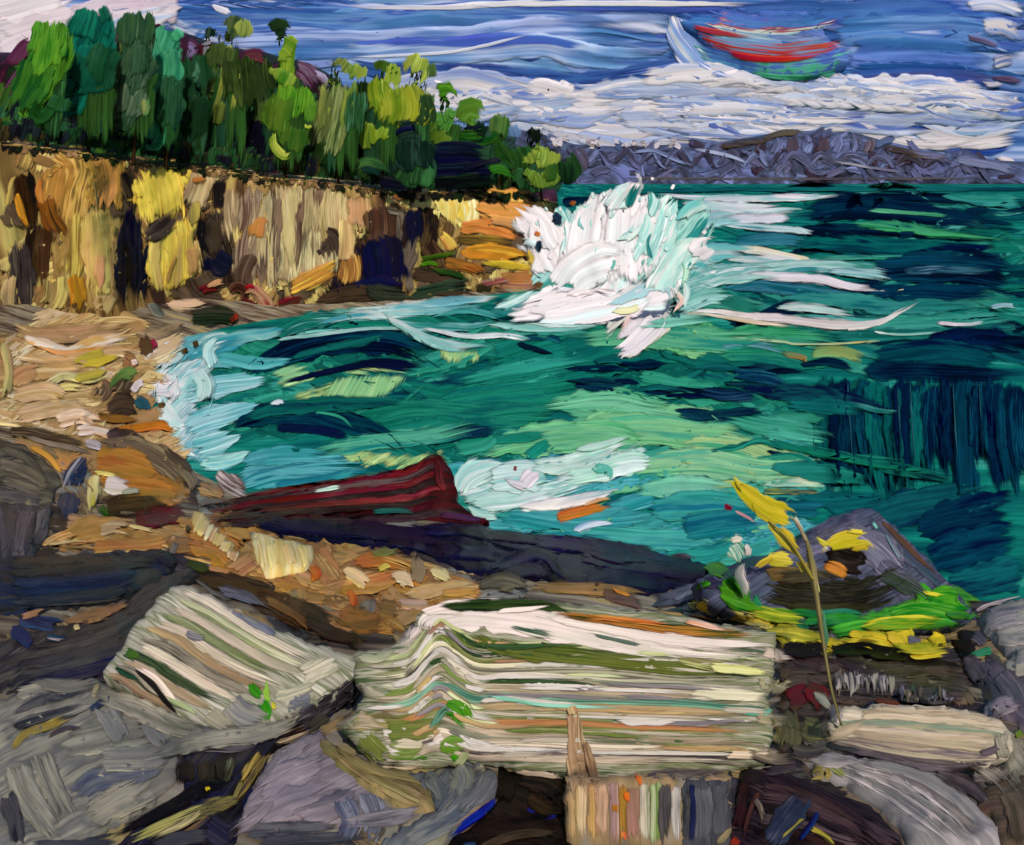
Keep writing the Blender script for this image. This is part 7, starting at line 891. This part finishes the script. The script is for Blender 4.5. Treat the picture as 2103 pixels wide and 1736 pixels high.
for pts, wd, pal in [([(1600, 1330), (1660, 1334), (1720, 1340)], [30, 36, 14], '1a1614 241e1a'), ([(1700, 1340), (1770, 1334), (1830, 1346), (1880, 1356)], [14, 30, 26, 10], '15110f 221c1a'), ([(1860, 1310), (1900, 1330)], 20, '5c6074 6c7084'), ([(1950, 1310), (1990, 1326), (2010, 1340)], [24, 50, 30], '16130f 2a241c'), ([(1990, 1300), (2010, 1310), (2030, 1330)], 26, '4a4858 5c5a68'), ([(1990, 1350), (2020, 1340), (2040, 1336)], 14, '1f6a54 3a8a5c')]: gk(pts, wd, pal, 7, 'dark_gully')
r20 = ROCK('light grey boulder at the right edge above the waterline moss', [(2010, 1276), (2040, 1250), (2080, 1236), (2130, 1230), (2130, 1400), (2090, 1390), (2060, 1340), (2030, 1310)], '84868a 969896', h=26, depth=40, ang=-15)
for pts, wd, pal in [([(2020, 1282), (2060, 1270), (2120, 1262)], 34, '84848a 98969c 74747c'), ([(2040, 1310), (2080, 1310), (2120, 1300)], 36, '90928e a0a09c 80827f'), ([(2070, 1350), (2090, 1360), (2120, 1350)], 40, '8a8e86 9a9c94'), ([(2000, 1256), (2040, 1240), (2100, 1226)], 9, '4a3430 d0c8cc 5c443c')]: S(FG, r20, 'facet', pts, wd, pal, th=4)
r21 = ROCK('violet grey rock at the right edge above the cream slab', [(1980, 1370), (2040, 1360), (2090, 1392), (2130, 1400), (2130, 1500), (2090, 1490), (2040, 1470), (2020, 1430)], '56525f 64606c 4a4654', h=22, depth=30, ang=30)
for pts, wd, pal in [([(2000, 1370), (2040, 1400), (2060, 1450)], 36, '544f5c 625d6a'), ([(2050, 1380), (2080, 1420), (2100, 1470)], 40, '5c5866 4c4856 6c6874'), ([(1990, 1340), (2000, 1370), (2020, 1400)], 30, '4a4450 5f5a64 3a3640')]: S(FG, r21, 'facet', pts, wd, pal, th=4)
r22 = ROCK('brown grey rock filling the bottom right corner', [(2000, 1640), (2060, 1600), (2130, 1590), (2130, 1750), (2060, 1750), (2050, 1700)], '54493f 625648 483f38', h=16, depth=30)
for pts, wd, pal in [([(2060, 1500), (2080, 1560), (2110, 1600)], 44, '84867c 949488 74766e'), ([(2070, 1620), (2090, 1660), (2100, 1740)], 50, '5a5044 6a5e50 4a4238'), ([(1920, 1590), (1980, 1610), (2030, 1650)], [16, 34, 26], '4a444c 3c383e 5c565c'), ([(2086, 1500), (2096, 1520)], 14, '6c8c34'), ([(1990, 1600), (2040, 1590), (2080, 1580)], 26, '5c5a60 6c6a6a')]: S(FG, r22, 'facet', pts, wd, pal, th=4)

# ---- sapling and bud
t_, n_, d_ = FG.cast(np.array([(1722, 1478)] * 2, float)); Ys = float((CAM + d_[0] * t_[0])[1])
sap = empty('sapling', CAM + d_[0] * t_[0], 'thin sapling with ragged yellow leaves on the right', 'plant')
SP = Surf(plane=(np.array([0, Ys - .05, 0.]), np.array([0, -1., 0])))
def tube(parent, name, pts, rad, pal, Y=None):
    C = catmull(pts, 24); V = []; UV = []; n = 8
    for i, (x, y) in enumerate(C):
        c = at_dist(x, y, (Y or Ys) - .08); f = i / 23; r = np.interp(f, np.linspace(0, 1, len(rad)), rad) * (Y or Ys) / F
        for j in range(n): a = j * 2 * math.pi / n; V.append(c + r * np.array([math.cos(a), math.sin(a), .15 * math.sin(a * 2)])); UV.append((f * 3, j * .12))
    Fc = [(i * n + j, i * n + (j + 1) % n, (i + 1) * n + (j + 1) % n, (i + 1) * n + j) for i in range(23) for j in range(n)] + [tuple(range(n))[::-1], tuple(range(23 * n, 24 * n))]
    return to_obj(name, V, Fc, UV, None, [paint(pal, su=.5, sv=12)], parent=parent, rel=.01)
tube(sap, 'stem', [(1728, 1490), (1708, 1420), (1694, 1340), (1682, 1260), (1672, 1190), (1662, 1130), (1652, 1098)], [2.5, 3, 4, 5.5, 6, 5.5, 3], '8c8058 6c6c44 a89a6c 5c7048')
tube(sap, 'twig', [(1670, 1190), (1652, 1160), (1620, 1110), (1580, 1070)], [6, 5, 4, 2], 'a89a48 8c8040')
tube(sap, 'twig', [(1655, 1110), (1640, 1080), (1624, 1060)], [5, 4, 2], 'b0a48c 8c7c60')
for pts, wd, pal in [([(1496, 985), (1530, 1010), (1580, 1046), (1624, 1066), (1668, 1086)], [6, 30, 42, 34, 8], 'c0b02c d0c03a b0a028'), ([(1506, 976), (1520, 996), (1540, 1014)], [3, 10, 14], 'd0c04a b8a838'), ([(1530, 1020), (1566, 1060), (1600, 1076)], [8, 16, 6], 'c8b834 a89c30'), ([(1574, 1066), (1610, 1104), (1650, 1150)], [14, 30, 14], 'ccbc38 bcac30 d8cc60'), ([(1568, 1148), (1600, 1150), (1640, 1154)], [10, 32, 20], 'c8b83a d4c850 b0a038'), ([(1546, 1170), (1570, 1154), (1600, 1140)], [6, 14, 10], 'bcac38 d0c048'), ([(1640, 1140), (1656, 1170), (1664, 1200)], [16, 22, 14], 'b8ac40 c8bc50'), ([(1692, 1124), (1730, 1108), (1796, 1096)], [14, 34, 40], 'c8b832 d4c63e b4a42c'), ([(1740, 1130), (1780, 1122), (1784, 1148)], [12, 26, 12], 'ccbc38 b8a834'), ([(1736, 1092), (1770, 1092), (1790, 1104)], 10, 'd8cc50 c0b038'), ([(1660, 1100), (1690, 1116), (1700, 1130)], 12, 'b8a83c c8b848'), ([(1626, 1056), (1640, 1080), (1652, 1096)], [8, 10, 6], 'b8a898 c8c0b0')]:
    S(SP, sap, 'leaf', pts, wd, pal, th=8, rag=.45, tip=(.5, .4), mk=dict(su=.6, sv=9))
for pts, wd, pal in [([(1726, 1480), (1706, 1410), (1694, 1340)], [5, 7, 9], '3c342c 5c5440 4a4438'), ([(1696, 1350), (1684, 1270), (1676, 1220)], [10, 14, 15], '7c7c4c 4c6444 a09868 3c4430'), ([(1680, 1240), (1668, 1170), (1652, 1100)], [13, 17, 11], 'a89c64 8c8458 b8ac7c'), ([(1700, 1330), (1694, 1290), (1690, 1250)], 9, '3f7058 5c8c6c')]: S(SP, sap, 'bark', pts, wd, pal, th=12, rag=.35, mk=dict(su=.4, sv=10))
S(SP, sap, 'red_bud', [(1484, 1036), (1496, 1042), (1506, 1048)], [10, 14, 8], '7a2028 8a3038', th=9); S(SP, sap, 'red_bud', [(1506, 1048), (1530, 1060), (1560, 1076)], [6, 7, 3], 'a86878 c09aa0', th=5, rag=.5)
S(SP, sap, 'old_leaf', [(1690, 1124), (1696, 1134)], 14, 'c8c4b4 b0a890', th=9)
t_, n_, d_ = FG.cast(np.array([(1532, 1232)] * 2, float)); Yb = float((CAM + d_[0] * t_[0])[1])
bud = empty('flower', CAM + d_[0] * t_[0], 'single white and teal bud on a curved white stalk in the moss', 'flower')
SB = Surf(plane=(np.array([0, Yb - .1, 0.]), np.array([0, -1., 0])))
S(SB, bud, 'stalk', [(1528, 1150), (1520, 1178), (1530, 1204), (1532, 1232)], [10, 20, 22, 14], 'c8c0c0 a8a0a4 7c8c84', th=9, rag=.1); S(SB, bud, 'head', [(1502, 1112), (1516, 1132), (1526, 1156)], [28, 40, 14], '8cc4b0 4aa484 c8d8cc 3a8c74', th=13, rag=.25); S(SB, bud, 'petal', [(1498, 1112), (1512, 1106), (1528, 1112)], [10, 18, 10], 'd0c490 d8d4cc', th=12); S(SB, bud, 'petal', [(1528, 1112), (1536, 1130), (1534, 1148)], [8, 14, 8], 'd4cccc c0b8b8', th=11)

# paint dragged across the joints between the near rocks
for pts, wd, pal in [([(180, 1420), (270, 1450), (360, 1490), (450, 1512)], [20, 40, 40, 18], '8c8c80 a0a094 787a70'), ([(300, 1560), (420, 1522), (540, 1506), (640, 1470)], [20, 34, 34, 14], '84867e 989a8e 70746f'), ([(60, 1400), (140, 1410), (230, 1396)], [14, 30, 14], '8c8c82 6c6e6a'), ([(560, 1640), (520, 1680), (470, 1720)], [16, 34, 16], '6c6a70 86808a 54525c'), ([(680, 1500), (740, 1480), (800, 1496)], [14, 34, 16], '98907c a8a08c 7c7864'), ([(700, 1690), (800, 1680), (880, 1664)], [16, 34, 14], '74747c 8a8890 5c5e66'), ([(1560, 1340), (1600, 1346), (1640, 1350)], [16, 26, 10], 'c4bcb4 a09888'), ([(1550, 1400), (1596, 1408), (1630, 1404)], [20, 30, 10], 'b0b098 8c8c74'), ([(1540, 1470), (1590, 1480), (1640, 1476)], [18, 26, 10], '8c8c70 a8a08c 5c644c'), ([(1530, 1540), (1590, 1556), (1650, 1552)], [16, 30, 12], 'a09888 7c7468 5c5450'), ([(1300, 1592), (1400, 1590), (1520, 1586)], [12, 24, 12], '5c5660 463f48 7c7478'), ([(1050, 1584), (1120, 1592), (1170, 1600)], [8, 14, 8], 'c0b4a4 8c8070'), ([(1640, 1560), (1720, 1566), (1800, 1560)], [14, 26, 12], '949496 b0aeb0'), ([(1980, 1560), (2040, 1590), (2090, 1640)], [16, 34, 18], '84827e 9a9894 68645f'), ([(1680, 1520), (1740, 1500), (1790, 1480)], [12, 26, 12], 'b4ac98 8c8474'), ([(2020, 1470), (2060, 1450), (2100, 1440)], [16, 34, 20], '6c6872 84808a'), ([(730, 1400), (760, 1420), (800, 1424)], [12, 26, 14], 'b0b0a0 8c8c7c'), ([(720, 1350), (770, 1352), (830, 1336)], [10, 26, 12], 'b8bcac 98a088')]:
    gk(pts, wd, pal, 4, 'rubble_streak', dryk=.6)
for pts, wd, pal in [([(1600, 1130), (1680, 1100), (1750, 1076)], [14, 34, 16], '44485a 565a6c 3a3e4c'), ([(1580, 1190), (1660, 1180), (1740, 1196)], [16, 34, 16], '3a3a30 4c4a3a 2a2a24'), ([(1800, 1180), (1860, 1200), (1920, 1240)], [16, 36, 18], '3c4448 2f4030 4c5460')]: S(FG, r19, 'facet', pts, wd, pal, th=4, dryk=.6)
for pts, wd, pal in [([(1520, 1250), (1600, 1266), (1680, 1276)], [14, 30, 16], '5c8a2c a0a838 3c7428'), ([(1560, 1290), (1640, 1304), (1720, 1320)], [12, 30, 14], 'c8b838 98a034 d4c84c'), ([(1760, 1290), (1850, 1280), (1950, 1276)], [12, 30, 14], '7c9c34 4c8c2c b8b43c'), ([(1820, 1326), (1900, 1336), (1970, 1330)], [10, 26, 10], 'c8bc3c 8c9830'), ([(1470, 1210), (1520, 1236), (1580, 1250)], [14, 34, 16], '357a22 4c8c2c 246018'), ([(1930, 1260), (1990, 1268), (2040, 1290)], [12, 24, 10], '4c8c30 2c6a3c')]: S(FG, moss, 'clump', pts, wd, pal, th=7, rag=.4, dryk=.5)
